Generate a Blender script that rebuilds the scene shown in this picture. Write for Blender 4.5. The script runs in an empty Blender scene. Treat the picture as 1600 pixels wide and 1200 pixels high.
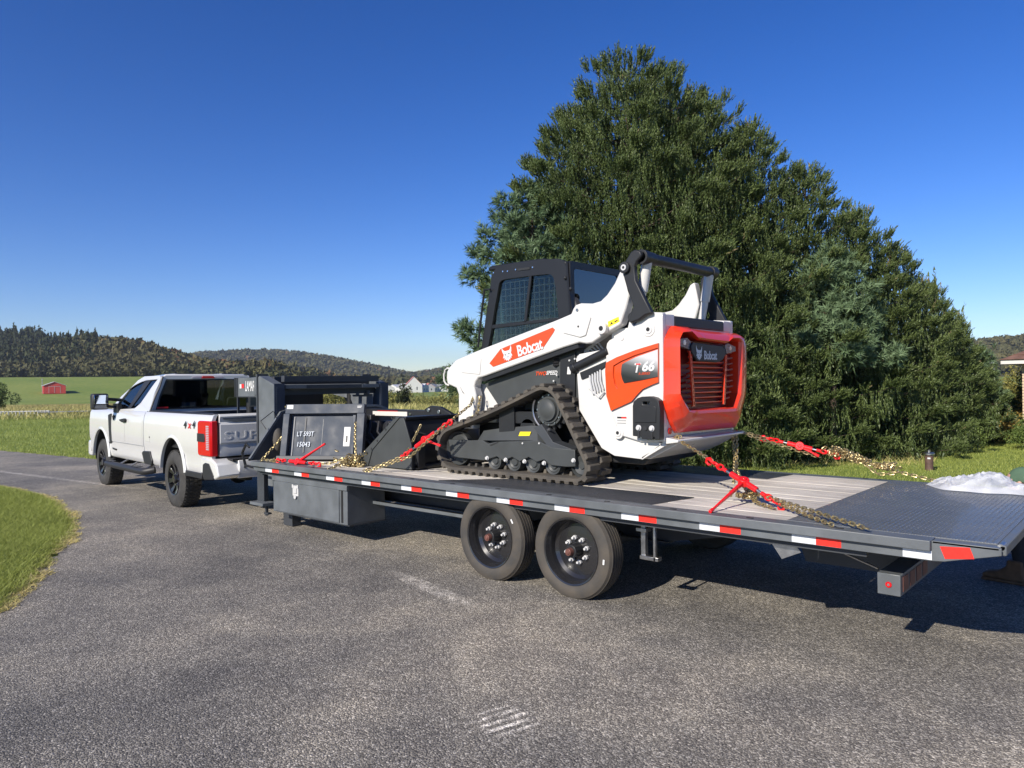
import bpy, bmesh, math, random
import numpy as np
from mathutils import Vector, Matrix
R=math.radians
S=bpy.context.scene
COL=S.collection
rng=random.Random(7)
# ------------------------------------------------------------ camera, sky, sun, exposure
cam_d=bpy.data.cameras.new('camera'); cam=bpy.data.objects.new('camera',cam_d); COL.objects.link(cam); S.camera=cam
cam_d.sensor_width=36; cam_d.lens=36*1148.0/1600; cam_d.clip_start=.05; cam_d.clip_end=12000
CY,CR=2.3000,-.0134
CAM=Vector((3.561,-4.598,1.725))
_d=Vector((math.cos(CY),math.sin(CY),0)); _r=Vector((math.sin(CY),-math.cos(CY),0)); _u=Vector((0,0,1))
_r2=_r*math.cos(CR)+_u*math.sin(CR); _u2=-_r*math.sin(CR)+_u*math.cos(CR)
cam.matrix_world=Matrix(((_r2.x,_u2.x,-_d.x,CAM.x),(_r2.y,_u2.y,-_d.y,CAM.y),(_r2.z,_u2.z,-_d.z,CAM.z),(0,0,0,1)))
W=bpy.data.worlds.new('World'); S.world=W; W.use_nodes=True
nt=W.node_tree; nt.nodes.clear()
sky=nt.nodes.new('ShaderNodeTexSky'); sky.sky_type='NISHITA'; sky.sun_disc=False
SUN_EL=R(30.7); SUN_DIR=R(-88)      # the sun stands towards -Y
sky.sun_elevation=SUN_EL; sky.sun_rotation=R(90)-SUN_DIR; sky.altitude=400; sky.air_density=1.0; sky.dust_density=.0; sky.ozone_density=2.2
bg=nt.nodes.new('ShaderNodeBackground'); bg.inputs[1].default_value=.080
wo=nt.nodes.new('ShaderNodeOutputWorld'); hs=nt.nodes.new('ShaderNodeHueSaturation'); hs.inputs['Saturation'].default_value=1.28; hs.inputs['Hue'].default_value=.507; gm=nt.nodes.new('ShaderNodeGamma'); gm.inputs[1].default_value=1.18
nt.links.new(sky.outputs[0],gm.inputs[0]); nt.links.new(gm.outputs[0],hs.inputs['Color']); tn=nt.nodes.new('ShaderNodeMix'); tn.data_type='RGBA'; tn.blend_type='MULTIPLY'; tn.inputs[0].default_value=1; tn.inputs[7].default_value=(.64,.68,.90,1); nt.links.new(hs.outputs[0],tn.inputs[6]); nt.links.new(tn.outputs[2],bg.inputs[0]); nt.links.new(bg.outputs[0],wo.inputs[0])
sl=bpy.data.lights.new('sun','SUN'); sl.energy=4.9; sl.angle=R(.53); sl.color=(1,.925,.82)
sun=bpy.data.objects.new('sun',sl); COL.objects.link(sun)
sd=Vector((math.cos(SUN_EL)*math.cos(SUN_DIR),math.cos(SUN_EL)*math.sin(SUN_DIR),math.sin(SUN_EL)))
sun.rotation_euler=sd.to_track_quat('Z','Y').to_euler(); sun.location=(0,-20,20)
S.view_settings.view_transform='Standard'; S.view_settings.look='None'; S.view_settings.gamma=1; S.view_settings.use_curve_mapping=False
S.view_settings.exposure=.50
S.cycles.max_bounces=6; S.cycles.transparent_max_bounces=12
# ------------------------------------------------------------ materials
MT={}
GAIN=1.35
def mat(name,col,rough=.5,metal=0,var=0,vs=4,bump=0,bs=60,coat=0,spec=.5,col2=None,detail=4,trans=0,ior=1.45,streak=None,dirt=0):
    if metal==0 and max(col)<.45: col=tuple(c*GAIN for c in col); col2=tuple(c*GAIN for c in col2) if col2 else None
    m=bpy.data.materials.new(name); m.use_nodes=True; n=m.node_tree; N=n.nodes; L=n.links
    b=N['Principled BSDF']; b.inputs['Base Color'].default_value=(*col,1); b.inputs['Roughness'].default_value=rough
    b.inputs['Metallic'].default_value=metal; b.inputs['Coat Weight'].default_value=coat; b.inputs['Specular IOR Level'].default_value=spec
    b.inputs['Transmission Weight'].default_value=trans; b.inputs['IOR'].default_value=ior
    tc=N.new('ShaderNodeTexCoord')
    if var or col2:
        t=N.new('ShaderNodeTexNoise'); t.inputs['Scale'].default_value=vs; t.inputs['Detail'].default_value=detail
        if streak:
            mp=N.new('ShaderNodeMapping'); mp.inputs['Scale'].default_value=streak; L.new(tc.outputs['Object'],mp.inputs[0]); L.new(mp.outputs[0],t.inputs[0])
        else: L.new(tc.outputs['Object'],t.inputs[0])
        r=N.new('ShaderNodeValToRGB'); r.color_ramp.elements[0].position=.32; r.color_ramp.elements[1].position=.68
        c2=col2 or tuple(min(1,c*(1+var)) for c in col); c1=tuple(c*(1-var) for c in col) if var else col
        r.color_ramp.elements[0].color=(*c1,1); r.color_ramp.elements[1].color=(*c2,1)
        L.new(t.outputs[0],r.inputs[0]); L.new(r.outputs[0],b.inputs['Base Color'])
        if dirt:
            mr=N.new('ShaderNodeMapRange'); mr.inputs[1].default_value=.3; mr.inputs[2].default_value=.7; mr.inputs[3].default_value=max(0,rough-dirt); mr.inputs[4].default_value=min(1,rough+dirt)
            L.new(t.outputs[0],mr.inputs[0]); L.new(mr.outputs[0],b.inputs['Roughness'])
    if bump:
        t2=N.new('ShaderNodeTexNoise'); t2.inputs['Scale'].default_value=bs; t2.inputs['Detail'].default_value=3; L.new(tc.outputs['Object'],t2.inputs[0])
        bp=N.new('ShaderNodeBump'); bp.inputs['Strength'].default_value=bump; bp.inputs['Distance'].default_value=.01
        L.new(t2.outputs[0],bp.inputs['Height']); L.new(bp.outputs[0],b.inputs['Normal'])
    MT[name]=m; return m
mat('white_paint',(.58,.57,.545),.3,var=.03,vs=2,coat=.6,dirt=.08)
mat('truck_white',(.60,.60,.585),.22,var=.02,vs=2,coat=.9)
mat('orange_paint',(.62,.060,.006),.32,var=.04,coat=.5)
mat('red_plastic',(.62,.045,.012),.36,var=.06,coat=.35)
mat('red_dark',(.16,.008,.006),.4,var=.1,vs=8)
mat('binder_red',(.72,.009,.011),.42,var=.12,vs=25,coat=.2,bump=.15,bs=90)
mat('trailer_grey',(.080,.088,.094),.42,var=.16,vs=5,detail=9,bump=.08,bs=40,dirt=.1)
mat('trailer_dark',(.03,.033,.037),.5,var=.15,vs=3)
mat('attach_blue',(.028,.036,.050),.62,var=.15,vs=6,dirt=.12)
mat('loader_black',(.011,.0115,.0125),.45,var=.15,vs=5)
mat('cab_black',(.008,.0085,.010),.42,var=.1)
mat('bucket_grey',(.034,.037,.037),.5,var=.12,vs=5)
mat('rubber',(.030,.029,.027),.75,var=.25,vs=9,bump=.3,bs=120)
mat('track_rubber',(.034,.032,.029),.72,col2=(.070,.060,.046),vs=5,bump=.4,bs=90)
mat('tyre_dusty',(.035,.033,.030),.8,col2=(.060,.051,.040),vs=7,bump=.2,bs=150)
mat('rim_black',(.012,.012,.013),.25,coat=.6)
mat('chrome',(.75,.75,.76),.18,metal=1)
mat('bright_nut',(.50,.50,.49),.28,coat=.4)
mat('steel',(.45,.45,.45),.35,metal=1,var=.2,vs=20)
mat('zinc_chain',(.46,.37,.19),.42,metal=.85,var=.3,vs=60,dirt=.15)
mat('rusty_cap',(.16,.07,.055),.45,metal=.3,var=.2,vs=30)
mat('tape_white',(.60,.62,.64),.35,var=.05,vs=60)
mat('tape_red',(.80,.03,.02),.35,var=.08,vs=60)
mat('sticker_white',(.60,.60,.585),.5)
mat('sticker_yellow',(.80,.62,.02),.5)
mat('sticker_red',(.6,.02,.02),.5)
mat('sticker_black',(.015,.015,.015),.5)
mat('lens_red',(.36,.003,.006),.2,coat=.25,spec=.4)
mat('lens_clear',(.35,.30,.34),.15,coat=1)
mat('lamp_grey',(.12,.125,.13),.15,coat=1,var=.4,vs=60)
mat('chalk',(.65,.70,.75),.8)
mat('plastic_black',(.014,.014,.015),.5,var=.1)
mat('bark',(.05,.036,.026),.9,var=.35,vs=12,bump=.6,bs=30)
mat('brown_pipe',(.075,.045,.035),.6,var=.3,vs=10,bump=.1)
mat('barn_red',(.42,.05,.04),.7,var=.1,vs=.5)
mat('roof_white',(.55,.56,.58),.5)
mat('house_white',(.55,.55,.53),.6,var=.04,vs=1)
mat('roof_grey',(.18,.185,.19),.8,var=.1,vs=2)
mat('roof_red',(.40,.14,.13),.8,var=.1,vs=1)
mat('window_dark',(.02,.025,.03),.15)
mat('brick_tan',(.42,.32,.22),.85,var=.22,vs=3,bump=.3,bs=60)
mat('mortar',(.42,.40,.36),.9,bump=.2)
mat('shingle',(.11,.06,.045),.85,var=.25,vs=6,bump=.4,bs=30)
mat('trim_white',(.55,.54,.51),.5)
mat('skin',(.45,.27,.20),.55)
mat('cloth_green',(.05,.09,.055),.85,var=.15,vs=8,bump=.2,bs=40)
mat('cloth_dark',(.018,.019,.022),.9,var=.2,vs=10,bump=.2,bs=40)
mat('boot_brown',(.10,.055,.028),.7,var=.25,vs=20,bump=.3,bs=60)
mat('hair_brown',(.04,.024,.014),.8)
mat('seat_black',(.014,.014,.015),.8)
mat('seat_grey',(.10,.10,.105),.8)
def glass(name,col,alpha):
    m=bpy.data.materials.new(name); m.use_nodes=True; n=m.node_tree; N=n.nodes; L=n.links; N.clear()
    o=N.new('ShaderNodeOutputMaterial'); g=N.new('ShaderNodeBsdfGlossy'); g.inputs['Roughness'].default_value=.02; g.inputs['Color'].default_value=(.9,.9,.9,1)
    t=N.new('ShaderNodeBsdfTransparent'); t.inputs[0].default_value=(*col,1); f=N.new('ShaderNodeFresnel'); f.inputs[0].default_value=alpha
    mx=N.new('ShaderNodeMixShader'); L.new(f.outputs[0],mx.inputs[0]); L.new(t.outputs[0],mx.inputs[1]); L.new(g.outputs[0],mx.inputs[2]); L.new(mx.outputs[0],o.inputs[0])
    MT[name]=m
glass('glass_tint',(.35,.42,.38),1.55); glass('glass_dark',(.30,.34,.34),1.6); glass('glass_clear',(.80,.86,.82),1.35)
glass('glass_sheen',(.06,.07,.08),2.2)
def mirror_mat():
    m=mat('mirror_glass',(.8,.85,.9),.03,metal=1)
mirror_mat()
def foliage(name,c1,c2,c3=None,trans=.25,rough=.6,vs=.6):
    k_=2.35 if 'grass' in name else (2.0 if ('needles' in name or 'bush' in name) else 1.6); c1=tuple(c*k_ for c in c1); c2=tuple(c*k_ for c in c2); c3=tuple(c*k_*.9 for c in c3) if c3 else None
    m=bpy.data.materials.new(name); m.use_nodes=True; n=m.node_tree; N=n.nodes; L=n.links; b=N['Principled BSDF']
    a=N.new('ShaderNodeAttribute'); a.attribute_name='tint'
    r=N.new('ShaderNodeValToRGB'); e=r.color_ramp.elements; e[0].color=(*c1,1); e[1].color=(*c2,1)
    if c3: x=r.color_ramp.elements.new(.93); x.color=(*c2,1); e=r.color_ramp.elements; e[-1].color=(*c3,1)
    L.new(a.outputs['Fac'],r.inputs[0]); L.new(r.outputs[0],b.inputs['Base Color']); b.inputs['Roughness'].default_value=rough
    b.inputs['Specular IOR Level'].default_value=.3
    tr=N.new('ShaderNodeBsdfTranslucent'); L.new(r.outputs[0],tr.inputs[0]); mx=N.new('ShaderNodeMixShader'); mx.inputs[0].default_value=trans
    L.new(b.outputs[0],mx.inputs[1]); L.new(tr.outputs[0],mx.inputs[2]); L.new(mx.outputs[0],N['Material Output'].inputs[0])
    MT[name]=m
foliage('spruce_needles',(.014,.025,.007),(.066,.086,.027),(.14,.11,.06),.12,.5)
foliage('pine_needles',(.03,.055,.025),(.085,.12,.06),None,.2)
foliage('grass_blades',(.040,.060,.010),(.185,.205,.050),(.30,.26,.13),.40,.5)
foliage('dry_grass',(.10,.11,.03),(.26,.22,.09),(.34,.28,.15),.3)
foliage('hill_leaves',(.026,.032,.011),(.072,.064,.025),(.105,.055,.025),.1,.8)
foliage('hill_dark',(.012,.019,.007),(.035,.042,.014),(.07,.05,.018),.1,.8)
foliage('bush_leaves',(.05,.06,.015),(.15,.14,.04),(.22,.15,.05),.25)
foliage('orange_weeds',(.14,.12,.03),(.30,.20,.05),(.33,.14,.03),.3)
foliage('green_bush',(.03,.05,.012),(.09,.12,.03),None,.25)
# ------------------------------------------------------------ mesh builder
class M:
    def __init__(s): s.v=[]; s.f=[]; s.fm=[]; s.mi=0; s.off=(0,0,0)
    def add(s,vs,fs):
        k=len(s.v); s.v+= [tuple(map(float,q)) for q in vs]; s.f+=[tuple(i+k for i in f) for f in fs]; s.fm+=[s.mi]*len(fs); return s
    def box(s,x0,x1,y0,y1,z0,z1):
        return s.add([(x0,y0,z0),(x1,y0,z0),(x1,y1,z0),(x0,y1,z0),(x0,y0,z1),(x1,y0,z1),(x1,y1,z1),(x0,y1,z1)],
          [(0,3,2,1),(4,5,6,7),(0,1,5,4),(1,2,6,5),(2,3,7,6),(3,0,4,7)])
    def hull8(s,a,b):   # two quads, bottom a and top b
        return s.add(list(a)+list(b),[(3,2,1,0),(4,5,6,7),(0,1,5,4),(1,2,6,5),(2,3,7,6),(3,0,4,7)])
    def prism(s,pts,ax,a,b,f=None):
        n=len(pts); mk={'y':lambda p,t:(p[0],t,p[1]),'x':lambda p,t:(t,p[0],p[1]),'z':lambda p,t:(p[0],p[1],t)}[ax]
        ar=sum(pts[i][0]*pts[(i+1)%n][1]-pts[(i+1)%n][0]*pts[i][1] for i in range(n))
        if (ar>0)==(ax=='y'): pts=pts[::-1]
        # now first cap normal points to -axis after reversing below
        V=[mk(p,a) for p in pts]+[mk(p,b) for p in pts]
        F=[tuple(range(n-1,-1,-1)),tuple(range(n,2*n))]+[(i,(i+1)%n,n+(i+1)%n,n+i) for i in range(n)]
        if b<a: F=[q[::-1] for q in F]
        return s.add(V,F)
    def ring(s,outer,inner,ax,a,b,N=96,f=None):
        cx=sum(p[0] for p in inner)/len(inner); cy=sum(p[1] for p in inner)/len(inner)
        def cast(poly,th):
            dx,dy=math.cos(th),math.sin(th); best=None
            for i in range(len(poly)):
                x1,y1=poly[i]; x2,y2=poly[(i+1)%len(poly)]; ex,ey=x2-x1,y2-y1; den=dx*ey-dy*ex
                if abs(den)<1e-12: continue
                t=((x1-cx)*ey-(y1-cy)*ex)/den; u=((x1-cx)*dy-(y1-cy)*dx)/den
                if t>0 and -1e-6<=u<=1+1e-6 and (best is None or t>best): best=t
            return (cx+dx*best,cy+dy*best)
        ths=sorted(set([round(2*math.pi*i/N,5) for i in range(N)]+[round(math.atan2(p[1]-cy,p[0]-cx)%(2*math.pi),5) for p in list(outer)+list(inner)]))
        O=[cast(outer,t) for t in ths]; I=[cast(inner,t) for t in ths]; n=len(ths)
        mk={'y':lambda p,t:(p[0],t,p[1]),'x':lambda p,t:(t,p[0],p[1]),'z':lambda p,t:(p[0],p[1],t)}[ax]
        V=[mk(p,a) for p in O]+[mk(p,b) for p in O]+[mk(p,a) for p in I]+[mk(p,b) for p in I]; F=[]
        for i in range(n):
            j=(i+1)%n
            F+=[(i,j,n+j,n+i),(2*n+j,2*n+i,3*n+i,3*n+j),(j,i,2*n+i,2*n+j),(n+i,n+j,3*n+j,3*n+i)]
        return s.add(V,F)
    def cyl(s,p0,p1,r,r2=None,n=16,cap=True):
        p0=Vector(p0);p1=Vector(p1); r2=r if r2 is None else r2; d=(p1-p0).normalized(); a=d.orthogonal().normalized(); b=d.cross(a)
        V=[p0+(a*math.cos(t)+b*math.sin(t))*r for t in [2*math.pi*i/n for i in range(n)]]+[p1+(a*math.cos(t)+b*math.sin(t))*r2 for t in [2*math.pi*i/n for i in range(n)]]
        F=[(i,(i+1)%n,n+(i+1)%n,n+i) for i in range(n)]
        if cap: F+=[tuple(range(n-1,-1,-1)),tuple(range(n,2*n))]
        return s.add(V,F)
    def tube(s,pts,r,n=8,closed=False,rs=None):
        P=[Vector(p) for p in pts]; m=len(P); k0=len(s.v); V=[]; up=None
        for i in range(m):
            if closed: t=(P[(i+1)%m]-P[i-1]).normalized()
            else: t=(P[min(i+1,m-1)]-P[max(i-1,0)]).normalized()
            if up is None: up=t.orthogonal().normalized()
            up=(up-t*up.dot(t)); up=up.normalized() if up.length>1e-6 else t.orthogonal().normalized(); q=t.cross(up); rr=rs[i] if rs else r
            V+=[P[i]+(up*math.cos(2*math.pi*k/n)+q*math.sin(2*math.pi*k/n))*rr for k in range(n)]
        F=[]
        for i in range(m if closed else m-1):
            j=(i+1)%m
            F+=[(i*n+k,i*n+(k+1)%n,j*n+(k+1)%n,j*n+k) for k in range(n)]
        if not closed: F+=[tuple(range(n-1,-1,-1)),tuple(range((m-1)*n,m*n))]
        return s.add(V,F)
    def lathe(s,prof,c,axis='y',n=48):   # prof: (offset along axis, radius)
        V=[];F=[];m=len(prof)
        for i in range(n):
            t=2*math.pi*i/n
            for o,r in prof:
                a,b=r*math.cos(t),r*math.sin(t)
                V.append({'y':(c[0]+a,c[1]+o,c[2]+b),'x':(c[0]+o,c[1]+a,c[2]+b),'z':(c[0]+a,c[1]+b,c[2]+o)}[axis])
        for i in range(n):
            j=(i+1)%n
            F+=[(i*m+k,j*m+k,j*m+k+1,i*m+k+1) for k in range(m-1)]
        return s.add(V,F)
    def sph(s,c,r,n=12,m=8,sc=(1,1,1)):
        V=[(c[0],c[1],c[2]-r*sc[2])];F=[]
        for j in range(1,m):
            ph=-math.pi/2+math.pi*j/m
            V+=[(c[0]+r*sc[0]*math.cos(ph)*math.cos(2*math.pi*i/n),c[1]+r*sc[1]*math.cos(ph)*math.sin(2*math.pi*i/n),c[2]+r*sc[2]*math.sin(ph)) for i in range(n)]
        V.append((c[0],c[1],c[2]+r*sc[2])); L=len(V)-1
        F+=[(0,1+(i+1)%n,1+i) for i in range(n)]
        for j in range(m-2):
            F+=[(1+j*n+i,1+j*n+(i+1)%n,1+(j+1)*n+(i+1)%n,1+(j+1)*n+i) for i in range(n)]
        F+=[(L,1+(m-2)*n+i,1+(m-2)*n+(i+1)%n) for i in range(n)]
        return s.add(V,F)
    def xf(s,fn): s.v=[tuple(fn(q)) for q in s.v]; return s
def mesh_of(b,name,off=(0,0,0)):
    me=bpy.data.meshes.new(name); me.from_pydata([(q[0]-off[0],q[1]-off[1],q[2]-off[2]) for q in b.v],[],b.f)
    bm=bmesh.new(); bm.from_mesh(me); bmesh.ops.remove_doubles(bm,verts=bm.verts,dist=1e-5); bmesh.ops.recalc_face_normals(bm,faces=bm.faces); bm.to_mesh(me); bm.free()
    return me
def frame_off(parent):
    p=parent
    while p.parent: p=p.parent
    return (0,0,0) if p.get('_loc') else tuple(p.location)
LOCAL=set()
def obj(name,b,m,parent=None,bev=0,sm=35,seg=2,label=None,kind=None,me=None):
    if me is None:
        off=(0,0,0)
        if parent is not None:
            p=parent
            while p.parent: p=p.parent
            if p.name not in LOCAL: off=tuple(p.location)
        me=mesh_of(b,name,off)
        for mm in (m if isinstance(m,(list,tuple)) else [m]): me.materials.append(MT[mm])
        if sm:
            me.polygons.foreach_set('use_smooth',[True]*len(me.polygons)); me.set_sharp_from_angle(angle=R(sm))
    o=bpy.data.objects.new(name,me); COL.objects.link(o)
    if parent is not None: o.parent=parent
    if bev:
        mod=o.modifiers.new('bevel','BEVEL'); mod.width=bev; mod.segments=seg; mod.limit_method='ANGLE'; mod.angle_limit=R(40); mod.harden_normals=False
    if label: o['label']=label
    if kind: o['kind']=kind
    return o
def tag(o,label=None,cat=None,group=None,kind=None):
    if label: o['label']=label
    if cat: o['category']=cat
    if group: o['group']=group
    if kind: o['kind']=kind
    return o
def thing(name,label,cat,loc,rotz=0,group=None,local=False):
    o=bpy.data.objects.new(name,None); COL.objects.link(o); o.location=loc; o.rotation_euler=(0,0,rotz); o.empty_display_size=.3
    if local: LOCAL.add(o.name)
    return tag(o,label,cat,group)
def inst(src,parent,loc,rot=(0,0,0),scale=(1,1,1)):
    c=src.copy(); COL.objects.link(c); c.parent=parent; c.location=loc; c.rotation_euler=rot; c.scale=scale; return c
def boolean(b,cut,name='tmp'):
    me=mesh_of(b,name); mc=mesh_of(cut,name+'c')
    a=bpy.data.objects.new('a',me); c=bpy.data.objects.new('c',mc); COL.objects.link(a); COL.objects.link(c)
    md=a.modifiers.new('b','BOOLEAN'); md.operation='DIFFERENCE'; md.object=c; md.solver='EXACT'
    dg=bpy.context.evaluated_depsgraph_get(); m2=bpy.data.meshes.new_from_object(a.evaluated_get(dg))
    r=M(); r.add([tuple(v.co) for v in m2.vertices],[tuple(p.vertices) for p in m2.polygons])
    bpy.data.objects.remove(a); bpy.data.objects.remove(c); return r
def text(s,size,m,parent,pos,right,up,shear=0,bold=0,xs=1,ext=.0015,align='CENTER',name='lettering',sp=1.0):
    cu=bpy.data.curves.new('t','FONT'); cu.body=s; cu.size=size; cu.shear=shear; cu.offset=bold; cu.extrude=ext; cu.align_x=align; cu.align_y='CENTER'; cu.space_character=sp
    cu.resolution_u=3
    o=bpy.data.objects.new('t',cu); COL.objects.link(o); dg=bpy.context.evaluated_depsgraph_get()
    me=bpy.data.meshes.new_from_object(o.evaluated_get(dg)); bpy.data.objects.remove(o)
    r=Vector(right).normalized(); u=Vector(up).normalized(); nn=r.cross(u)
    off=Vector((0,0,0)); p=parent
    while p.parent: p=p.parent
    if p.name not in LOCAL: off=Vector(p.location)
    pos=Vector(pos)-off
    for v in me.vertices: v.co=pos+r*(v.co.x*xs)+u*v.co.y+nn*v.co.z
    me.materials.clear(); me.materials.append(MT[m]); q=bpy.data.objects.new(name,me); COL.objects.link(q); q.parent=parent
    return q
# ------------------------------------------------------------ ground
CS,SN=math.cos(CY),math.sin(CY)
def LD(px,D):            # world x, y of a bearing and a distance from the viewer
    lat=(px-800)/1148.0*D
    return CAM.x+CS*D+SN*lat, CAM.y+SN*D-CS*lat
def toLD(x,y):
    dx,dy=x-CAM.x,y-CAM.y; D=dx*CS+dy*SN; lat=dx*SN-dy*CS
    return lat,D
HZ=lambda px:600+.0134*(800-px)
def crest(tab,px): return float(np.interp(px,[a for a,b in tab],[b for a,b in tab]))
HILLS=[ # name, D at foot, D at crest, crest line (bearing, picture height), canopy height
 ('pine_hill',430,600,[(-900,500),(-200,508),(0,518),(45,516),(75,524),(95,534),(125,556),(160,600)],9),
 ('leaf_hill',400,520,[(-900,575),(-50,570),(40,556),(90,540),(115,532),(160,531),(205,533),(235,541),(265,550),(300,561),(340,577),(380,592),(430,603)],6),
 ('ridge',1000,1500,[(200,558),(290,556),(330,553),(390,550),(430,550),(470,554),(520,561),(560,569),(600,577),(640,586),(660,584),(700,577),(760,570),(900,562),(1100,560),(1300,556),(1440,548),(1500,545)],9),
 ('east_hill',420,800,[(1380,575),(1450,548),(1515,539),(1560,533),(1600,530),(1750,526),(2200,520),(3500,530)],7)]
def sst(t): t=max(0,min(1,t)); return t*t*(3-2*t)
def H(x,y):
    z=-.045*max(0,min(1,(-5.5-x)/1.5))
    lat,D=toLD(x,y)
    d=math.hypot(lat,D)
    if d<60: return z
    Dp=max(D,1); px=800+1148*lat/Dp if D>0 else (-3000 if lat<0 else 3000)
    px=max(-3000,min(3600,px))
    L_=float(np.interp(d,[60,150,300,330,420,900],[0,-1.2,-2.06,-1.3,8.1,9])); C_=float(np.interp(d,[60,120,300,500,900],[0,-3.6,-3.6,-3.0,-3.0])); R_=float(np.interp(d,[60,200,420,900],[0,-1.5,-1.0,2]))
    w1=sst((px-430)/150); w2=sst((px-1250)/250); z+=(L_*(1-w1)+C_*w1)*(1-w2)+R_*w2
    if d>900: z=z*max(0,1-(d-900)/600)
    if D>0:
        for n,d0,dc,tab,can in HILLS:
            lo,hi=tab[0][0],tab[-1][0]
            w=sst((px-lo+60)/60)*sst((hi+60-px)/60)
            zc=CAM.z+(HZ(px)-crest(tab,px))/1148*dc-can
            t=sst((D-d0)/(dc-d0))
            if D>dc: t=1-.6*sst((D-dc)/(dc*.9))
            z=max(z,z*(1-t)+ zc*t) if w>.5 else z
    return z
def spaced(c,fine):
    a=[0];st=fine
    while a[-1]<9000:
        a.append(a[-1]+st); 
        if a[-1]>60: st=min(900,max(st,6)*1.0 if a[-1]<620 else st*1.06)
        if a[-1]<=60: st=fine
    return a
pos=spaced(0,2.5)
xs=sorted(set([round(-5.5-v,3) for v in pos]+[round(-5.5+v,3) for v in pos]+[-7.0])); ys=sorted(set([round(v,3) for v in pos]+[round(-v,3) for v in pos]))
xs=[x for x in xs if x<3000]; ys=[y for y in ys if y>-3000]
def Hq(x,y):
    return H(x,y)
gv=[(x,y,Hq(x,y)) for x in xs for y in ys]; ny=len(ys)
gf=[(i*ny+j,(i+1)*ny+j,(i+1)*ny+j+1,i*ny+j+1) for i in range(len(xs)-1) for j in range(ny-1)]
me=bpy.data.meshes.new('ground'); me.from_pydata(gv,[],gf); me.polygons.foreach_set('use_smooth',[True]*len(me.polygons))
def band(v,a,b,s): return sst((v-a)/s+.5)*sst((b-v)/s+.5)
zone=[];wood=[]
for x,y,z in gv:
    lat,D=toLD(x,y); px=800+1148*lat/D if D>1 else 9999
    b=band(D,52,165,16)*(1 if px<560 else .3) if D>0 else 0
    if D>0 and px>1400: b=max(b,band(D,21,60,5))
    zone.append(b)
    w=0
    if D>0:
        for n,d0,dc,tab,can in HILLS:
            if tab[0][0]-40<px<tab[-1][0]+40 and D>d0+ (0 if n!='east_hill' else 60): w=1
    wood.append(w)
a=me.attributes.new('brown','FLOAT','POINT'); a.data.foreach_set('value',zone)
a=me.attributes.new('wood','FLOAT','POINT'); a.data.foreach_set('value',wood)
m=bpy.data.materials.new('grass_ground'); m.use_nodes=True; n=m.node_tree; N=n.nodes; L=n.links; b=N['Principled BSDF']; b.inputs['Roughness'].default_value=.95; b.inputs['Specular IOR Level'].default_value=.1
tc=N.new('ShaderNodeTexCoord')
def noise(sc,det=5,rough=.6):
    t=N.new('ShaderNodeTexNoise'); t.inputs['Scale'].default_value=sc; t.inputs['Detail'].default_value=det; t.inputs['Roughness'].default_value=rough; L.new(tc.outputs['Object'],t.inputs[0]); return t
RG=[2.0]
def ramp(src,stops):
    if max(max(c) for p,c in stops)<.6: stops=[(p,tuple(v*RG[0] for v in c)) for p,c in stops]
    r=N.new('ShaderNodeValToRGB'); e=r.color_ramp.elements
    while len(e)<len(stops): e.new(.5)
    for q,(p,c) in zip(e,stops): q.position=p; q.color=(*c,1)
    L.new(src,r.inputs[0]); return r
def mixc(f,a,c):
    q=N.new('ShaderNodeMix'); q.data_type='RGBA'
    if isinstance(f,float): q.inputs[0].default_value=f
    else: L.new(f,q.inputs[0])
    L.new(a,q.inputs[6]); L.new(c,q.inputs[7]); return q
g1=ramp(noise(.6,8).outputs[0],[(.3,(.055,.078,.018)),(.5,(.085,.110,.025)),(.7,(.125,.130,.038))])
g2=ramp(noise(.02,6,.5).outputs[0],[(.38,(.07,.105,.025)),(.62,(.125,.145,.040))])
gg=mixc(.5,g1.outputs[0],g2.outputs[0])
br=ramp(noise(.18,9,.75).outputs[0],[(.32,(.05,.052,.02)),(.5,(.13,.095,.045)),(.66,(.21,.16,.08))])
ab=N.new('ShaderNodeAttribute'); ab.attribute_name='brown'; aw=N.new('ShaderNodeAttribute'); aw.attribute_name='wood'
m1=mixc(ab.outputs['Fac'],gg.outputs[2],br.outputs[0])
wd=ramp(noise(.05,8,.7).outputs[0],[(.35,(.025,.028,.012)),(.6,(.05,.045,.02))])
m2=mixc(aw.outputs['Fac'],m1.outputs[2],wd.outputs[0]); L.new(m2.outputs[2],b.inputs['Base Color'])
bp=N.new('ShaderNodeBump'); bp.inputs['Distance'].default_value=.05; bp.inputs['Strength'].default_value=.6; L.new(noise(9,6).outputs[0],bp.inputs['Height']); L.new(bp.outputs[0],b.inputs['Normal'])
me.materials.append(m); go=bpy.data.objects.new('ground',me); COL.objects.link(go); go['kind']='structure'
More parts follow.
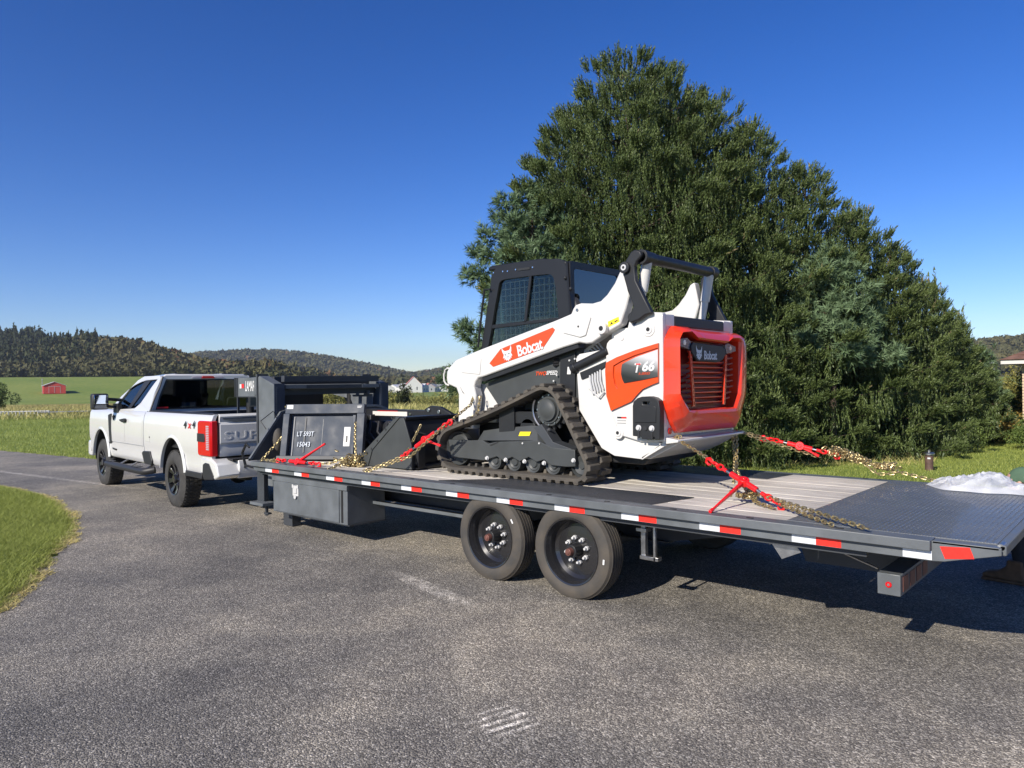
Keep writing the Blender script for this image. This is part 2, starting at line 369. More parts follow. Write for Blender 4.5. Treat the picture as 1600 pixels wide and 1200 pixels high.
# asphalt drive
YLO=[(-60,-6),(-25,-2.6),(-16,-1.5),(-12.5,-.85),(-10.6,-.72),(-9.3,-.82),(-8.4,-1.0),(-7.2,-1.25),(-6.2,-1.6),(-5.3,-2.02),(-4.42,-2.42),(-3.8,-2.72),(-3.28,-3.02),(-2.6,-3.6),(-1.8,-4.6),(-1.2,-6.5),(-.9,-9),(-.7,-14),(15,-14.2)]
YHI=[(-60,-2.5),(-40,-.6),(-22.1,1.48),(-16.7,2.24),(-12,3.0),(-8,4.2),(-4,5.6),(0,6.6),(15,7.4)]
ylo=lambda x:float(np.interp(x,[a for a,b in YLO],[b for a,b in YLO])); yhi=lambda x:float(np.interp(x,[a for a,b in YHI],[b for a,b in YHI]))
X=sorted(set([round(-60+.12*i,3) for i in range(626)]+[-5.5,-7.0]))
av=[];af=[]
for i,x in enumerate(X):
    zz=-.045*max(0,min(1,(-5.5-x)/1.5)); j1=.035*math.sin(x*7.1)+.03*math.sin(x*17.3+1)+.02*math.sin(x*41)
    av+=[(x,ylo(x)+j1,zz+.012),(x,yhi(x)+j1,zz+.012)]
    if i: af.append((2*i-2,2*i,2*i+1,2*i-1))
me=bpy.data.meshes.new('driveway'); me.from_pydata(av,[],af)
m=bpy.data.materials.new('asphalt'); m.use_nodes=True; n=m.node_tree; N=n.nodes; L=n.links; b=N['Principled BSDF']; b.inputs['Specular IOR Level'].default_value=.35
tc=N.new('ShaderNodeTexCoord')
def mathn(op,a,c):
    q=N.new('ShaderNodeMath'); q.operation=op
    for k,v in ((0,a),(1,c)):
        if isinstance(v,(int,float)): q.inputs[k].default_value=v
        else: L.new(v,q.inputs[k])
    return q
RG[0]=2.15
vo=N.new('ShaderNodeTexVoronoi'); vo.inputs['Scale'].default_value=105; L.new(tc.outputs['Object'],vo.inputs[0])
vc=N.new('ShaderNodeSeparateColor'); L.new(vo.outputs['Color'],vc.inputs[0])
st=ramp(vc.outputs[0],[(0,(.027,.025,.021)),(.40,(.059,.055,.049)),(.68,(.123,.114,.098)),(.90,(.25,.232,.197)),(1,(.40,.375,.33))])
v2=N.new('ShaderNodeTexVoronoi'); v2.inputs['Scale'].default_value=230; L.new(tc.outputs['Object'],v2.inputs[0])
vc2=N.new('ShaderNodeSeparateColor'); L.new(v2.outputs['Color'],vc2.inputs[0])
s2=ramp(vc2.outputs[1],[(0,(.029,.027,.024)),(.5,(.083,.076,.065)),(.85,(.192,.178,.152)),(1,(.34,.31,.255))])
mx=mixc(.45,st.outputs[0],s2.outputs[0])
big=ramp(noise(.42,7,.62).outputs[0],[(.36,(.60,.605,.62)),(.5,(.90,.89,.87)),(.64,(1.34,1.29,1.19))])
mm=N.new('ShaderNodeMix'); mm.data_type='RGBA'; mm.blend_type='MULTIPLY'; mm.inputs[0].default_value=1; L.new(mx.outputs[2],mm.inputs[6]); L.new(big.outputs[0],mm.inputs[7])
med=ramp(noise(3.2,8,.7).outputs[0],[(.3,(.78,.78,.8)),(.6,(1.0,1,1)),(.75,(1.28,1.25,1.2))])
mm2=N.new('ShaderNodeMix'); mm2.data_type='RGBA'; mm2.blend_type='MULTIPLY'; mm2.inputs[0].default_value=1; L.new(mm.outputs[2],mm2.inputs[6]); L.new(med.outputs[0],mm2.inputs[7])
# scuffs: pale rubbed marks with their own shape
sx=N.new('ShaderNodeSeparateXYZ'); L.new(tc.outputs['Object'],sx.inputs[0])
def spot(x,y,ang,lx,ly,gain,freq=0):
    dx=mathn('SUBTRACT',sx.outputs[0],x); dy=mathn('SUBTRACT',sx.outputs[1],y); c,s=math.cos(ang),math.sin(ang)
    u=mathn('ADD',mathn('MULTIPLY',dx.outputs[0],c).outputs[0],mathn('MULTIPLY',dy.outputs[0],s).outputs[0])
    v=mathn('SUBTRACT',mathn('MULTIPLY',dy.outputs[0],c).outputs[0],mathn('MULTIPLY',dx.outputs[0],s).outputs[0])
    a=mathn('POWER',mathn('ABSOLUTE',mathn('DIVIDE',u.outputs[0],lx).outputs[0],0).outputs[0],2.5); d=mathn('POWER',mathn('ABSOLUTE',mathn('DIVIDE',v.outputs[0],ly).outputs[0],0).outputs[0],2.5)
    q=mathn('SUBTRACT',1.0,mathn('ADD',a.outputs[0],d.outputs[0]).outputs[0]); q=mathn('MAXIMUM',q.outputs[0],0.0)
    if freq:
        w=mathn('MULTIPLY',mathn('ADD',mathn('SINE',mathn('MULTIPLY',v.outputs[0],freq).outputs[0],0).outputs[0],.35).outputs[0],.9); w=mathn('MAXIMUM',w.outputs[0],.0); q=mathn('MULTIPLY',q.outputs[0],w.outputs[0])
    nz=noise(9,8,.8); q=mathn('MULTIPLY',q.outputs[0],mathn('MULTIPLY',mathn('MAXIMUM',mathn('SUBTRACT',nz.outputs[0],.40).outputs[0],0.0).outputs[0],gain*6.5).outputs[0]); return q
tot=mathn('ADD',spot(1.03,-1.85,R(75),.17,.19,1.9,95).outputs[0],spot(-1.1,-.45,R(-12),.75,.10,1.0).outputs[0])
tot=mathn('ADD',tot.outputs[0],spot(-15.5,-.1,R(8),6.5,.10,.8).outputs[0])
one=mathn('ADD',tot.outputs[0],1.0)
mm3=N.new('ShaderNodeVectorMath'); mm3.operation='SCALE'; L.new(mm2.outputs[2],mm3.inputs[0]); L.new(one.outputs[0],mm3.inputs[3])
ad=N.new('ShaderNodeVectorMath'); ad.operation='ADD'; sc=N.new('ShaderNodeVectorMath'); sc.operation='SCALE'; sc.inputs[0].default_value=(.085,.08,.072); L.new(tot.outputs[0],sc.inputs[3]); L.new(mm3.outputs[0],ad.inputs[0]); L.new(sc.outputs[0],ad.inputs[1])
L.new(ad.outputs[0],b.inputs['Base Color'])
b.inputs['Roughness'].default_value=.78
bp=N.new('ShaderNodeBump'); bp.inputs['Distance'].default_value=.006; bp.inputs['Strength'].default_value=.9
hh=mathn('ADD',mathn('MULTIPLY',vo.outputs['Distance'],-30.0).outputs[0],noise(60,4).outputs[0]); L.new(vo.outputs['Distance'],bp.inputs['Height']); bp.invert=True
L.new(bp.outputs[0],b.inputs['Normal'])
RG[0]=1.5
me.materials.append(m); dr=bpy.data.objects.new('driveway',me); COL.objects.link(dr); dr['kind']='structure'
# ------------------------------------------------------------ big numpy meshes (leaves, blades)
nr=np.random.RandomState(11)
def bigmesh(name,V,F,tint,m,parent=None,smooth=False,kind=None,label=None):
    me=bpy.data.meshes.new(name); nv=len(V); nf=len(F); k=F.shape[1]
    me.vertices.add(nv); me.vertices.foreach_set('co',V.astype(np.float32).ravel())
    me.loops.add(nf*k); me.loops.foreach_set('vertex_index',F.astype(np.int32).ravel())
    me.polygons.add(nf); me.polygons.foreach_set('loop_start',np.arange(0,nf*k,k,dtype=np.int32))
    me.update(calc_edges=True)
    a=me.attributes.new('tint','FLOAT','POINT'); a.data.foreach_set('value',np.clip(tint,0,1).astype(np.float32))
    if smooth: me.polygons.foreach_set('use_smooth',[True]*nf)
    me.materials.append(MT[m]); o=bpy.data.objects.new(name,me); COL.objects.link(o)
    if parent is not None: o.parent=parent
    if kind: o['kind']=kind
    if label: o['label']=label
    return o
def blades(xy,z,h,w,lean,tint,name,m,seg=2,**k):
    n=len(xy); az=nr.rand(n)*6.283; wx=np.cos(az)*w/2; wy=np.sin(az)*w/2; la=nr.rand(n)*6.283; lx=np.cos(la)*lean*h; ly=np.sin(la)*lean*h
    V=np.zeros((n,5,3)); b=np.column_stack([xy,z])
    V[:,0]=b+np.column_stack([wx,wy,0*wx]); V[:,1]=b-np.column_stack([wx,wy,0*wx])
    mid=b+np.column_stack([lx*.35,ly*.35,h*.6]); V[:,2]=mid-np.column_stack([wx,wy,0*wx])*.7; V[:,3]=mid+np.column_stack([wx,wy,0*wx])*.7; V[:,4]=b+np.column_stack([lx,ly,h])
    i=np.arange(n)[:,None]*5
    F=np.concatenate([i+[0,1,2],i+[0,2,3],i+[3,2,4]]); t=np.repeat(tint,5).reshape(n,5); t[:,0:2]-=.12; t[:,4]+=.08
    return bigmesh(name,V.reshape(-1,3),F,t.ravel(),m,**k)
def scatter(n,px0,px1,D0,D1,ok,pw=1.0):
    out=[]
    while len(out)<n:
        q=nr.rand(n*2,2); D=D0+(D1-D0)*q[:,1]**pw; px=px0+(px1-px0)*q[:,0]
        lat=(px-800)/1148*D; x=CAM.x+CS*D+SN*lat; y=CAM.y+SN*D-CS*lat
        for a,b in zip(x,y):
            if ok(a,b): out.append((a,b))
            if len(out)>=n: break
    return np.array(out)
zl=lambda P:np.array([H(a,b) for a,b in P])
def patchy(P,s): return np.array([.5+.5*math.sin(a*s+1.3*math.sin(b*s*.7))*math.sin(b*s*1.1+a*s*.3) for a,b in P])
P=scatter(85000,-90,125,5.0,15.5,lambda x,y:y<ylo(x)+.05*math.sin(x*9)+.04*math.sin(x*23)+.03+.10*(nr.rand()-.6),1.1)
edge=np.array([max(0,1-(ylo(a)-b)/.16) for a,b in P])
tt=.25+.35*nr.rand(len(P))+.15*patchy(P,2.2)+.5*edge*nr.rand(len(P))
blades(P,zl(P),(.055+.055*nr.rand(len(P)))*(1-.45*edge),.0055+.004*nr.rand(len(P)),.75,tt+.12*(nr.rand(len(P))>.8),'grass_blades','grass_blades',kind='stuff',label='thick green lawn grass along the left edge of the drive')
P=scatter(5500,-90,150,5.0,16,lambda x,y:abs(y-ylo(x)-.03*math.sin(x*5.3)-.03*math.sin(x*13))<.05+.05*math.sin(x*3.1+1)+nr.rand()*.07,1.0)
blades(P,zl(P)+.012,.012+.02*nr.rand(len(P)),.006+.006*nr.rand(len(P)),2.6,.72+.28*nr.rand(len(P)),'dead_grass_edge','dry_grass',kind='stuff',label='dead straw and crumbs along the left asphalt edge')
P=scatter(60000,-60,720,18.5,46,lambda x,y:y>yhi(x)-.04,1.6); D=np.array([toLD(a,b)[1] for a,b in P])
ed=np.array([max(0,1-(b-yhi(a))/.7) for a,b in P])
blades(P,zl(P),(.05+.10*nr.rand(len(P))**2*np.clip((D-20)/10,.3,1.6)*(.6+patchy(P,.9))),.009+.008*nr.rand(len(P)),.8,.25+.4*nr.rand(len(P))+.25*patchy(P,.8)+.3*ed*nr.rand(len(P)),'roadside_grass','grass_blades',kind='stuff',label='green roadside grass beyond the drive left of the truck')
P=scatter(90000,1000,1850,10.0,21.5,lambda x,y:y>yhi(x),1.0)
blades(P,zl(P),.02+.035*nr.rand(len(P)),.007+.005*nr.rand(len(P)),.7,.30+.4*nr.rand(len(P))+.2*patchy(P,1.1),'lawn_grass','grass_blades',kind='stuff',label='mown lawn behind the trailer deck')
P=scatter(3500,1040,1460,14.6,17,lambda x,y:y>yhi(x)+1,1.0)
blades(P,zl(P),.04+.12*nr.rand(len(P))**2,.006+.006*nr.rand(len(P)),.8,.4+.6*nr.rand(len(P)),'long_grass','dry_grass',kind='stuff',label='unmown grass tufts under the spruce skirts')
P=scatter(50000,-80,760,44,150,lambda x,y:True,1.1); D=np.array([toLD(a,b)[1] for a,b in P])
blades(P,zl(P),.12+.55*nr.rand(len(P))**2*(.3+patchy(P,.13)),.035+.04*nr.rand(len(P)),.8,.15+.85*nr.rand(len(P))*(.4+.6*patchy(P,.12)),'brown_meadow','dry_grass',kind='stuff',label='brown autumn meadow weeds beyond the roadside grass')
P=scatter(30000,1440,1690,20.5,38,lambda x,y:True,1.0)
blades(P,zl(P),.15+.75*nr.rand(len(P))**2*(.3+.9*patchy(P,.6)),.012+.014*nr.rand(len(P)),.6,nr.rand(len(P)),'tall_weeds','orange_weeds',kind='stuff',label='yellow and rusty tall weeds between spruces and brick house')
# ------------------------------------------------------------ hill woods
def crowns(name,P,r,zoff,asp,tint,m,label,cone=0,k=64):
    n=len(P); Z=np.array([H(a,b) for a,b in P])+zoff
    u=nr.randn(n,k,3); u/=np.linalg.norm(u,axis=2,keepdims=True); rad=.62+.45*nr.rand(n,k,1)**.7
    c=u*rad; c[:,:,2]=np.where(c[:,:,2]<-.5,-c[:,:,2]*.6,c[:,:,2])
    if cone: c[:,:,:2]*=np.clip((1.05-c[:,:,2:3])*.62,.06,1.1)
    nrm=u+.7*nr.randn(n,k,3); nrm/=np.linalg.norm(nrm,axis=2,keepdims=True)
    a=np.cross(nrm,nr.randn(n,k,3)); a/=np.linalg.norm(a,axis=2,keepdims=True); b=np.cross(nrm,a); sz=(.20+.30*nr.rand(n,k,1))*(.6 if cone else 1)
    T=np.stack([c+a*sz,c-a*sz*.5+b*sz*.86,c-a*sz*.5-b*sz*.86],axis=2)
    T=T*r[:,None,None,None]; T[...,2]*=asp[:,None,None]; T+=np.column_stack([P,Z])[:,None,None,:]
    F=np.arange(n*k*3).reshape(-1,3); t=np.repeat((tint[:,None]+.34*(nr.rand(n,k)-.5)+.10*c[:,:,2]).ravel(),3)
    o=bigmesh(name,T.reshape(-1,3),F,t,m); tag(o,label=label,kind='stuff'); return o
def hillP(n,px0,px1,D0,D1,pw=1): 
    q=nr.rand(n,2); px=px0+(px1-px0)*q[:,0]; D=D0+(D1-D0)*q[:,1]**pw; lat=(px-800)/1148*D
    return np.column_stack([CAM.x+CS*D+SN*lat,CAM.y+SN*D-CS*lat]),px,D
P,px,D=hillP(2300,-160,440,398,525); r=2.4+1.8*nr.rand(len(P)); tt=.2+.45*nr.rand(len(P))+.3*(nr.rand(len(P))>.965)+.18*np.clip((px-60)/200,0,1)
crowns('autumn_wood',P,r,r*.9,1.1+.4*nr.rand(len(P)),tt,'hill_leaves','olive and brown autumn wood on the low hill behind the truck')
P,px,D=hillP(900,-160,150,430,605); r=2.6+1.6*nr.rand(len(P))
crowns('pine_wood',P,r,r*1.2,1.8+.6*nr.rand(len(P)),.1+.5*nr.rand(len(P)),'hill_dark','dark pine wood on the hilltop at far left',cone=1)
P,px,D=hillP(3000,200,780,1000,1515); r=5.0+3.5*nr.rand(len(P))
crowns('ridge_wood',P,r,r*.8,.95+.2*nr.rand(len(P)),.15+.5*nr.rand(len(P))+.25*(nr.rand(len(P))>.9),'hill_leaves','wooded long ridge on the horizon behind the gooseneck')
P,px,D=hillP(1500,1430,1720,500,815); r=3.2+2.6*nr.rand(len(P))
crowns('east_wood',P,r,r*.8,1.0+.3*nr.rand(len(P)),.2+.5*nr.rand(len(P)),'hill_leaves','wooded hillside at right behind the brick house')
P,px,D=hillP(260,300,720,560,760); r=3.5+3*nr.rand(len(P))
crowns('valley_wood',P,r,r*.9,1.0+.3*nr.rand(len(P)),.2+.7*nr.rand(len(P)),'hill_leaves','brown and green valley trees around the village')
P,px,D=hillP(200,-60,560,380,400); r=1.6+1.8*nr.rand(len(P))
crowns('field_edge_scrub',P,r,r*.8,.9+.3*nr.rand(len(P)),.1+.5*nr.rand(len(P)),'hill_leaves','scrub along the top edge of the green field')
# ------------------------------------------------------------ spruces and pines
def conifer(name,label,D,px,h,rad,n,m,group,pine=False,seed=1,tw=.205,base=.25,lean=0,shape=.75,col0=0,minz=0):
    rs=np.random.RandomState(seed); x0,y0=LD(px,D)
    root=thing(name,label,'tree',(x0,y0,0),group=group)
    tk=M(); tk.tube([(x0,y0,-.1),(x0+.03,y0,h*.4),(x0+lean,y0,h*.97)],.1,8,rs=[.02*h,.013*h,.01])
    br=M()
    # limbs
    nb=int(130*(h/8)**.8) if not pine else 46
    limbs=[]
    for i in range(nb):
        z=h*(base/h+ (1-base/h)*((i+.5)/nb)**.9)*.985; f=1-(z/h); R_=rad*(f**shape)*(.82+.36*rs.rand()); az=i*2.4+rs.rand()*.7
        if pine: R_*=.6+.6*rs.rand()
        limbs.append((z,max(R_,.12),az))
    V=[];TI=[]
    tips=[]
    for z,R_,az in limbs:
        up=(.05+.55*(z/h)) if not pine else .35; dr=.28*(1-z/h)
        P0=np.array([x0,y0,z]); d=np.array([math.cos(az),math.sin(az),0])
        pts=[P0+d*R_*t+np.array([0,0,R_*(up*t-dr*math.sin(t*2.6)*.9)*.5]) for t in (0,.35,.7,1)]
        pts=[q if q[2]>minz+.1 else np.array([q[0],q[1],minz+.1]) for q in pts]
        br.tube([tuple(q) for q in pts],.02,4,rs=[.010+.007*R_,.008+.004*R_,.006,.003])
        tips.append((pts,R_,d,z))
    # twig anchor points: along limbs and their side shoots
    w=np.array([q[1]**1.15+.10 for q in tips]); w/=w.sum(); cnt=rs.multinomial(n,w)
    A=[];Dr=[];TT=[];SZ=[]
    for (pts,R_,d,z),c in zip(tips,cnt):
        if c==0: continue
        t=1-rs.rand(c)**1.6*.85; seg=np.clip((t*3).astype(int),0,2); fr=t*3-seg; Pp=np.array(pts); base_=Pp[seg]*(1-fr[:,None])+Pp[seg+1]*fr[:,None]
        side=np.array([-d[1],d[0],0]); s=(rs.rand(c)*2-1); wid=R_*.30*(1.15-t)+.07
        pos_=base_+side*(s*wid)[:,None]
        if pine:
            dirn=d*.4+side*s[:,None]*.8+rs.randn(c,3)*.5; dirn[:,2]+=.45; pos_[:,2]+=rs.randn(c)*.08
            dirn/=np.linalg.norm(dirn,axis=1,keepdims=True)
            A.append(pos_);Dr.append(dirn);SZ.append(tw*(.6+.7*rs.rand(c))); TT.append(np.clip(.25+.5*rs.rand(c)+col0+.2*rs.rand()-.1,0,1))
            continue
        q=4; ns=max(1,c//q); pos_=pos_[:ns]; t=t[:ns]; s=s[:ns]; lt=.2*rs.rand()-.1
        up_=(t>.90)|(rs.rand(ns)<(.16+.5*(z/h)**2)); hl=(.24+.40*rs.rand(ns)*(1-.55*z/h))*(1.1 if R_>.6 else .8)
        ts=rs.rand(ns)*.42+lt; drift=d[None]*(.10*rs.randn(ns,1)+.05)+side[None]*(.10*rs.randn(ns,1)); drift[:,2]=-1
        fan=d[None]*(.75+.3*rs.rand(ns,1))+side[None]*(s[:,None]*.7)+0; fan[:,2]+=.55+.7*(z/h)
        for j in range(q):
            f=j/q
            pd=pos_+drift*(hl*f)[:,None]; dd=drift+rs.randn(ns,3)*.20
            pu=pos_+fan*(.07*f)+rs.randn(ns,3)*.02; du=fan+rs.randn(ns,3)*.38; du[:,2]+=.25*f+.55*(z/h)
            P_j=np.where(up_[:,None],pu,pd); D_j=np.where(up_[:,None],du,dd); D_j/=np.linalg.norm(D_j,axis=1,keepdims=True)
            A.append(P_j);Dr.append(D_j);SZ.append(np.where(up_,tw*(.75+.6*rs.rand(ns)),hl*.46*(.85+.3*rs.rand(ns)))); TT.append(np.clip(.20+ts+np.where(up_,.10,0)+.10*rs.rand(ns)+col0,0,.84)+.2*((rs.rand(ns)>.955)&up_))
    # leader shoots on the top
    k=34 if not pine else 6; A.append(np.column_stack([x0+lean+rs.randn(k)*.14,y0+rs.randn(k)*.14,h*(.86+.13*rs.rand(k))])); dd=rs.randn(k,3)*.16+[0,0,1]; Dr.append(dd/np.linalg.norm(dd,axis=1,keepdims=True)); SZ.append(.30+.30*rs.rand(k)**2); TT.append(.7+.3*rs.rand(k))
    A=np.concatenate(A);Dr=np.concatenate(Dr);SZ=np.concatenate(SZ);TT=np.concatenate(TT)
    ok=A[:,2]>minz+.08; A=A[ok];Dr=Dr[ok];SZ=SZ[ok];TT=TT[ok]; N_=len(A)
    # every twig: a ring of narrow needle triangles leaning forward along it
    K=8 if not pine else 12
    e1=np.cross(Dr,rs.randn(N_,3)); e1/=np.linalg.norm(e1,axis=1,keepdims=True); e2=np.cross(Dr,e1)
    T=np.zeros((N_,K,3,3))
    for j in range(K):
        f=(j/(K-1)) if not pine else .25+.5*rs.rand(); ph=j*2.4+rs.rand(N_); o=e1*np.cos(ph)[:,None]+e2*np.sin(ph)[:,None]; o2=np.cross(Dr,o)
        L_=(SZ*(.40 if not pine else .62)*(1-.45*f)*(.8+.4*rs.rand(N_)))[:,None]; wd=(SZ*(.055 if not pine else .045))[:,None]
        b_=A+Dr*(SZ*f)[:,None]*.85; tip=b_+(Dr*(.86 if not pine else .75)+o*(.36 if not pine else .85))*L_
        T[:,j,0]=b_+o2*wd; T[:,j,1]=b_-o2*wd; T[:,j,2]=tip
    t3=np.repeat(TT[:,None],K,1)+(np.linspace(-.05,.05,K) if not pine else 0)[None] if not pine else np.repeat(TT[:,None],K,1)+.1*(rs.rand(N_,K)-.5)
    t3=np.repeat(t3.ravel(),3)
    V=T.reshape(-1,3)-np.array([x0,y0,0]); F=np.arange(len(V)).reshape(-1,3)
    bigmesh('crown',V,F,t3,m,parent=root)
    obj('trunk',tk,'bark',root,sm=60); obj('limbs',br,'bark',root,sm=60)
    return root
G='spruces in the tall row behind the trailer'
conifer('spruce_tree','tallest spruce, rising highest behind the black cab',16.3,985,8.75,3.7,50000,'spruce_needles',G,seed=3,shape=.50)
conifer('spruce_tree','spruce at the left shoulder of the row, above the cab roof',16.9,908,7.9,2.5,22000,'spruce_needles',G,seed=23,shape=.50)
conifer('spruce_tree','spruce filling the crown between the tallest tip and the one to its right',17.4,1035,8.75,2.6,20000,'spruce_needles',G,seed=24,shape=.50)
conifer('spruce_tree','spruce whose tip stands just right of the tallest one',16.6,1085,8.05,3.0,28000,'spruce_needles',G,seed=4,shape=.50)
conifer('spruce_tree','spruce directly above the orange and white engine cover',16.4,1175,7.4,2.9,26000,'spruce_needles',G,seed=5,shape=.66)
conifer('spruce_tree','spruce fourth from the left of the row, sloping skyline begins to fall',17.0,1262,6.6,2.7,22000,'spruce_needles',G,seed=6,shape=.68)
conifer('spruce_tree','fifth spruce of the row, mid-way down the falling skyline',17.6,1335,5.75,2.4,17000,'spruce_needles',G,seed=7,shape=.7)
conifer('spruce_tree','sixth spruce of the row, behind the far red chain binder',18.2,1398,4.9,2.1,13000,'spruce_needles',G,seed=8,shape=.72)
conifer('spruce_tree','seventh spruce of the row, left of the last one',19.0,1448,4.15,1.8,9500,'spruce_needles',G,seed=9,shape=.74)
conifer('spruce_tree','last and lowest spruce at the right end of the row',19.8,1490,3.3,1.3,6500,'spruce_needles',G,seed=10,shape=.78)
conifer('pine_tree','blue green pine with loose long needles left of the black cab',15.6,835,5.9,2.3,5200,'pine_needles','pines among the spruces',pine=True,seed=12,tw=.26,base=1.2,shape=.50)
conifer('pine_tree','pale green pine poking out between the middle spruces',15.4,1300,4.4,1.45,2600,'pine_needles','pines among the spruces',pine=True,seed=13,tw=.24,base=2.0,shape=.5,col0=.15)
conifer('pine_tree','low spreading pine at the right end of the spruce row',20.8,1528,2.5,1.05,2600,'pine_needles','pines among the spruces',pine=True,seed=14,tw=.22,base=.4,shape=.6,col0=.05)
# ------------------------------------------------------------ gooseneck trailer
ZD=.8185; YW=2.59
def wheel(parent,name,c,R0,w,rr,face,nlug,tyre_m,rim_m,style,flip=1):
    """tyre outer face looks towards -Y when flip=1; c is the centre of the outer face plane"""
    y=lambda o:o*flip
    t=M(); d=R0-rr
    prof=[(y(.012),rr-.004),(y(.0),rr+.012),(y(-.006),rr+d*.35),(y(-.002),rr+d*.62),(y(.012),rr+d*.86),(y(.030),R0-.006)]
    nG=5; tw=w-.06
    for k in range(nG+1):
        a=.030+tw*k/nG if k else .030
        if k: prof+= [(y(a-.006),R0),(y(a-.005),R0-.012)] if k<nG else []
        if k<nG: prof+=[(y(a+.005),R0-.012 if k else R0-.003),(y(a+.006),R0)]
    prof+=[(y(w-.03),R0-.006),(y(w-.012),rr+d*.86),(y(w),rr+d*.5),(y(w-.012),rr)]
    t.lathe(prof,c,'y',72)
    wo=obj('wheel',t,tyre_m,parent,sm=30)
    r=M()
    if style=='steel':
        r.lathe([(y(.012),rr+.004),(y(.0),rr),(y(.004),rr-.012),(y(.03),rr-.020),(y(.045),rr-.030),(y(.105),rr-.034),(y(.125),rr-.06),(y(.118),rr*.55),(y(.112),rr*.40),(y(.112),.0)],c,'y',64)
        rm=obj('rim',r,rim_m,wo,sm=40)
        h=M(); h.cyl((c[0],c[1]+y(.115),c[2]),(c[0],c[1]+y(.01),c[2]),.052,n=24); hb=obj('hub',h,'loader_black',wo,bev=.004)
        h=M(); h.cyl((c[0],c[1]+y(.012),c[2]),(c[0],c[1]+y(-.03),c[2]),.033,.028,n=16); h.cyl((c[0],c[1]+y(-.03),c[2]),(c[0],c[1]+y(-.036),c[2]),.018,n=12); obj('hub_cap',h,'rusty_cap',wo,bev=.003)
        ln=None
        for k in range(nlug):
            a=2*math.pi*(k+.3)/nlug; px,pz=.098*math.cos(a),.098*math.sin(a)
            if ln is None:
                b=M(); b.cyl((0,y(.11),0),(0,y(.085),0),.020,n=6); b.cyl((0,y(.085),0),(0,y(.06),0),.011,n=8)
                ln=obj('lug_nut',b,'bright_nut',wo,bev=.002); b0=ln
                root=wo.parent
                # re-centre: the mesh was offset by the root; rebuild in its own frame
                me=mesh_of(b,'lug_nut'); me.materials.append(MT['bright_nut']); ln.data=me
                off=root.location if root.name not in LOCAL else Vector((0,0,0))
                loc0=Vector((c[0],c[1],c[2]))-off; ln.location=loc0+Vector((px,0,pz))
            else: inst(ln,wo,loc0+Vector((px,0,pz)))
    return wo
tr=thing('gooseneck_trailer','dark grey flatbed gooseneck trailer with weathered plank deck and red and white tape','trailer',(-1.2,1.3,0))
FX=-4.89; JX=1.708; EX=2.86
# side rails (both sides): flange on top, outer face, lower rub rail
for sgn in (0,1):
    yy=(lambda v:v) if sgn==0 else (lambda v:YW-v)
    def bx(b,x0,x1,ya,yb,z0,z1): b.box(x0,x1,min(yy(ya),yy(yb)),max(yy(ya),yy(yb)),z0,z1)
    b=M(); bx(b,FX,2.56,0,.13,ZD-.058,ZD); obj('side_rail',b,'trailer_grey',tr,bev=.004)
    b=M(); bx(b,FX,2.56,.040,.052,ZD-.118,ZD-.059); bx(b,FX,EX-.3,.052,.13,ZD-.118,ZD-.107)
    # dark channel web behind
    obj('rub_rail',b,'trailer_grey',tr,bev=.002)
    b=M(); bx(b,FX+.05,2.2,.10,.13,ZD-.16,ZD-.119); obj('side_channel',b,'trailer_dark',tr)
    # stake pocket slots in the flange
    sl_=None
    for k in range(13):
        x=-4.3+.61*k*.93+.12
        if x>2.2: break
        if sl_ is None:
            b=M(); b.box(-.022,.022,-.012,.012,0,.003); sl_=obj('pocket_slot',None,None,tr,me=mesh_of(b,'pocket_slot')); sl_.data.materials.append(MT['sticker_black']); sl_.location=Vector((x,yy(.055),ZD+.0005))-tr.location
        else: inst(sl_,tr,Vector((x,yy(.055),ZD+.0005))-tr.location)
# tapes on the near and far rub rail
tw_=None
for sgn in (0,1):
    for k in range(12):
        x=-4.606+.638*k; y=.0385 if sgn==0 else YW-.0385
        for q,mm_ in ((0,'tape_white'),(1,'tape_red')):
            if k==11 and q: continue
            b=M(); w=.150; x0=x+q*w; b.box(x0,x0+w-.001,min(y,y+.001),max(y,y+.001)+.0003,ZD-.114,ZD-.062)
            obj('reflective_tape',b,mm_,tr,sm=0,label='white reflective tape' if q==0 else 'red reflective tape') if k in(0,) and sgn==0 else obj('reflective_tape',b,mm_,tr,sm=0)
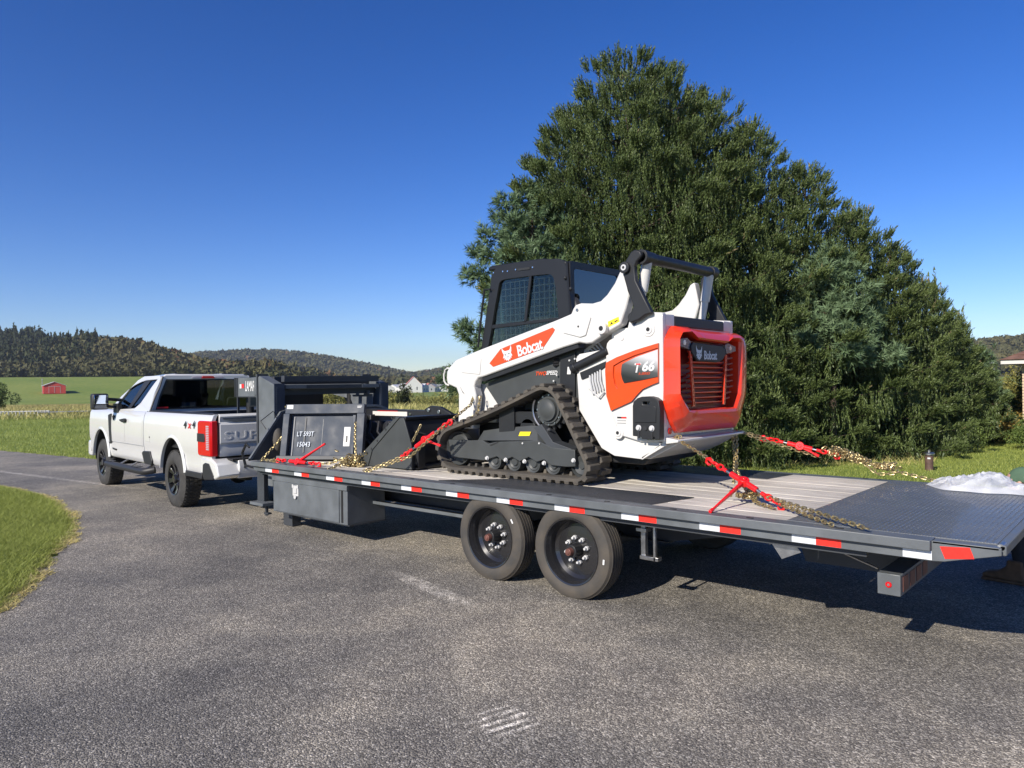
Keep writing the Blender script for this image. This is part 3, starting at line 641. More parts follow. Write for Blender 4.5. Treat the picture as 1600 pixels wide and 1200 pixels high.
# deck planks
pm=[]; RG[0]=1.95
for i in range(4):
    m=bpy.data.materials.new('plank_wood'); m.use_nodes=True; n=m.node_tree; N=n.nodes; L=n.links; b=N['Principled BSDF']; b.inputs['Roughness'].default_value=.85
    tc=N.new('ShaderNodeTexCoord'); mp=N.new('ShaderNodeMapping'); mp.inputs['Scale'].default_value=(1.2,26,26); mp.inputs['Location'].default_value=(i*7.3,i*3.1,0); L.new(tc.outputs['Object'],mp.inputs[0])
    t=N.new('ShaderNodeTexNoise'); t.inputs['Scale'].default_value=1.6; t.inputs['Detail'].default_value=8; t.inputs['Roughness'].default_value=.7; L.new(mp.outputs[0],t.inputs[0])
    g=.92+.05*i; cr=ramp(t.outputs[0],[(.30,(.105*g,.09*g,.075*g)),(.40,(.225*g,.207*g,.178*g)),(.6,(.315*g,.298*g,.262*g)),(.8,(.38*g,.362*g,.325*g))])
    mp2=N.new('ShaderNodeMapping'); mp2.inputs['Scale'].default_value=(.6,1.5,1); L.new(tc.outputs['Object'],mp2.inputs[0]); t2=N.new('ShaderNodeTexNoise'); t2.inputs['Scale'].default_value=2.2; t2.inputs['Detail'].default_value=6; L.new(mp2.outputs[0],t2.inputs[0])
    st=ramp(t2.outputs[0],[(.35,(.72,.70,.68)),(.55,(1.05,1.04,1.02))]); q=N.new('ShaderNodeMix'); q.data_type='RGBA'; q.blend_type='MULTIPLY'; q.inputs[0].default_value=1; L.new(cr.outputs[0],q.inputs[6]); L.new(st.outputs[0],q.inputs[7]); L.new(q.outputs[2],b.inputs['Base Color'])
    bp=N.new('ShaderNodeBump'); bp.inputs['Strength'].default_value=.5; bp.inputs['Distance'].default_value=.004; L.new(t.outputs[0],bp.inputs['Height']); L.new(bp.outputs[0],b.inputs['Normal']); pm.append(m)
NP=13; pw=(YW-.26)/NP; pme=[]
for i in range(4):
    b=M(); b.box(FX+.02,JX-.004,.003,pw-.004,-.04,0); me=mesh_of(b,'deck_plank'); me.materials.append(pm[i]); pme.append(me)
for k in range(NP):
    o=bpy.data.objects.new('deck_plank',pme[(k*3)%4]); COL.objects.link(o); o.parent=tr; o.location=Vector((0,.13+pw*k,ZD-.004*rng.random()-.001))-tr.location
    md=o.modifiers.new('bevel','BEVEL'); md.width=.003; md.segments=1
# tread plate materials
def tread(name,sx,sy,col,diag):
    m=mat(name,col,.38,var=.12,vs=3,coat=.15,dirt=.12); n=m.node_tree; N=n.nodes; L=n.links; b=N['Principled BSDF']
    tc=N.new('ShaderNodeTexCoord'); s=N.new('ShaderNodeSeparateXYZ'); L.new(tc.outputs['Object'],s.inputs[0])
    def mm(op,a,c=0,d=None):
        q=N.new('ShaderNodeMath'); q.operation=op
        for k,v in enumerate((a,c)):
            if isinstance(v,(int,float)): q.inputs[k].default_value=v
            else: L.new(v.outputs[0],q.inputs[k])
        return q
    X=N.new('ShaderNodeMath'); X.operation='MULTIPLY'; X.inputs[1].default_value=math.pi/sx; L.new(s.outputs[0],X.inputs[0])
    Y=N.new('ShaderNodeMath'); Y.operation='MULTIPLY'; Y.inputs[1].default_value=math.pi/sy; L.new(s.outputs[1],Y.inputs[0])
    a=mm('SINE',mm('ADD',X,Y)); c=mm('SINE',mm('SUBTRACT',X,Y)); a2=mm('POWER',mm('ABSOLUTE',a),diag); c2=mm('POWER',mm('ABSOLUTE',c),diag)
    h=mm('MAXIMUM',mm('SUBTRACT',a2,mm('MULTIPLY',c2,.9)),mm('SUBTRACT',c2,mm('MULTIPLY',a2,.9))) if diag<6 else mm('MULTIPLY',mm('ABSOLUTE',a),mm('ABSOLUTE',c))
    bp=N.new('ShaderNodeBump'); bp.inputs['Strength'].default_value=.9; bp.inputs['Distance'].default_value=.004; L.new(h.outputs[0],bp.inputs['Height']); L.new(bp.outputs[0],b.inputs['Normal'])
tread('tread_plate',.030,.030,(.085,.092,.10),2)
tread('tread_strip',.022,.022,(.035,.038,.042),2)
# ribs across the ramp are real, low raised rows
b=M(); b.box(JX,EX,.13,YW-.13,ZD-.012,ZD+.002)
obj('ramp_plate',b,'tread_plate',tr,bev=.002,sm=0)
b=M()
nrow=36
for k in range(nrow):
    x=JX+.03+(EX-JX-.06)*k/(nrow-1)
    for j in range(36):
        y=.15+(YW-.30)*(j+.5*(k%2))/36
        b.add([(x-.005,y,ZD+.0022),(x+.005,y,ZD+.0022),(x+.005,y+.042,ZD+.0022),(x-.005,y+.042,ZD+.0022),(x,y+.006,ZD+.0052),(x,y+.036,ZD+.0052)],[(0,1,4),(1,2,5,4),(2,3,5),(3,0,4,5)])
obj('tread_ridge',b,'tread_plate',tr,sm=0,kind='stuff')
b=M(); b.box(EX-.001,EX+.045,.10,YW-.10,ZD-.055,ZD+.001); obj('ramp_edge',b,'trailer_grey',tr,bev=.006)
# tapering rear side plates beyond the rail ends
for s_ in (0,1):
    f=(lambda v:v) if s_==0 else (lambda v:YW-v)
    pts=[(2.2,ZD-.058),(2.2,ZD-.118),(2.54,ZD-.122),(2.62,ZD-.115),(EX+.03,ZD-.045),(EX+.03,ZD-.006),(2.2,ZD-.006)]
    b=M(); b.prism(pts,'y',f(.044),f(.060)); b.box(2.562,EX+.02,min(f(.044),f(.13)),max(f(.044),f(.13)),ZD-.02,ZD-.004); obj('tail_gusset',b,'trailer_grey',tr,bev=.003)
    b=M(); b.prism([(2.60,ZD-.032),(2.625,ZD-.098),(2.765,ZD-.078),(2.745,ZD-.020)],'y',f(.0415),f(.0435)); obj('reflective_tape',b,'tape_red',tr,sm=0)
for y in (.10,YW-.19):
    b=M(); b.cyl((EX+.02,y,ZD-.01),(EX+.02,y+.09,ZD-.01),.018,n=10); obj('ramp_hinge',b,'steel',tr)
# diamond strips above the wheels
for s_ in (0,1):
    pts=[(-1.62,.135),(.70,.135),(.79,.62),(-1.12,.62)] if s_==0 else [(-1.62,YW-.135),(.86,YW-.135),(.80,YW-.60),(-1.12,YW-.60)]
    b=M(); b.prism(pts,'z',ZD-.001,ZD+.004); obj('tread_strip',b,'tread_strip',tr,sm=0)
# frame beams, crossmembers, axles
for y in (.72,1.75):
    b=M(); b.prism([(-4.8,.415),(.5,.415),(1.4,.60),(2.3,.60),(2.3,.71),(-4.8,.71)],'y',y+.04,y+.07); b.box(-4.8,.5,y,y+.11,.405,.4149); obj('frame_beam',b,'trailer_dark',tr,bev=.002)
b=M()
for k in range(17): b.box(-4.6+k*.41,-4.56+k*.41,.14,YW-.14,.713,.772)
obj('crossmember',b,'trailer_dark',tr)
for x in (0,-.89):
    b=M(); b.cyl((x,.32,.385),(x,YW-.32,.385),.055,n=16); obj('axle',b,'trailer_dark',tr)
    for f in (0,1):
        y=.95 if f==0 else YW-1.05
        b=M()
        for j in range(4): b.box(x-.38+.06*j,x+.38-.06*j,y,y+.06,.46+.012*j,.470+.012*j)
        obj('leaf_spring',b,'trailer_dark',tr)
for x in (0,-.89):
    wheel(tr,'wheel',(x,.052,.385),.385,.215,.268,1,8,'tyre_dusty','rim_black','steel')
    wheel(tr,'wheel',(x,YW-.052,.385),.385,.215,.268,1,8,'tyre_dusty','rim_black','steel',flip=-1)
for wx,a in ((0,-.1),(-.89,.55)):
    c=Vector((wx,.046,.385)); r=.33; b=M(); q=Vector((math.cos(a),0,math.sin(a))); t=Vector((-q.z,0,q.x)); P=c+q*r-Vector((0,.004,0))
    b.add([P+q*.008+t*.02,P+q*.008-t*.02,P-q*.008-t*.02,P-q*.008+t*.02],[(0,1,2,3)]); obj('tyre_label',b,'sticker_white',tr,sm=0)
# tool box
b=M(); b.box(-4.52,-3.02,.09,.60,.23,.655); b.box(-4.53,-3.01,.075,.12,.60,.66); tb=obj('tool_box',b,'trailer_grey',tr,bev=.006)
b=M(); b.box(-4.46,-3.16,.078,.09,.245,.60); obj('box_door',b,'trailer_grey',tb,bev=.004)
b=M(); b.box(-3.125,-3.095,.082,.0895,.25,.60); obj('door_gap',b,'sticker_black',tb,sm=0)
b=M(); b.box(-4.06,-3.94,.070,.078,.46,.58); b.box(-4.03,-3.97,.060,.070,.49,.55); b.cyl((-4.0,.07,.45),(-4.0,.058,.45),.025,n=12); b.box(-4.07,-4.04,.066,.072,.55,.59); b.box(-3.97,-3.94,.066,.072,.55,.59); obj('latch',b,'bright_nut',tb,bev=.002)
b=M(); b.box(-4.3,-3.0,.10,.58,.22,.23); obj('box_rack',b,'trailer_dark',tr)
# rear bumper tube under the tail
b=M(); b.box(2.215,2.345,.25,YW-.25,.41,.54); bp_=obj('rear_bumper',b,'trailer_grey',tr,bev=.004)
b=M(); b.cyl((2.28,.249,.475),(2.28,.243,.475),.018,n=16); obj('marker_light',b,'lens_red',bp_)
b=M(); b.cyl((2.28,.243,.475),(2.28,.240,.475),.007,n=10); obj('marker_bulb',b,'chrome',bp_)
for k in range(4):
    b=M(); b.box(2.346,2.349,.30+.16*k,.42+.16*k,.43,.52); obj('tail_light',b,'rusty_cap',bp_,sm=0)
for y in (.75,1.78):
    b=M(); b.hull8([(1.6,y,.42),(2.22,y,.42),(2.22,y+.08,.42),(1.6,y+.08,.42)],[(1.5,y,.70),(2.3,y,.76),(2.3,y+.08,.76),(1.5,y+.08,.70)]); obj('bumper_bracket',b,'trailer_dark',tr)
b=M(); b.tube([(1.75,.42,.70),(2.0,.36,.60),(2.20,.33,.545)],.008,6); obj('light_cable',b,'steel',tr)
# licence tag hanging on a bracket (plain weathered card)
b=M(); b.add([(1.50,.11,.70),(1.73,.11,.70),(1.66,.09,.53),(1.44,.10,.60)],[(0,1,2,3)]); b.xf(lambda q:(q[0]+.02,q[1],q[2]))
b=M(); b.prism([(1.56,.695),(1.72,.695),(1.785,.615),(1.66,.555)],'y',.16,.163); obj('hanging_tag',b,'steel',tr,sm=0)
b=M(); b.prism([(1.55,.695),(1.60,.695),(1.59,.64),(1.56,.625)],'y',.20,.203); obj('tag_flap',b,'roof_grey',tr,sm=0)
# mud bracket behind wheels
b=M(); b.box(.50,.54,.30,.34,.36,.70); b.box(.50,.66,.28,.34,.36,.39); b.box(.62,.64,.28,.31,.36,.64); b.box(.47,.56,.28,.36,.57,.60); obj('axle_bracket',b,'steel',tr,bev=.003)
b=M(); b.box(-3.42,-1.35,.43,.50,.418,.450); obj('sunlit_strip_bar',b,'trailer_grey',tr,bev=.004)  # bar added where the sun reaches, standing in for the lit frame strip
# headboard with sloping shoulders
b=M(); b.prism([(.0,ZD),(.0,ZD+.02),(.44,1.395),(.60,1.43),(1.99,1.43),(2.15,1.395),(2.59,ZD+.02),(2.59,ZD)],'x',-4.945,-4.93)
obj('headboard',b,'trailer_dark',tr)
b=M(); b.tube([(-4.93,.02,ZD+.02),(-4.93,.45,1.40),(-4.93,.62,1.445),(-4.93,1.97,1.445),(-4.93,2.14,1.40),(-4.93,2.57,ZD+.02)],.022,4); obj('headboard_rim',b,'trailer_grey',tr)
b=M(); b.tube([(-4.90,.22,1.20),(-4.99,.20,1.30),(-4.96,.36,1.42),(-4.90,.37,1.33)],.006,6); obj('handle',b,'loader_black',tr)
# gooseneck: two uprights, cross beams, two necks that meet at the coupler
for s_ in (0,1):
    f=(lambda v:v) if s_==0 else (lambda v:YW-v)
    def yb(a,c): return (min(f(a),f(c)),max(f(a),f(c)))
    y0,y1=yb(.38,.52)
    b=M(); b.prism([(-5.36,.45),(-5.36,1.86),(-5.33,1.875),(-4.99,1.765),(-4.97,1.74),(-4.97,.45)],'y',y0,y1); up=obj('upright',b,'trailer_grey',tr,bev=.004)
    b=M(); b.prism([(-5.40,.45),(-5.40,1.90),(-5.365,1.90),(-5.365,.45)],'y',y0-.01,y1+.01); obj('upright_flange',b,'trailer_dark',up)
    b=M(); b.box(-4.969,-4.955,y0-.004,y1+.004,.5,1.77); 
    for k in range(22): b.box(-4.955,-4.949,y0+.02,y1-.02,1.12+.028*k,1.135+.028*k)
    obj('ladder_tread',b,'attach_blue',up)
    # neck
    ya,yc=(f(.42),f(.50)),(f(1.10),f(1.20))
    b=M(); z0,z1=1.62,1.865
    b.hull8([(-5.38,ya[0],z0),(-5.38,ya[1],z0),(-7.25,yc[1],z0),(-7.25,yc[0],z0)],[(-5.38,ya[0],z1),(-5.38,ya[1],z1),(-7.25,yc[1],z1),(-7.25,yc[0],z1)])
    nk=obj('neck_beam',b,'trailer_grey',tr,bev=.004)
    b=M(); b.hull8([(-5.2,f(.40),1.45),(-5.2,f(.48),1.45),(-5.9,f(.70),1.61),(-5.9,f(.62),1.61)],[(-5.2,f(.40),1.61),(-5.2,f(.48),1.61),(-5.9,f(.70),1.62),(-5.9,f(.62),1.62)]); obj('neck_gusset',b,'trailer_grey',nk)
b=M(); b.box(-6.32,-5.42,.60,.612,1.60,1.862); npl=obj('name_plate',b,'trailer_grey',tr,bev=.004)
b=M(); b.box(-6.32,-5.42,.590,.612,1.590,1.604); b.box(-6.33,-6.31,.590,.62,1.30,1.862); obj('plate_flange',b,'trailer_dark',npl)
XL=[(-5.978,1.737),(-6.174,1.747),(-6.237,1.743),(-5.753,1.744)]
text('LAMAR',.20,'sticker_white',npl,(XL[0][0],.5985,XL[0][1]),(1,0,0),(0,0,1),shear=.12,bold=.003,xs=.40)
for (x,z),mm_,w in zip(XL[1:],('sticker_red','sticker_white','sticker_white'),(.035,.025,.03)):
    b=M(); b.box(x-w,x+w,.5975,.599,z-.03,z+.03); obj('maker_mark',b,mm_,npl,sm=0)
b=M(); b.box(-5.05,-4.975,.53,YW-.53,1.79,1.87); b.box(-5.30,-5.22,.53,YW-.53,1.76,1.865); obj('cross_beam',b,'trailer_dark',tr,bev=.004)
b=M(); b.box(-5.02,-4.96,.53,YW-.53,1.70,1.755); b.box(-5.12,-5.06,.53,YW-.53,1.62,1.70); obj('cross_beam',b,'trailer_dark',tr,bev=.004)
b=M(); b.box(-5.055,-4.957,.55,.85,1.705,1.752); b.box(-5.055,-4.957,1.75,2.05,1.705,1.752); obj('beam_plate',b,'trailer_grey',tr,bev=.002)
b=M(); b.prism([(-5.35,1.08),(-5.35,1.62),(-5.95,1.62)],'y',2.09,2.10); b.prism([(-5.0,1.60),(-5.0,1.66),(-5.5,1.66),(-5.45,1.60)],'y',1.9,1.91); b.prism([(-4.99,1.1),(-4.99,1.61),(-5.55,1.61),(-5.25,1.1)],'y',1.95,1.96); obj('far_gusset',b,'trailer_grey',tr)
b=M(); b.box(-7.35,-7.15,1.08,1.51,1.58,1.88); b.cyl((-7.25,1.295,1.75),(-7.25,1.295,1.05),.06,n=16); b.cyl((-7.25,1.295,1.12),(-7.25,1.295,.98),.09,n=16); obj('coupler',b,'loader_black',tr,bev=.004)
b=M(); b.box(-6.4,-6.0,.80,1.8,1.45,1.61); b.cyl((-5.55,.62,1.75),(-5.55,.62,.5),.05,n=12); b.cyl((-5.55,1.97,1.75),(-5.55,1.97,.5),.05,n=12); obj('jack_leg',b,'loader_black',tr)
b=M(); b.box(-5.6,-5.5,.55,.7,1.30,1.42); obj('spare_decal',b,'sticker_white',tr,sm=0)
# front step and legs below the nose
b=M(); b.box(-5.02,-4.86,.16,.22,.30,.76); b.box(-4.72,-4.55,.22,.28,.25,.70); obj('nose_leg',b,'trailer_dark',tr,bev=.003)
b=M(); b.box(-5.03,-4.72,.06,.24,.265,.30)
for k in range(5): b.cyl((-4.99+.055*k,.15,.30),(-4.99+.055*k,.15,.306),.015,n=8)
obj('step',b,'trailer_grey',tr,bev=.003)
b=M(); b.box(-4.79,-4.76,.13,.16,.14,.265); b.box(-4.80,-4.70,.12,.17,.16,.18); b.box(-4.65,-4.45,.30,.42,.02,.35); obj('step_post',b,'trailer_dark',tr)
b=M(); b.tube([(-4.95,.1,.72),(-5.16,.08,.74),(-5.20,.06,.90),(-5.06,.04,1.02)],.018,6); b.tube([(-5.06,.04,1.02),(-4.97,.03,.98)],.012,6); obj('safety_hook',b,'loader_black',tr)
# ------------------------------------------------------------ compact track loader
YC=1.43                       # middle of the machine
ld=thing('track_loader','white and orange compact track loader with black cab, chained down on the trailer deck','track loader',(-.9,YC,ZD))
def mir(b): return M_mir(b)
def M_mir(b):
    r=M(); r.add([(q[0],2*YC-q[1],q[2]) for q in b.v],[f[::-1] for f in b.f]); return r
def both(name,make,m,bev=0,parent=None,sm=35,**k):
    b=make(M()); a=obj(name,b,m,parent or ld,bev=bev,sm=sm,**k); c=obj(name,M_mir(b),m,parent or ld,bev=bev,sm=sm,**k); return a,c
# ---- tracks: hull of three circles
CIR=[(-1.93,1.07,.25),(-.726,1.481,.25),(-.354,.988,.17)]
def belt_path(off,step=.05):
    pts=[]
    for x,z,r in CIR:
        for k in range(180):
            a=2*math.pi*k/180; pts.append((x+(r+off)*math.cos(a),z+(r+off)*math.sin(a)))
    pts=sorted(set((round(a,5),round(b,5)) for a,b in pts))
    def cr(o,a,b): return (a[0]-o[0])*(b[1]-o[1])-(a[1]-o[1])*(b[0]-o[0])
    lo=[]
    for p in pts:
        while len(lo)>1 and cr(lo[-2],lo[-1],p)<=0: lo.pop()
        lo.append(p)
    up=[]
    for p in pts[::-1]:
        while len(up)>1 and cr(up[-2],up[-1],p)<=0: up.pop()
        up.append(p)
    h=lo[:-1]+up[:-1]
    L=[0]
    for i in range(len(h)):
        a,b=h[i],h[(i+1)%len(h)]; L.append(L[-1]+math.hypot(b[0]-a[0],b[1]-a[1]))
    n=round(L[-1]/step); out=[]
    for k in range(n):
        s=L[-1]*k/n; i=max(j for j in range(len(h)) if L[j]<=s); a,b=h[i],h[(i+1)%len(h)]; t=(s-L[i])/(L[i+1]-L[i]); out.append((a[0]+(b[0]-a[0])*t,a[1]+(b[1]-a[1])*t))
    return out
def sag(P): # slight sag of the long upper run
    o=[]
    for x,z in P:
        t=(x+1.95)/1.2
        if 0<t<1 and z>1.2: z-=.018*math.sin(math.pi*t)
        o.append((x,z))
    return o
TY0,TY1=.60,.95
belts=[]
for far in (0,1):
    g=(lambda y:y) if not far else (lambda y:2*YC-y)
    path=sag(belt_path(-.034)); n=len(path); b=M(); V=[];F=[]
    for i,(x,z) in enumerate(path):
        p0=path[i-1];p1=path[(i+1)%n]; t=Vector((p1[0]-p0[0],0,p1[1]-p0[1])).normalized(); nn=Vector((t.z,0,-t.x))
        for (y,o) in ((TY0,0),(TY0,-.028),(TY0+.02,-.034),(TY1-.02,-.034),(TY1,-.028),(TY1,0)):
            V.append((x+nn.x*o,g(y),z+nn.z*o))
    for i in range(n):
        j=(i+1)%n
        F+=[(i*6+k,i*6+(k+1)%6,j*6+(k+1)%6,j*6+k) for k in range(6)]
    b.add(V,F); bt=obj('rubber_track',b,'track_rubber',ld,sm=50); belts.append(bt)
    # lugs in two staggered rows
    lp=sag(belt_path(-.034,.0505)); nl=len(lp)
    def lug(y0,y1):
        b=M(); w=.020
        b.hull8([(-.032,y0,-.002),(.032,y0,-.002),(.032,y1,-.002),(-.032,y1,-.002)],[(-.023,y0+.006,.030),(.023,y0+.006,.030),(.023,y1-.004,.030),(-.023,y1-.004,.030)])
        b.hull8([(-.030,(y0+y1)/2-.03,-.002),(.030,(y0+y1)/2-.03,-.002),(.030,(y0+y1)/2+.03,-.002),(-.030,(y0+y1)/2+.03,-.002)],[(-.022,(y0+y1)/2-.02,.022),(.022,(y0+y1)/2-.02,.022),(.022,(y0+y1)/2+.02,.022),(-.022,(y0+y1)/2+.02,.022)])
        return b
    if not far:
        rows=[(TY0-.004,TY0+.165),(TY0+.185,TY1+.004)]
        for r_,(ya,yb) in enumerate(rows):
            me=mesh_of(lug(ya,yb),'track_lug'); me.materials.append(MT['track_rubber'])
            for i in range(nl):
                if i%2!=r_: continue
                p0=lp[i-1];p1=lp[(i+1)%nl]; t=Vector((p1[0]-p0[0],0,p1[1]-p0[1])).normalized(); ang=math.atan2(t.z,t.x)
                o=bpy.data.objects.new('track_lug',me); COL.objects.link(o); o.parent=bt; o.location=Vector((lp[i][0],0,lp[i][1]))-ld.location; o.rotation_euler=(math.pi,-ang if False else 0,0)
                nn=Vector((t.z,0,-t.x)); Mx=Matrix(((-t.x,0,nn.x),(0,1,0),(-t.z,0,nn.z))).to_4x4(); o.rotation_euler=Mx.to_euler()
                md=o.modifiers.new('bevel','BEVEL'); md.width=.004; md.segments=1
    else:
        b=M()
        for i in range(nl):
            p0=lp[i-1];p1=lp[(i+1)%nl]; t=Vector((p1[0]-p0[0],0,p1[1]-p0[1])).normalized(); nn=Vector((t.z,0,-t.x)); ya,yb=((TY0,TY0+.165),(TY0+.185,TY1))[i%2]
            q=lug(2*YC-yb,2*YC-ya); q.xf(lambda w:(lp[i][0]+t.x*w[0]+nn.x*w[2],w[1],lp[i][1]+t.z*w[0]+nn.z*w[2])); b.add(q.v,q.f)
        obj('track_lugs',b,'track_rubber',bt,sm=30,kind='stuff')
    # inner drive blocks, seen along the bottom
    b=M(); ip=sag(belt_path(-.068,.101))
    for i,(x,z) in enumerate(ip):
        if not far: b.hull8([(x-.02,TY0+.13,z-.008),(x+.02,TY0+.13,z-.008),(x+.02,TY0+.22,z-.008),(x-.02,TY0+.22,z-.008)],[(x-.012,TY0+.14,z+.035),(x+.012,TY0+.14,z+.035),(x+.012,TY0+.21,z+.035),(x-.012,TY0+.21,z+.035)])
    if not far: obj('drive_blocks',b,'track_rubber',bt,sm=0,kind='stuff')
    # idlers, sprocket, rollers
    b=M(); x,z,r=CIR[0]; prof=[(0,.0),(0,.05),(.012,.06),(.0,.13),(.02,.15),(-.012,.17),(-.012,r-.078),(.05,r-.078),(.08,r-.10),(.08,0)]
    b.lathe([(o if not far else -o,rr) for o,rr in prof],(x+.01,g(TY0+.10),z),'y',40); obj('front_idler',b,'bucket_grey',bt,sm=40)
    b=M(); x,z,r=CIR[2]; b.lathe([(o if not far else -o,rr*.62) for o,rr in prof],(x,g(TY0+.10),z),'y',32); obj('rear_idler',b,'bucket_grey',bt,sm=40)
    b=M(); x,z,r=CIR[1]; T=[]
    for k in range(17*4):
        a=2*math.pi*k/68; T.append((x+(r-.055 if k%4 in(0,1) else r-.095)*math.cos(a),z+(r-.055 if k%4 in(0,1) else r-.095)*math.sin(a)))
    b.prism(T,'y',g(TY0+.15),g(TY0+.18)); sp=obj('sprocket',b,'loader_black',bt,bev=.003)
    b=M(); b.lathe([(o if not far else -o,rr) for o,rr in [(0,0),(0,.07),(.004,.075),(.004,.10),(.03,.108),(.03,.125),(.045,.128),(.045,.15),(.10,.15)]],(x,g(TY0+.07),z),'y',36); obj('drive_hub',b,'bucket_grey',sp,sm=40)
    if not far:
        b=M()
        for k in range(12):
            a=2*math.pi*k/12; b.cyl((x+.137*math.cos(a),TY0+.115,z+.137*math.sin(a)),(x+.137*math.cos(a),TY0+.104,z+.137*math.sin(a)),.009,n=6)
        b.tube([(x+.185*math.cos(a),TY0+.10,z+.185*math.sin(a)) for a in [R(150+8*k) for k in range(17)]],.010,6)
        obj('hub_bolts',b,'steel',sp,kind='stuff')
    for k,xx in enumerate((-1.40,-1.145,-.905,-.665)):
        b=M(); b.lathe([(o if not far else -o,rr) for o,rr in [(0,0),(0,.035),(.015,.045),(.004,.062),(.01,.072),(-.004,.088),(.05,.095),(.09,.082),(.09,0)]],(xx,g(TY0+.085),.975),'y',28); ro=obj('track_roller',b,'steel' if False else 'bucket_grey',bt,sm=40)
FR=[[(-2.033,1.156),(-1.716,1.160),(-1.537,1.170),(-1.466,1.138),(-1.353,1.162),(-0.823,1.196),(-0.652,1.139),(-0.393,1.131),(-0.389,0.980),(-0.497,0.971),(-0.669,0.974),(-0.749,1.022),(-0.842,0.993),(-0.935,1.035),(-1.048,0.986),(-1.145,1.023),(-1.263,0.980),(-1.347,1.018),(-1.451,0.987),(-1.525,0.968),(-1.793,0.974),(-1.992,0.976)]][0]
def uf(b): return b.prism(FR,'y',.655,.70)
a_,_f=both('track_frame',uf,'bucket_grey',bev=.006)
CV=[[(-1.661,1.146),(-1.579,1.259),(-1.349,1.291),(-0.946,1.328),(-0.881,1.327),(-0.688,1.134)]][0]
def cv(b):
    n=len(CV); lo=[(x,.657,z) for x,z in [[(-1.618,1.151),(-1.539,1.167),(-1.312,1.176),(-0.912,1.193),(-0.824,1.190),(-0.654,1.139)]][0]]
    hi=[(x,.72,z) for x,z in CV]; b.add(lo+hi,[(i,i+1,n+i+1,n+i) for i in range(n-1)]+[tuple(range(2*n-1,n-1,-1))]); return b
both('frame_cover',cv,'bucket_grey')
# dirty shelf and inner guards by the sprocket
both('frame_shelf',lambda b:b.prism([[(-0.874,1.312),(-0.780,1.350),(-0.646,1.189),(-0.434,1.135),(-0.435,1.117),(-0.692,1.128)]][0],'y',.66,.80),'trailer_dark',bev=.003)
both('chassis_axle',lambda b:b.box(-1.35,-1.15,.70,.95,1.15,1.5),'loader_black')
both('drive_motor_case',lambda b:b.cyl((-1.0,.72,1.30),(-1.0,.95,1.30),.10,n=20).box(-1.16,-.84,.72,.80,1.34,1.46),'loader_black',bev=.01)
bolt=None
for x,z in [[(-1.472,0.995),(-1.224,0.992),(-0.983,0.991),(-0.745,0.990),(-0.405,1.034)]][0]:
    b=M(); b.cyl((x,.655,z),(x,.635,z),.016,n=10); b.cyl((x,.655,z),(x,.648,z),.022,n=12); obj('frame_bolt',b,'bright_nut',a_,bev=.002)
for x,z in [[(-1.004,1.162),(-0.800,1.171)]][0]:
    b=M(); b.cyl((x,.655,z),(x,.645,z),.010,n=8); obj('frame_bolt',b,'bright_nut',a_,bev=.002)
b=M(); b.prism([[(-1.055,1.269),(-0.919,1.273),(-0.940,1.234),(-1.077,1.228)]][0],'y',.675,.678); obj('warning_sticker',b,'sticker_yellow',a_,sm=0)
b=M(); b.prism([[(-1.440,1.127),(-1.302,1.171),(-1.327,1.151),(-1.423,1.115)]][0],'y',.6535,.6545); obj('frame_crease',b,'sticker_black',a_,sm=0)
# ---- chassis between the tracks
b=M(); b.prism([(-1.90,1.05),(-1.80,1.0),(-.1,1.0),(.12,1.0),(.42,1.22),(.42,1.5),(-.30,1.95),(-1.35,1.95),(-1.78,1.70),(-1.88,1.40)],'y',.97,2*YC-.97); obj('chassis',b,'loader_black',ld,bev=.01)
# dark side panel with the speed lettering
SP=[[(-1.696,1.727),(-0.479,2.128),(-0.467,1.568),(-0.909,1.474),(-1.468,1.467)]][0]
b=M(); b.prism(SP,'y',.86,.97); sp_=obj('side_panel',b,'bucket_grey',ld,bev=.004)
b=M(); b.prism([(x,z) for x,z in SP],'y',2*YC-.97,2*YC-.86); obj('side_panel',b,'bucket_grey',ld,bev=.004)
P_=[[(-0.867,1.823)]][0][0]; slp=Vector((1,0,.055))
text('TWO',.052,'orange_paint',ld,(P_[0]-.075,.857,P_[1]-.003),(1,0,0),(0,0,1),shear=.3,bold=.001,xs=1.05)
text('SPEED',.052,'sticker_white',ld,(P_[0]+.06,.857,P_[1]+.002),(1,0,0),(0,0,1),shear=.3,bold=.001,xs=.95)
b=M(); b.prism([[(-0.685,2.048),(-0.617,2.069),(-0.513,2.064),(-0.521,1.586),(-0.701,1.567)]][0],'y',.84,.858); pn=obj('valve_panel',b,'loader_black',ld,bev=.004)
b=M(); b.prism([[(-0.598,1.877),(-0.560,1.876),(-0.565,1.808),(-0.606,1.809)]][0],'y',.835,.8395); obj('panel_label',b,'sticker_white',pn,sm=0)
for q in [[(-0.574,1.936),(-0.724,1.802),(-0.763,1.749),(-0.511,1.949),(-0.508,1.905),(-0.471,1.968)]][0]:
    b=M(); b.cyl((q[0],.84,q[1]),(q[0],.828,q[1]),.009,n=8); obj('panel_bolt',b,'bright_nut',pn)
b=M(); q=[[(-0.490,1.857)]][0][0]; b.cyl((q[0],.84,q[1]),(q[0],.79,q[1]),.024,n=16); b.cyl((q[0],.79,q[1]),(q[0],.786,q[1]),.013,n=12); obj('grease_fitting',b,'chrome',pn,bev=.002)
# coiled hose bundle left of the valve panel
b=M()
for k in range(5):
    x,z=[[(-0.752,1.960)]][0][0]; b.tube([(x-.03,.86,z-.06+.024*k),(x,.83,z-.064+.024*k),(x+.03,.86,z-.06+.024*k)],.011,6)
obj('ribbed_hose',b,'loader_black',ld,kind='stuff')
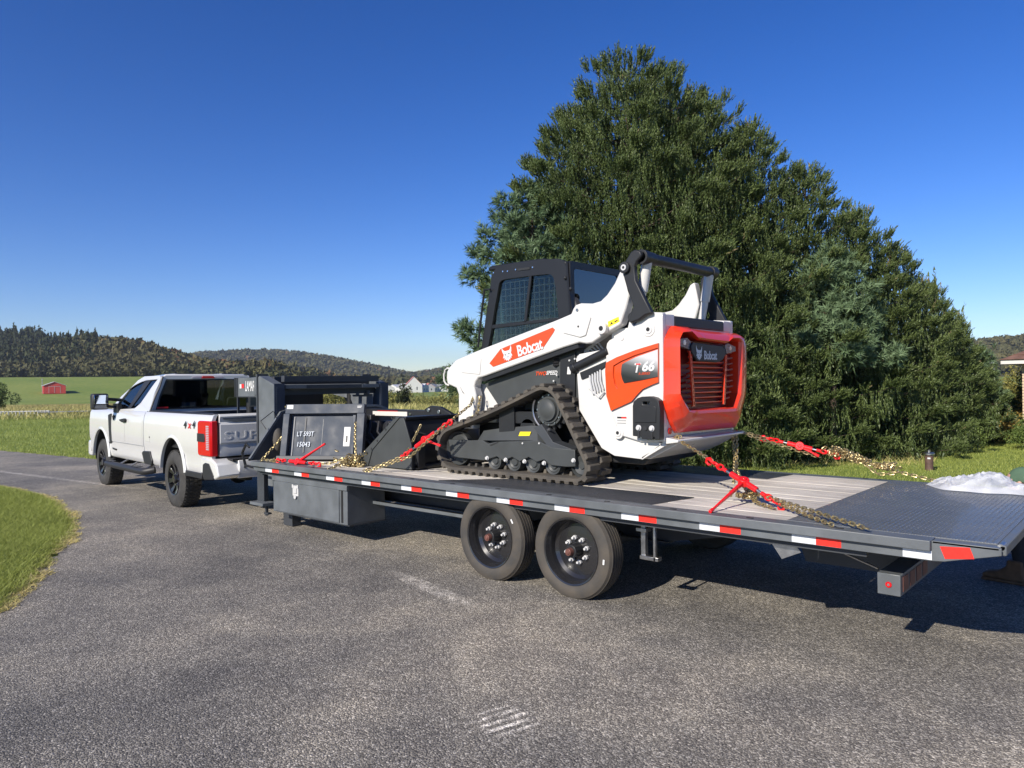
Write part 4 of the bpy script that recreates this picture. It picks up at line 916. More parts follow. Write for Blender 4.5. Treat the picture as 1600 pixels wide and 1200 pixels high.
# ---- white front tower behind the tracks and the white rear body
b=M(); b.prism([[(-1.884,1.729),(-1.735,1.727),(-1.609,1.608),(-1.539,1.517),(-1.578,1.333),(-1.949,1.323),(-1.918,1.459)]][0],'y',.90,.97); obj('front_tower',b,'white_paint',ld,bev=.006)
b=M(); b.prism([[(-1.884,1.729),(-1.735,1.727),(-1.609,1.608),(-1.539,1.517),(-1.578,1.333),(-1.949,1.323),(-1.918,1.459)]][0],'y',2*YC-.97,2*YC-.90); obj('front_tower',b,'white_paint',ld,bev=.006)
# white lower body panel seen right of the track
LB=[[(-0.474,1.950),(-0.437,1.989),(-0.135,2.023),(-0.137,1.939),(0.421,1.920),(0.422,1.227),(0.210,1.069),(-0.069,1.083),(-0.204,1.144),(-0.445,1.482)]][0]
b=M(); b.prism(LB,'y',.80,.86); obj('lower_body',b,'white_paint',ld,bev=.004)
b=M(); b.prism(LB,'y',2*YC-.86,2*YC-.80); obj('lower_body',b,'white_paint',ld,bev=.004)
UP=[[(0.444,2.300),(0.273,2.318),(0.248,2.310),(0.167,2.206),(0.139,2.252),(0.120,2.253),(0.093,2.164),(-0.086,2.099),(-0.114,2.072),(-0.125,2.022),(-0.130,1.713),(-0.115,1.600),(-0.077,1.460),(0.007,1.267),(0.212,1.221),(0.440,1.230)]][0]
def upr(b): return b.prism(UP,'y',.77,.83)
ur,ul=both('rear_upright',upr,'white_paint',bev=.010)
zt=UP[0][1]; XR=UP[0][0]
# engine box between uprights (white rear corners, black cover on top)
b=M(); b.box(XR-.55,XR-.004,.83,2*YC-.83,1.26,zt-.10); obj('engine_body',b,'white_paint',ld,bev=.01)
b=M(); b.box(XR-.62,XR+.004,.97,2*YC-.97,zt-.11,zt-.015); obj('engine_cover',b,'plastic_black',ld,bev=.012)
b=M(); b.box(XR-.10,XR,.83,.968,zt-.11,zt-.008); obj('rear_corner_post',b,'white_paint',ld,bev=.006)
b=M(); b.box(XR-.10,XR,2*YC-.968,2*YC-.83,zt-.11,zt-.008); obj('rear_corner_post',b,'white_paint',ld,bev=.006)
# pivot boss and little holes on the upright
def boss(c,y,r,parent,m='white_paint'):
    b=M(); b.cyl((c[0],y,c[1]),(c[0],y-.006,c[1]),r,r*.96,n=32); o=obj('pivot_boss',b,m,parent,bev=.002)
    b=M(); b.cyl((c[0],y-.006,c[1]),(c[0],y-.012,c[1]),r*.6,n=24); obj('pin_washer',b,m,parent,bev=.002)
    b=M(); b.cyl((c[0],y-.011,c[1]),(c[0],y-.0135,c[1]),r*.28,n=16); obj('pin_socket',b,'loader_black',parent)
boss([[(0.311,2.168)]][0][0],.77,.062,ur)
boss([[(-0.006,1.289)]][0][0],.77,.055,ur)
q=[[(0.046,2.106)]][0][0]; b=M(); b.cyl((q[0],.77,q[1]),(q[0],.764,q[1]),.018,n=16); obj('plug',b,'white_paint',ur,bev=.002)
# orange side panel, recess and badge
OP=[[(-0.108,1.901),(0.001,1.945),(0.189,1.999),(0.412,2.048),(0.408,1.723),(0.347,1.703),(0.253,1.666),(0.193,1.612),(0.144,1.562),(-0.066,1.480),(-0.111,1.612),(-0.121,1.831)]][0]
IN=[[(-0.033,1.873),(0.046,1.910),(0.189,1.957),(0.409,2.010),(0.406,1.750),(0.223,1.720),(0.127,1.699),(0.003,1.670),(-0.023,1.712),(-0.041,1.796)]][0]
b=M(); b.ring(OP,[(x,z) for x,z in IN],'y',.748,.7695,N=64); op=obj('orange_panel',b,'orange_paint',ur,bev=.004)
b=M(); b.prism(IN,'y',.762,.769); obj('orange_recess',b,'orange_paint',ur,sm=0)
BP=[[(0.053,1.882),(0.089,1.900),(0.192,1.939),(0.411,1.997),(0.407,1.771),(0.245,1.744),(0.071,1.720),(0.054,1.750),(0.041,1.797),(0.045,1.849)]][0]
b=M(); b.prism(BP,'y',.7535,.7615)
m=mat('badge_grey',(.05,.055,.055),.3,coat=.5); n=m.node_tree; N=n.nodes; L=n.links; tc=N.new('ShaderNodeTexCoord'); gr=N.new('ShaderNodeSeparateXYZ'); L.new(tc.outputs['Generated'],gr.inputs[0])
ad_=N.new('ShaderNodeMath'); ad_.operation='MULTIPLY_ADD'; ad_.inputs[1].default_value=.35; L.new(gr.outputs[0],ad_.inputs[0]); L.new(gr.outputs[2],ad_.inputs[2])
cr=N.new('ShaderNodeValToRGB'); e=cr.color_ramp.elements; e[0].position=.25; e[0].color=(.014,.016,.016,1); e[1].position=1.15; e[1].color=(.5,.5,.5,1); x_=cr.color_ramp.elements.new(.62); x_.color=(.07,.075,.075,1)
L.new(ad_.outputs[0],cr.inputs[0]); L.new(cr.outputs[0],N['Principled BSDF'].inputs['Base Color'])
obj('badge_plate',b,'badge_grey',ur,sm=0)
q=[[(0.282,1.851),(0.303,1.797)]][0]
rt=Vector((1,0,.03))
text('66',.108,'sticker_white',ld,(q[0][0]+.025,.7525,q[0][1]+.002),rt,(0,0,1),shear=.25,bold=.0035,xs=1.12)
text('T',.108,'sticker_white',ld,(q[0][0]-.085,.7525,q[0][1]-.008),rt,(0,0,1),shear=.25,bold=.003,xs=.95)
b=M(); b.box(q[0][0]-.088,q[0][0]-.042,.7505,.7515,q[0][1]+.022,q[0][1]+.034); obj('badge_stripe',b,'sticker_red',ur,sm=0)
text('R-SERIES',.030,'orange_paint',ld,(q[1][0]-.03,.7525,q[1][1]),rt,(0,0,1),shear=.25,xs=1.0)
# dealer sticker
q=[[(0.031,1.421)]][0][0]
for k in range(3):
    b=M(); b.box(q[0]-.045,q[0]+(0 if k==0 else .045),.7675,.7685,q[1]-.006-.022*k,q[1]+.008-.022*k-(0 if k==0 else .008)); obj('dealer_sticker',b,'sticker_black' if k==0 else 'roof_grey',ur,sm=0)
b=M(); b.box(q[0],q[0]+.05,.7675,.7685,q[1]-.006,q[1]+.008); obj('dealer_sticker',b,'sticker_red',ur,sm=0)
# bolt-on counterweight
CW=[[(0.190,1.527),(0.198,1.562),(0.236,1.592),(0.280,1.605),(0.354,1.608),(0.402,1.597),(0.441,1.571),(0.452,1.498),(0.448,1.251),(0.397,1.249),(0.397,1.270),(0.367,1.269),(0.367,1.248),(0.275,1.249),(0.275,1.268),(0.244,1.270),(0.187,1.273)]][0]
b=M(); b.prism(CW,'y',.695,.768); cut=M(); x0,z0=[[(0.322,1.552)]][0][0]; cut.box(x0-.032,x0+.032,.68,.78,z0-.012,z0+.012); b=boolean(b,cut)
cw=obj('counterweight',b,'loader_black',ur,bev=.006)
b=M(); b.prism([[(0.218,1.516),(0.259,1.533),(0.302,1.512),(0.345,1.513),(0.388,1.534),(0.418,1.519),(0.416,1.392),(0.216,1.387)]][0],'y',.688,.695); obj('weight_pad',b,'loader_black',cw,bev=.004)
for x,z in [[(0.250,1.343),(0.376,1.342)]][0]:
    b=M(); b.cyl((x,.695,z),(x,.672,z),.018,n=14); b.cyl((x,.695,z),(x,.686,z),.026,n=18); obj('weight_bolt',b,'bright_nut',cw,bev=.003)
    b=M(); b.box(x-.009,x+.009,.688,.694,z-.085,z-.02); obj('weight_slot',b,'plastic_black',cw)
x,z=[[(0.313,1.342)]][0][0]; b=M(); b.cyl((x,.695,z),(x,.687,z),.020,n=14); obj('weight_hole',b,'plastic_black',cw)
# reflector on the rear corner, sloping white belly and bumper lip
x,z=[[(0.448,1.325)]][0][0]
b=M(); b.cyl((XR+.001,.86,z-.012),(XR+.008,.86,z-.012),.028,n=20); obj('reflector',b,'lens_red',ld,bev=.002)
b=M(); b.prism([(XR-.02,1.205),(XR+.11,1.225),(XR+.11,1.245),(XR,1.262),(XR-.3,1.262)],'y',.80,2*YC-.80); obj('bumper_lip',b,'white_paint',ld,bev=.006)
BL=[[(-0.069,1.083),(0.210,1.066)]][0]
b=M(); xk,zk=BL[1]; b.prism([(XR+.10,1.222),(XR-.02,1.16),(xk+.03,zk),(xk-.3,zk+.01),(xk-.3,zk+.03),(xk,zk+.03),(XR-.05,1.20)],'y',.88,2*YC-.88); obj('belly_plate',b,'white_paint',ld,bev=.006)
b=M(); b.prism([(XR+.0,1.20),(xk,zk),(xk,zk+.02),(XR-.02,1.215)],'y',.80,.83); b2=M_mir(b); obj('belly_edge',b,'white_paint',ld); obj('belly_edge',b2,'white_paint',ld)
# ---- red tailgate frame with louvres
TO=[[(0.911,2.196),(1.127,2.198),(1.175,2.186),(1.571,2.179),(2.090,2.181),(2.175,2.157),(2.248,2.094),(2.262,1.952),(2.248,1.725),(2.244,1.612),(2.221,1.544),(2.117,1.399),(2.064,1.284),(2.016,1.278),(0.955,1.291),(0.928,1.304),(0.860,1.374),(0.785,1.495),(0.771,1.548),(0.788,1.813),(0.786,2.020),(0.802,2.089),(0.867,2.161)]][0]
TI=[[(0.797,2.079),(0.847,2.131),(1.047,2.137),(1.125,2.077),(1.664,2.064),(1.756,2.108),(1.882,2.113),(1.956,2.092),(1.953,1.995),(1.940,1.797),(1.921,1.612),(1.823,1.489),(0.963,1.495),(0.795,1.627),(0.795,1.811)]][0]
def castring(poly,c,ths):
    out=[]
    for th in ths:
        dx,dy=math.cos(th),math.sin(th); best=0
        for i in range(len(poly)):
            x1,y1=poly[i]; x2,y2=poly[(i+1)%len(poly)]; ex,ey=x2-x1,y2-y1; den=dx*ey-dy*ex
            if abs(den)<1e-12: continue
            t=((x1-c[0])*ey-(y1-c[1])*ex)/den; u=((x1-c[0])*dy-(y1-c[1])*dx)/den
            if t>0 and -1e-6<=u<=1+1e-6: best=max(best,t)
        out.append((c[0]+dx*best,c[1]+dy*best))
    return out
cc=(sum(p[0] for p in TI)/len(TI),sum(p[1] for p in TI)/len(TI))
ths=sorted(set([round(2*math.pi*i/120,5) for i in range(120)]+[round(math.atan2(p[1]-cc[1],p[0]-cc[0])%(2*math.pi),5) for p in TO+TI]))
O_=castring(TO,cc,ths); I_=castring(TI,cc,ths); n=len(ths)
def lerp(a,b,t): return (a[0]+(b[0]-a[0])*t,a[1]+(b[1]-a[1])*t)
loops=[(XR-.01,O_),(XR+.035,[lerp(o,i,.03) for o,i in zip(O_,I_)]),(XR+.12,[lerp(o,i,.45) for o,i in zip(O_,I_)]),(XR+.145,[lerp(o,i,.80) for o,i in zip(O_,I_)]),(XR+.14,[lerp(o,i,.92) for o,i in zip(O_,I_)]),(XR+.115,I_),(XR+.03,[lerp(i,cc,.01) for i in I_])]
b=M(); V=[(x,p[0],p[1]) for x,l in loops for p in l]; F=[(k*n+i,k*n+(i+1)%n,(k+1)*n+(i+1)%n,(k+1)*n+i) for k in range(len(loops)-1) for i in range(n)]
b.add(V,F); b.add([(XR+.032,p[0],p[1]) for p in I_],[tuple(range(n))]); tg=obj('tailgate_frame',b,'red_plastic',ld,sm=30)
ld_orange=MT['orange_paint']
# make it the same orange-red shell all round
tg.data.materials.clear(); tg.data.materials.append(mat('tailgate_orange',(.72,.040,.010),.34,var=.04,coat=.6))
yl=lambda px,py,X=XR+.1:None
GV=[[(1.066,1.888),(1.643,1.872),(1.057,1.541),(1.606,1.514)]][0]
b=M(); b.add([(XR+.034,p[0],p[1]) for p in [lerp(i,cc,.015) for i in I_]],[tuple(range(n))]); obj('grille_back',b,'red_dark',tg,sm=0)
y0,y1=GV[0][0],GV[1][0]; z1,z0=GV[0][1],GV[2][1]
for k in range(9):
    t=k/8; z=z1+(z0-z1)*t; w0=y0+.025*t-.01; w1=y1-.02*t+.005
    b=M(); b.hull8([(XR+.05,w0,z-.014),(XR+.105,w0,z-.002),(XR+.105,w1,z-.002),(XR+.05,w1,z-.014)],[(XR+.05,w0,z-.004),(XR+.105,w0,z+.010),(XR+.105,w1,z+.010),(XR+.05,w1,z-.004)]); obj('grille_slat',b,'red_plastic',tg,bev=.003)
for s_ in (0,1):
    # lattice columns each side of the middle louvres, and the outer louvres
    c0=(y0-.045,z1+.09) if s_==0 else (y1+.045,z1+.07); c1=(y0+.005,z0-.02) if s_==0 else (y1-.005,z0-.02)
    b=M(); b.tube([(XR+.12,c0[0]-.022,c0[1]),(XR+.12,c1[0]-.022,c1[1])],.009,4); b.tube([(XR+.11,c0[0]+.022,c0[1]),(XR+.11,c1[0]+.022,c1[1])],.007,4)
    for k in range(11):
        t=k/10; y=c0[0]+(c1[0]-c0[0])*t; z=c0[1]+(c1[1]-c0[1])*t; b.box(XR+.10,XR+.116,y-.022,y+.022,z-.007,z+.007)
    obj('grille_lattice',b,'tailgate_orange',tg)
    for k in range(9):
        t=k/8; z=z1+.10+(z0+.03-z1-.10)*t; 
        ya=(cc[0]-.45+.0*t+(.10*max(0,t-.75)*4)) if s_==0 else (c0[0]+(c1[0]-c0[0])*t+.045); yb=(c0[0]+(c1[0]-c0[0])*t-.045) if s_==0 else (cc[0]+.44-(.07*max(0,t-.75)*4))
        if yb-ya<.03: continue
        b=M(); b.hull8([(XR+.045,ya,z-.030),(XR+.10,ya,z-.014),(XR+.10,yb,z-.004),(XR+.045,yb,z-.02)],[(XR+.045,ya,z-.012),(XR+.10,ya,z+.002),(XR+.10,yb,z+.012),(XR+.045,yb,z-.002)]); obj('side_louvre',b,'red_dark',tg,bev=.002)
# black lamp bar with logo
LP=[[(1.045,2.057),(1.593,2.041),(1.650,2.010),(1.662,1.964),(1.589,1.911),(1.488,1.892),(1.131,1.901),(1.064,1.941),(1.020,1.978),(1.016,2.021)]][0]
b=M(); b.prism(LP,'x',XR+.10,XR+.128); lb=obj('badge_bar',b,'plastic_black',tg,bev=.006)
for P4 in ([[(0.808,2.073),(0.976,2.095),(1.047,2.065),(1.017,1.994),(0.807,2.031)]][0],[[(1.679,2.052),(1.745,2.072),(1.898,2.047),(1.903,2.000),(1.715,1.972)]][0]):
    b=M(); b.prism(P4,'x',XR+.07,XR+.112); wl=obj('work_light',b,'lamp_grey',tg,bev=.004)
    cy_=sum(p[0] for p in P4)/len(P4); cz_=sum(p[1] for p in P4)/len(P4)
    b=M(); b.cyl((XR+.112,cy_,cz_),(XR+.115,cy_,cz_),.022,n=16); obj('lamp_lens',b,'chrome',wl)
lc=[[(1.358,1.949),(1.151,1.967)]][0]
text('Bobcat',.105,'tape_white',ld,(XR+.130,lc[0][0],lc[0][1]),(0,1,0),(0,0,1),bold=.0018,xs=.86,sp=.95)
HEADP=[(-.40,.52),(-.33,.34),(-.22,.24),(-.10,.20),(.02,.21),(.14,.19),(.26,.24),(.40,.50),(.40,.30),(.36,.10),(.30,.02),(.34,-.08),(.40,-.20),(.28,-.18),(.30,-.32),(.19,-.27),(.17,-.40),(.07,-.36),(.0,-.48),(-.07,-.36),(-.17,-.42),(-.19,-.28),(-.32,-.34),(-.28,-.19),(-.42,-.20),(-.35,-.08),(-.31,.02),(-.37,.12),(-.42,.32)]
def head(parent,c,rt,s,y_off=.0016):
    rt=Vector(rt).normalized(); up=Vector((0,0,1)); up=(up-rt*up.dot(rt)).normalized(); nn=rt.cross(up); off=Vector(ld.location)
    b=M(); n0=len(HEADP); V=[Vector(c)+rt*p[0]*s+up*p[1]*s+nn*y_off for p in HEADP]; b.add(V,[tuple(range(n0))])
    o=obj('cat_head_emblem',b,'tape_white',parent,sm=0)
    b=M()
    for ex in (-.17,.14):
        V=[Vector(c)+rt*(ex+a)*s+up*d*s+nn*(y_off*2) for a,d in ((-.07,.03),(.06,-.01),(.03,-.06),(-.05,-.05))]; b.add(V,[(0,1,2,3)])
    V=[Vector(c)+rt*a*s+up*d*s+nn*(y_off*2) for a,d in ((-.05,-.17),(.07,-.17),(.01,-.26))]; b.add(V,[(0,1,2)])
    obj('emblem_marks',b,'sticker_black' if parent is lb or True else 'orange_paint',parent,sm=0,kind='stuff'); return o
head(lb,(XR+.1285,lc[1][0],lc[1][1]),(0,1,0),.13)
# ---- lift arms
ARM=[[(-2.103,1.915),(-2.004,1.986),(-1.693,2.068),(-0.651,2.313),(-0.488,2.357),(-0.465,2.402),(-0.436,2.434),(-0.378,2.444),(-0.252,2.431),(-0.162,2.446),(-0.093,2.496),(-0.012,2.588),(0.042,2.682),(0.088,2.704),(0.136,2.480),(0.102,2.368),(0.042,2.224),(-0.119,2.153),(-0.257,2.081),(-0.320,2.076),(-0.398,2.091),(-0.581,2.055),(-1.601,1.805),(-1.680,1.793),(-1.721,1.755),(-1.745,1.703),(-1.719,1.618),(-1.750,1.454),(-1.763,1.270),(-1.989,1.263),(-1.976,1.464),(-1.973,1.624),(-2.005,1.691),(-2.141,1.733),(-2.154,1.801),(-2.143,1.869)]][0]
def arm(b): return b.prism(ARM,'y',.752,.86)
ar,al=both('lift_arm',arm,'white_paint',bev=.014)
b=M(); b.prism([[(-1.637,1.806),(-0.436,2.083),(-0.422,2.047),(-1.638,1.754)]][0],'y',.775,.86); obj('arm_underside',b,'loader_black',ld)
# decal panel with lettering
OD=[[(-1.517,1.935),(-1.362,2.073),(-0.701,2.246),(-0.674,2.225),(-0.690,2.200),(-0.827,2.051),(-1.465,1.899)]][0]
b=M(); b.prism(OD,'y',.7465,.7525); dc=obj('arm_decal',b,'orange_paint',ar,bev=.002)
pA,pB,pC=[[(-1.268,2.025),(-0.812,2.119),(-0.978,2.079)]][0]
rt=Vector((pB[0]-pA[0],0,pB[1]-pA[1]))
text('Bobcat',.150,'tape_white',ld,(pC[0]-.005,.7455,pC[1]-.012),rt,(-rt.z/rt.length,0,rt.x/rt.length),bold=.0032,xs=.80,sp=.95)
head(dc,(pA[0],.7462,pA[1]-.004),rt,.155)
# raised bracket plate, pivots and stiffening ribs on the arm
b=M(); b.prism([[(-0.579,2.188),(-0.330,2.323),(-0.281,2.330),(-0.261,2.306),(-0.319,2.150),(-0.383,2.136)]][0],'y',.740,.7525); pl=obj('arm_plate',b,'white_paint',ar,bev=.006)
x,z=[[(-0.399,2.235)]][0][0]; b=M(); b.cyl((x,.74,z),(x,.7385,z),.010,n=12); obj('plate_hole',b,'sticker_black',pl)
x,z=[[(-0.125,2.200)]][0][0]; b=M(); b.cyl((x,.752,z),(x,.700,z),.052,n=28); o=obj('pivot_pin',b,'white_paint',ar,bev=.005); b=M(); b.cyl((x,.701,z),(x,.698,z),.022,n=16); obj('pin_socket',b,'loader_black',o)
b=M(); b.prism([[(-0.087,2.258),(0.026,2.294),(0.036,2.252),(-0.078,2.210)]][0],'y',.7500,.7515); wl=obj('warning_sticker',b,'sticker_yellow',ar,sm=0)
b=M(); b.prism([[(-0.064,2.228),(-0.047,2.255),(-0.031,2.237)]][0],'y',.7490,.7499); b.prism([[(-0.017,2.256),(0.016,2.270),(0.019,2.262),(-0.014,2.244)]][0],'y',.7490,.7499); obj('warning_mark',b,'sticker_black',wl,sm=0)
b=M(); x,z=[[(-0.415,2.386)]][0][0]; b.cyl((x,.752,z),(x,.744,z),.014,n=12); obj('arm_bolt',b,'steel',ar)
# front guard loop and crease panel
b=M(); L_=[[(-2.156,1.896),(-2.216,1.905),(-2.251,1.885),(-2.273,1.830),(-2.269,1.768),(-2.239,1.733),(-2.189,1.719)]][0]; b.tube([(x,.83,z) for x,z in L_],.010,6); obj('lamp_guard',b,'white_paint',ar)
b=M(); b.prism([[(-1.947,1.971),(-1.667,1.995),(-1.630,1.987),(-1.652,1.826),(-1.911,1.850),(-1.967,1.905)]][0],'y',.7450,.7525); obj('arm_crease',b,'white_paint',ar,bev=.006)
b=M(); b.prism([[(-1.942,1.704),(-1.915,1.664),(-1.877,1.624),(-1.905,1.644)]][0],'y',.7485,.7515); obj('arm_slot',b,'sticker_black',ar,sm=0)
# black rear links and cross tube
LK=[[(0.180,2.831),(0.218,2.845),(0.274,2.825),(0.286,2.785),(0.236,2.743),(0.213,2.705),(0.226,2.583),(0.293,2.455),(0.377,2.297),(0.315,2.285),(0.247,2.247),(0.164,2.226),(0.139,2.255),(0.198,2.370),(0.141,2.499),(0.100,2.640),(0.108,2.737)]][0]
def lk(b): return b.prism(LK,'y',.715,.765)
lr,ll=both('rear_link',lk,'loader_black',bev=.012)
x,z=[[(0.127,2.700)]][0][0]; XT,ZT=[[(0.243,2.796)]][0][0]
for f in (0,1):
    y=.715 if f==0 else 2*YC-.715; s=-1 if f==0 else 1
    b=M(); b.cyl((x,y,z),(x,y+.03*s,z),.050,n=24); o=obj('pivot_cap',b,'loader_black',(lr,ll)[f],bev=.006); b=M(); b.cyl((x,y+.03*s,z),(x,y+.036*s,z),.026,n=20); obj('pin_end',b,'bright_nut',o); b=M(); b.cyl((x,y+.036*s,z),(x,y+.038*s,z),.012,n=14); obj('pin_socket',b,'sticker_black',o)
b=M(); XT-=.012; b.cyl((XT+.02,.76,ZT-.012),(XT+.02,2*YC-.76,ZT-.012),.048,n=24); b.cyl((XT+.02,.76,ZT-.012),(XT+.02,.95,ZT-.012),.064,.056,n=24); b.cyl((XT+.02,2*YC-.86,ZT-.012),(XT+.02,2*YC-.76,ZT-.012),.06,n=24); obj('cross_tube',b,'loader_black',ld,bev=.004)
# lift cylinders
def cylr(b): 
    (xa,za),(xb,zb)=[[(-0.478,1.868),(-0.105,2.005)]][0]
    return b.cyl((xa,.79,za),(xb,.79,zb),.040,n=20).cyl((xa-.03,.79,za-.015),(xa+.02,.79,za+.008),.050,n=20)
both('lift_cylinder',cylr,'loader_black',bev=.006)
def cy2(b): return b.cyl((.10,.86,2.0),(.22,.86,2.6),.035,n=16).cyl((.20,.86,2.5),(.25,.86,2.76),.045,n=16)
both('tilt_strut',cy2,'white_paint',bev=.006)
x,z=[[(0.159,2.284)]][0][0]; b=M(); b.cyl((x,.80,z),(x,.74,z),.035,n=14); obj('hose_clamp',b,'loader_black',ld,bev=.004)
# plumbing behind the cylinder
b=M()
hp=[[(-0.536,1.865),(-0.504,2.007),(-0.438,2.016),(-0.380,1.996),(-0.345,1.948),(-0.537,1.775)]][0]
for k in range(5):
    b.tube([(hp[0][0]+.018*k,.93,hp[0][1]),(hp[1][0]+.02*k,.93,hp[1][1]+.012*k),(hp[2][0]+.03*k,.93,hp[2][1]+.02*k),(hp[3][0]+.035*k,.94,hp[3][1]),(hp[4][0]+.04*k,.95,hp[4][1]-.03)],.0085,6)
obj('hydraulic_lines',b,'bright_nut',ld,kind='stuff')
b=M()
hp=[[(-0.312,1.772),(-0.152,1.826),(-0.271,1.685),(-0.175,1.645)]][0]
for k in range(5):
    x=hp[0][0]+.028*k; b.tube([(x,.79,hp[0][1]+.02+.012*k),(x+.01,.775,hp[0][1]-.03),(x+.035,.78,hp[3][1]+.01*k-.02)],.009,6)
b.tube([(hp[0][0]-.01,.79,hp[3][1]+.03),(hp[3][0]-.03,.775,hp[3][1]-.05),(hp[3][0]+.02,.78,hp[3][1])],.009,6)
obj('hydraulic_lines',b,'bright_nut',ld,kind='stuff')
b=M(); b.prism([[(-0.425,1.820),(-0.137,1.916),(-0.138,1.871),(-0.248,1.805),(-0.405,1.756)]][0],'y',.785,.83); obj('valve_bracket',b,'loader_black',ld,bev=.004)
# ---- cab
CY0,CY1=.98,2*YC-.98
CO=[[(-1.679,2.886),(-1.624,2.926),(-1.002,2.939),(-0.862,2.931),(-0.807,2.925),(-0.745,2.899),(-0.719,2.859),(-0.687,2.715),(-0.643,2.377),(-0.761,1.962),(-1.892,2.000),(-1.852,2.100)]][0]
CI=[[(-1.582,2.769),(-1.554,2.793),(-1.501,2.800),(-1.215,2.799),(-0.944,2.792),(-0.896,2.780),(-0.869,2.753),(-0.843,2.660),(-0.809,2.352),(-0.809,2.334),(-0.868,2.090),(-1.758,2.096),(-1.699,2.307),(-1.649,2.524)]][0]
def cabside(b): return b.ring(CO,CI,'y',.98,1.03,N=80)
cs_,cf_=both('cab_side',cabside,'cab_black',bev=.006)
b=M(); b.prism(CI,'y',1.003,1.008); obj('side_glass',b,'glass_clear',cs_,sm=0); b=M(); b.prism(CI,'y',CY1-.028,CY1-.023); obj('side_glass',b,'glass_clear',cf_,sm=0)
RBW=[[[(-1.699,2.344),(-0.809,2.361),(-0.809,2.334),(-1.699,2.307)]][0],[[(-1.177,2.798),(-1.148,2.795),(-1.227,2.343),(-1.257,2.345)]][0]]
for Q in RBW:
    b=M(); b.prism(Q,'y',.984,1.0); obj('window_bar',b,'cab_black',cs_); b=M(); b.prism(Q,'y',CY1-.02,CY1-.004); obj('window_bar',b,'cab_black',cf_)
for f in (0,1):
    y=1.02 if f==0 else CY1-.04
    b=M()
    (xa,za),(xb,zb)=[[(-1.722,2.095),(-0.825,2.769)]][0]
    nx_,nz_=14,10
    for k in range(nx_+1): x=xa+(xb-xa)*k/nx_; b.box(x-.003,x+.003,y,y+.006,za,zb)
    for k in range(nz_+1): z=za+(zb-za)*k/nz_; b.box(xa,xb,y+.006,y+.012,z-.003,z+.003)
    obj('guard_mesh',b,'bucket_grey',(cs_,cf_)[f],kind='stuff')
# roof, front frame, rear quarter and back window
(x0,z0_),(x1,z1_),(x2,z2_)=[[(-1.743,2.913),(-1.006,2.943),(-0.699,2.881)]][0]
b=M(); yy0,yy1=.985,CY1-.005
b.prism([(x0,z0_),(x0,z0_+.035),(x0+.05,z0_+.05),(x1,z1_+.012),(x2-.02,z2_+.012),(x2+.005,z2_-.02),(x2-.05,z2_-.03),(x0+.06,z0_-.0)],'y',yy0,yy1); obj('cab_roof',b,'cab_black',ld,bev=.014)
b=M(); b.box(x0+.04,x0+.08,CY0+.05,CY0+.10,1.95,z0_); b.box(x0+.04,x0+.08,CY1-.10,CY1-.05,1.95,z0_); b.box(x0+.04,x0+.08,CY0+.1,CY1-.1,z0_-.06,z0_); b.box(x0+.03,x0+.1,CY0+.1,CY1-.1,1.95,2.05); obj('front_frame',b,'cab_black',ld,bev=.006)
b=M(); b.box(x0+.055,x0+.06,CY0+.1,CY1-.1,2.05,z0_-.06); obj('front_glass',b,'glass_clear',ld,sm=0)
XB=x2+.03
zb0=2.30
b=M(); b.ring([(CY0+.01,zb0-.25),(CY0+.01,z2_-.01),(CY0+.03,z2_+.01),(CY1-.03,z2_+.01),(CY1-.01,z2_-.01),(CY1-.01,zb0-.25)],[(CY0+.08,zb0+.02),(CY0+.07,z2_-.08),(CY0+.10,z2_-.055),(CY1-.10,z2_-.055),(CY1-.07,z2_-.08),(CY1-.08,zb0+.02)],'x',XB-.03,XB,N=60); rf=obj('rear_frame',b,'cab_black',ld,bev=.005)
b=M(); b.box(XB-.015,XB-.010,CY0+.06,CY1-.06,zb0,z2_-.05); obj('rear_glass',b,'glass_sheen',rf,sm=0)
b=M(); b.tube([(XB-.03,CY0-.004,z2_),(XB+.0,CY0-.004,zb0+.1),(XB+.02,CY0-.004,zb0-.05)],.012,6); obj('door_seal',b,'cab_black',ld)
for q in [[(-0.713,2.729),(-0.650,2.620)]][0]:
    b=M(); b.sph((q[0],.97,q[1]),.018,10,8); obj('rubber_stop',b,'loader_black',ld)
for q in [[(-1.655,2.883),(-1.524,2.882),(-1.458,2.877),(-1.348,2.881),(-1.124,2.878)]][0]:
    b=M(); b.cyl((q[0],.98,q[1]),(q[0],.972,q[1]),.008,n=8); obj('cab_bolt',b,'chrome',cs_)
b=M(); b.prism([[(-1.320,2.887),(-1.159,2.885),(-1.159,2.863),(-1.320,2.865)]][0],'y',.972,.98); obj('drip_slot',b,'sticker_black',cs_,sm=0)
b=M(); P3=[[(-1.682,2.710),(-1.765,2.718),(-1.811,2.467),(-1.869,2.120)]][0]; b.tube([(x,.95,z) for x,z in P3],.011,6); obj('grab_rail',b,'cab_black',ld)
# inside the cab: seat, lap bar, joystick pods
b=M(); b.box(-1.25,-.80,1.20,1.66,2.12,2.24); b.hull8([(-.92,1.20,2.2),(-.78,1.20,2.2),(-.78,1.66,2.2),(-.92,1.66,2.2)],[(-.84,1.22,2.68),(-.72,1.22,2.68),(-.72,1.64,2.68),(-.84,1.64,2.68)]); b.box(-1.35,-1.0,1.08,1.17,2.2,2.4); b.box(-1.35,-1.0,1.69,1.78,2.2,2.4); obj('operator_seat',b,'seat_black',ld,bev=.03)
b=M(); b.box(-1.7,-.66,CY0+.04,CY1-.04,1.96,2.0); obj('cab_floor',b,'cab_black',ld)
# rear guard triangles of the far side are the mirrored arm; hose coil at the near link foot
b=M()
for k in range(3): b.tube([(.17+.02*k,.80,2.36),(.14+.02*k,.79,2.27),(.22+.02*k,.80,2.20)],.012,6)
obj('hose_loop',b,'loader_black',ld,kind='stuff')
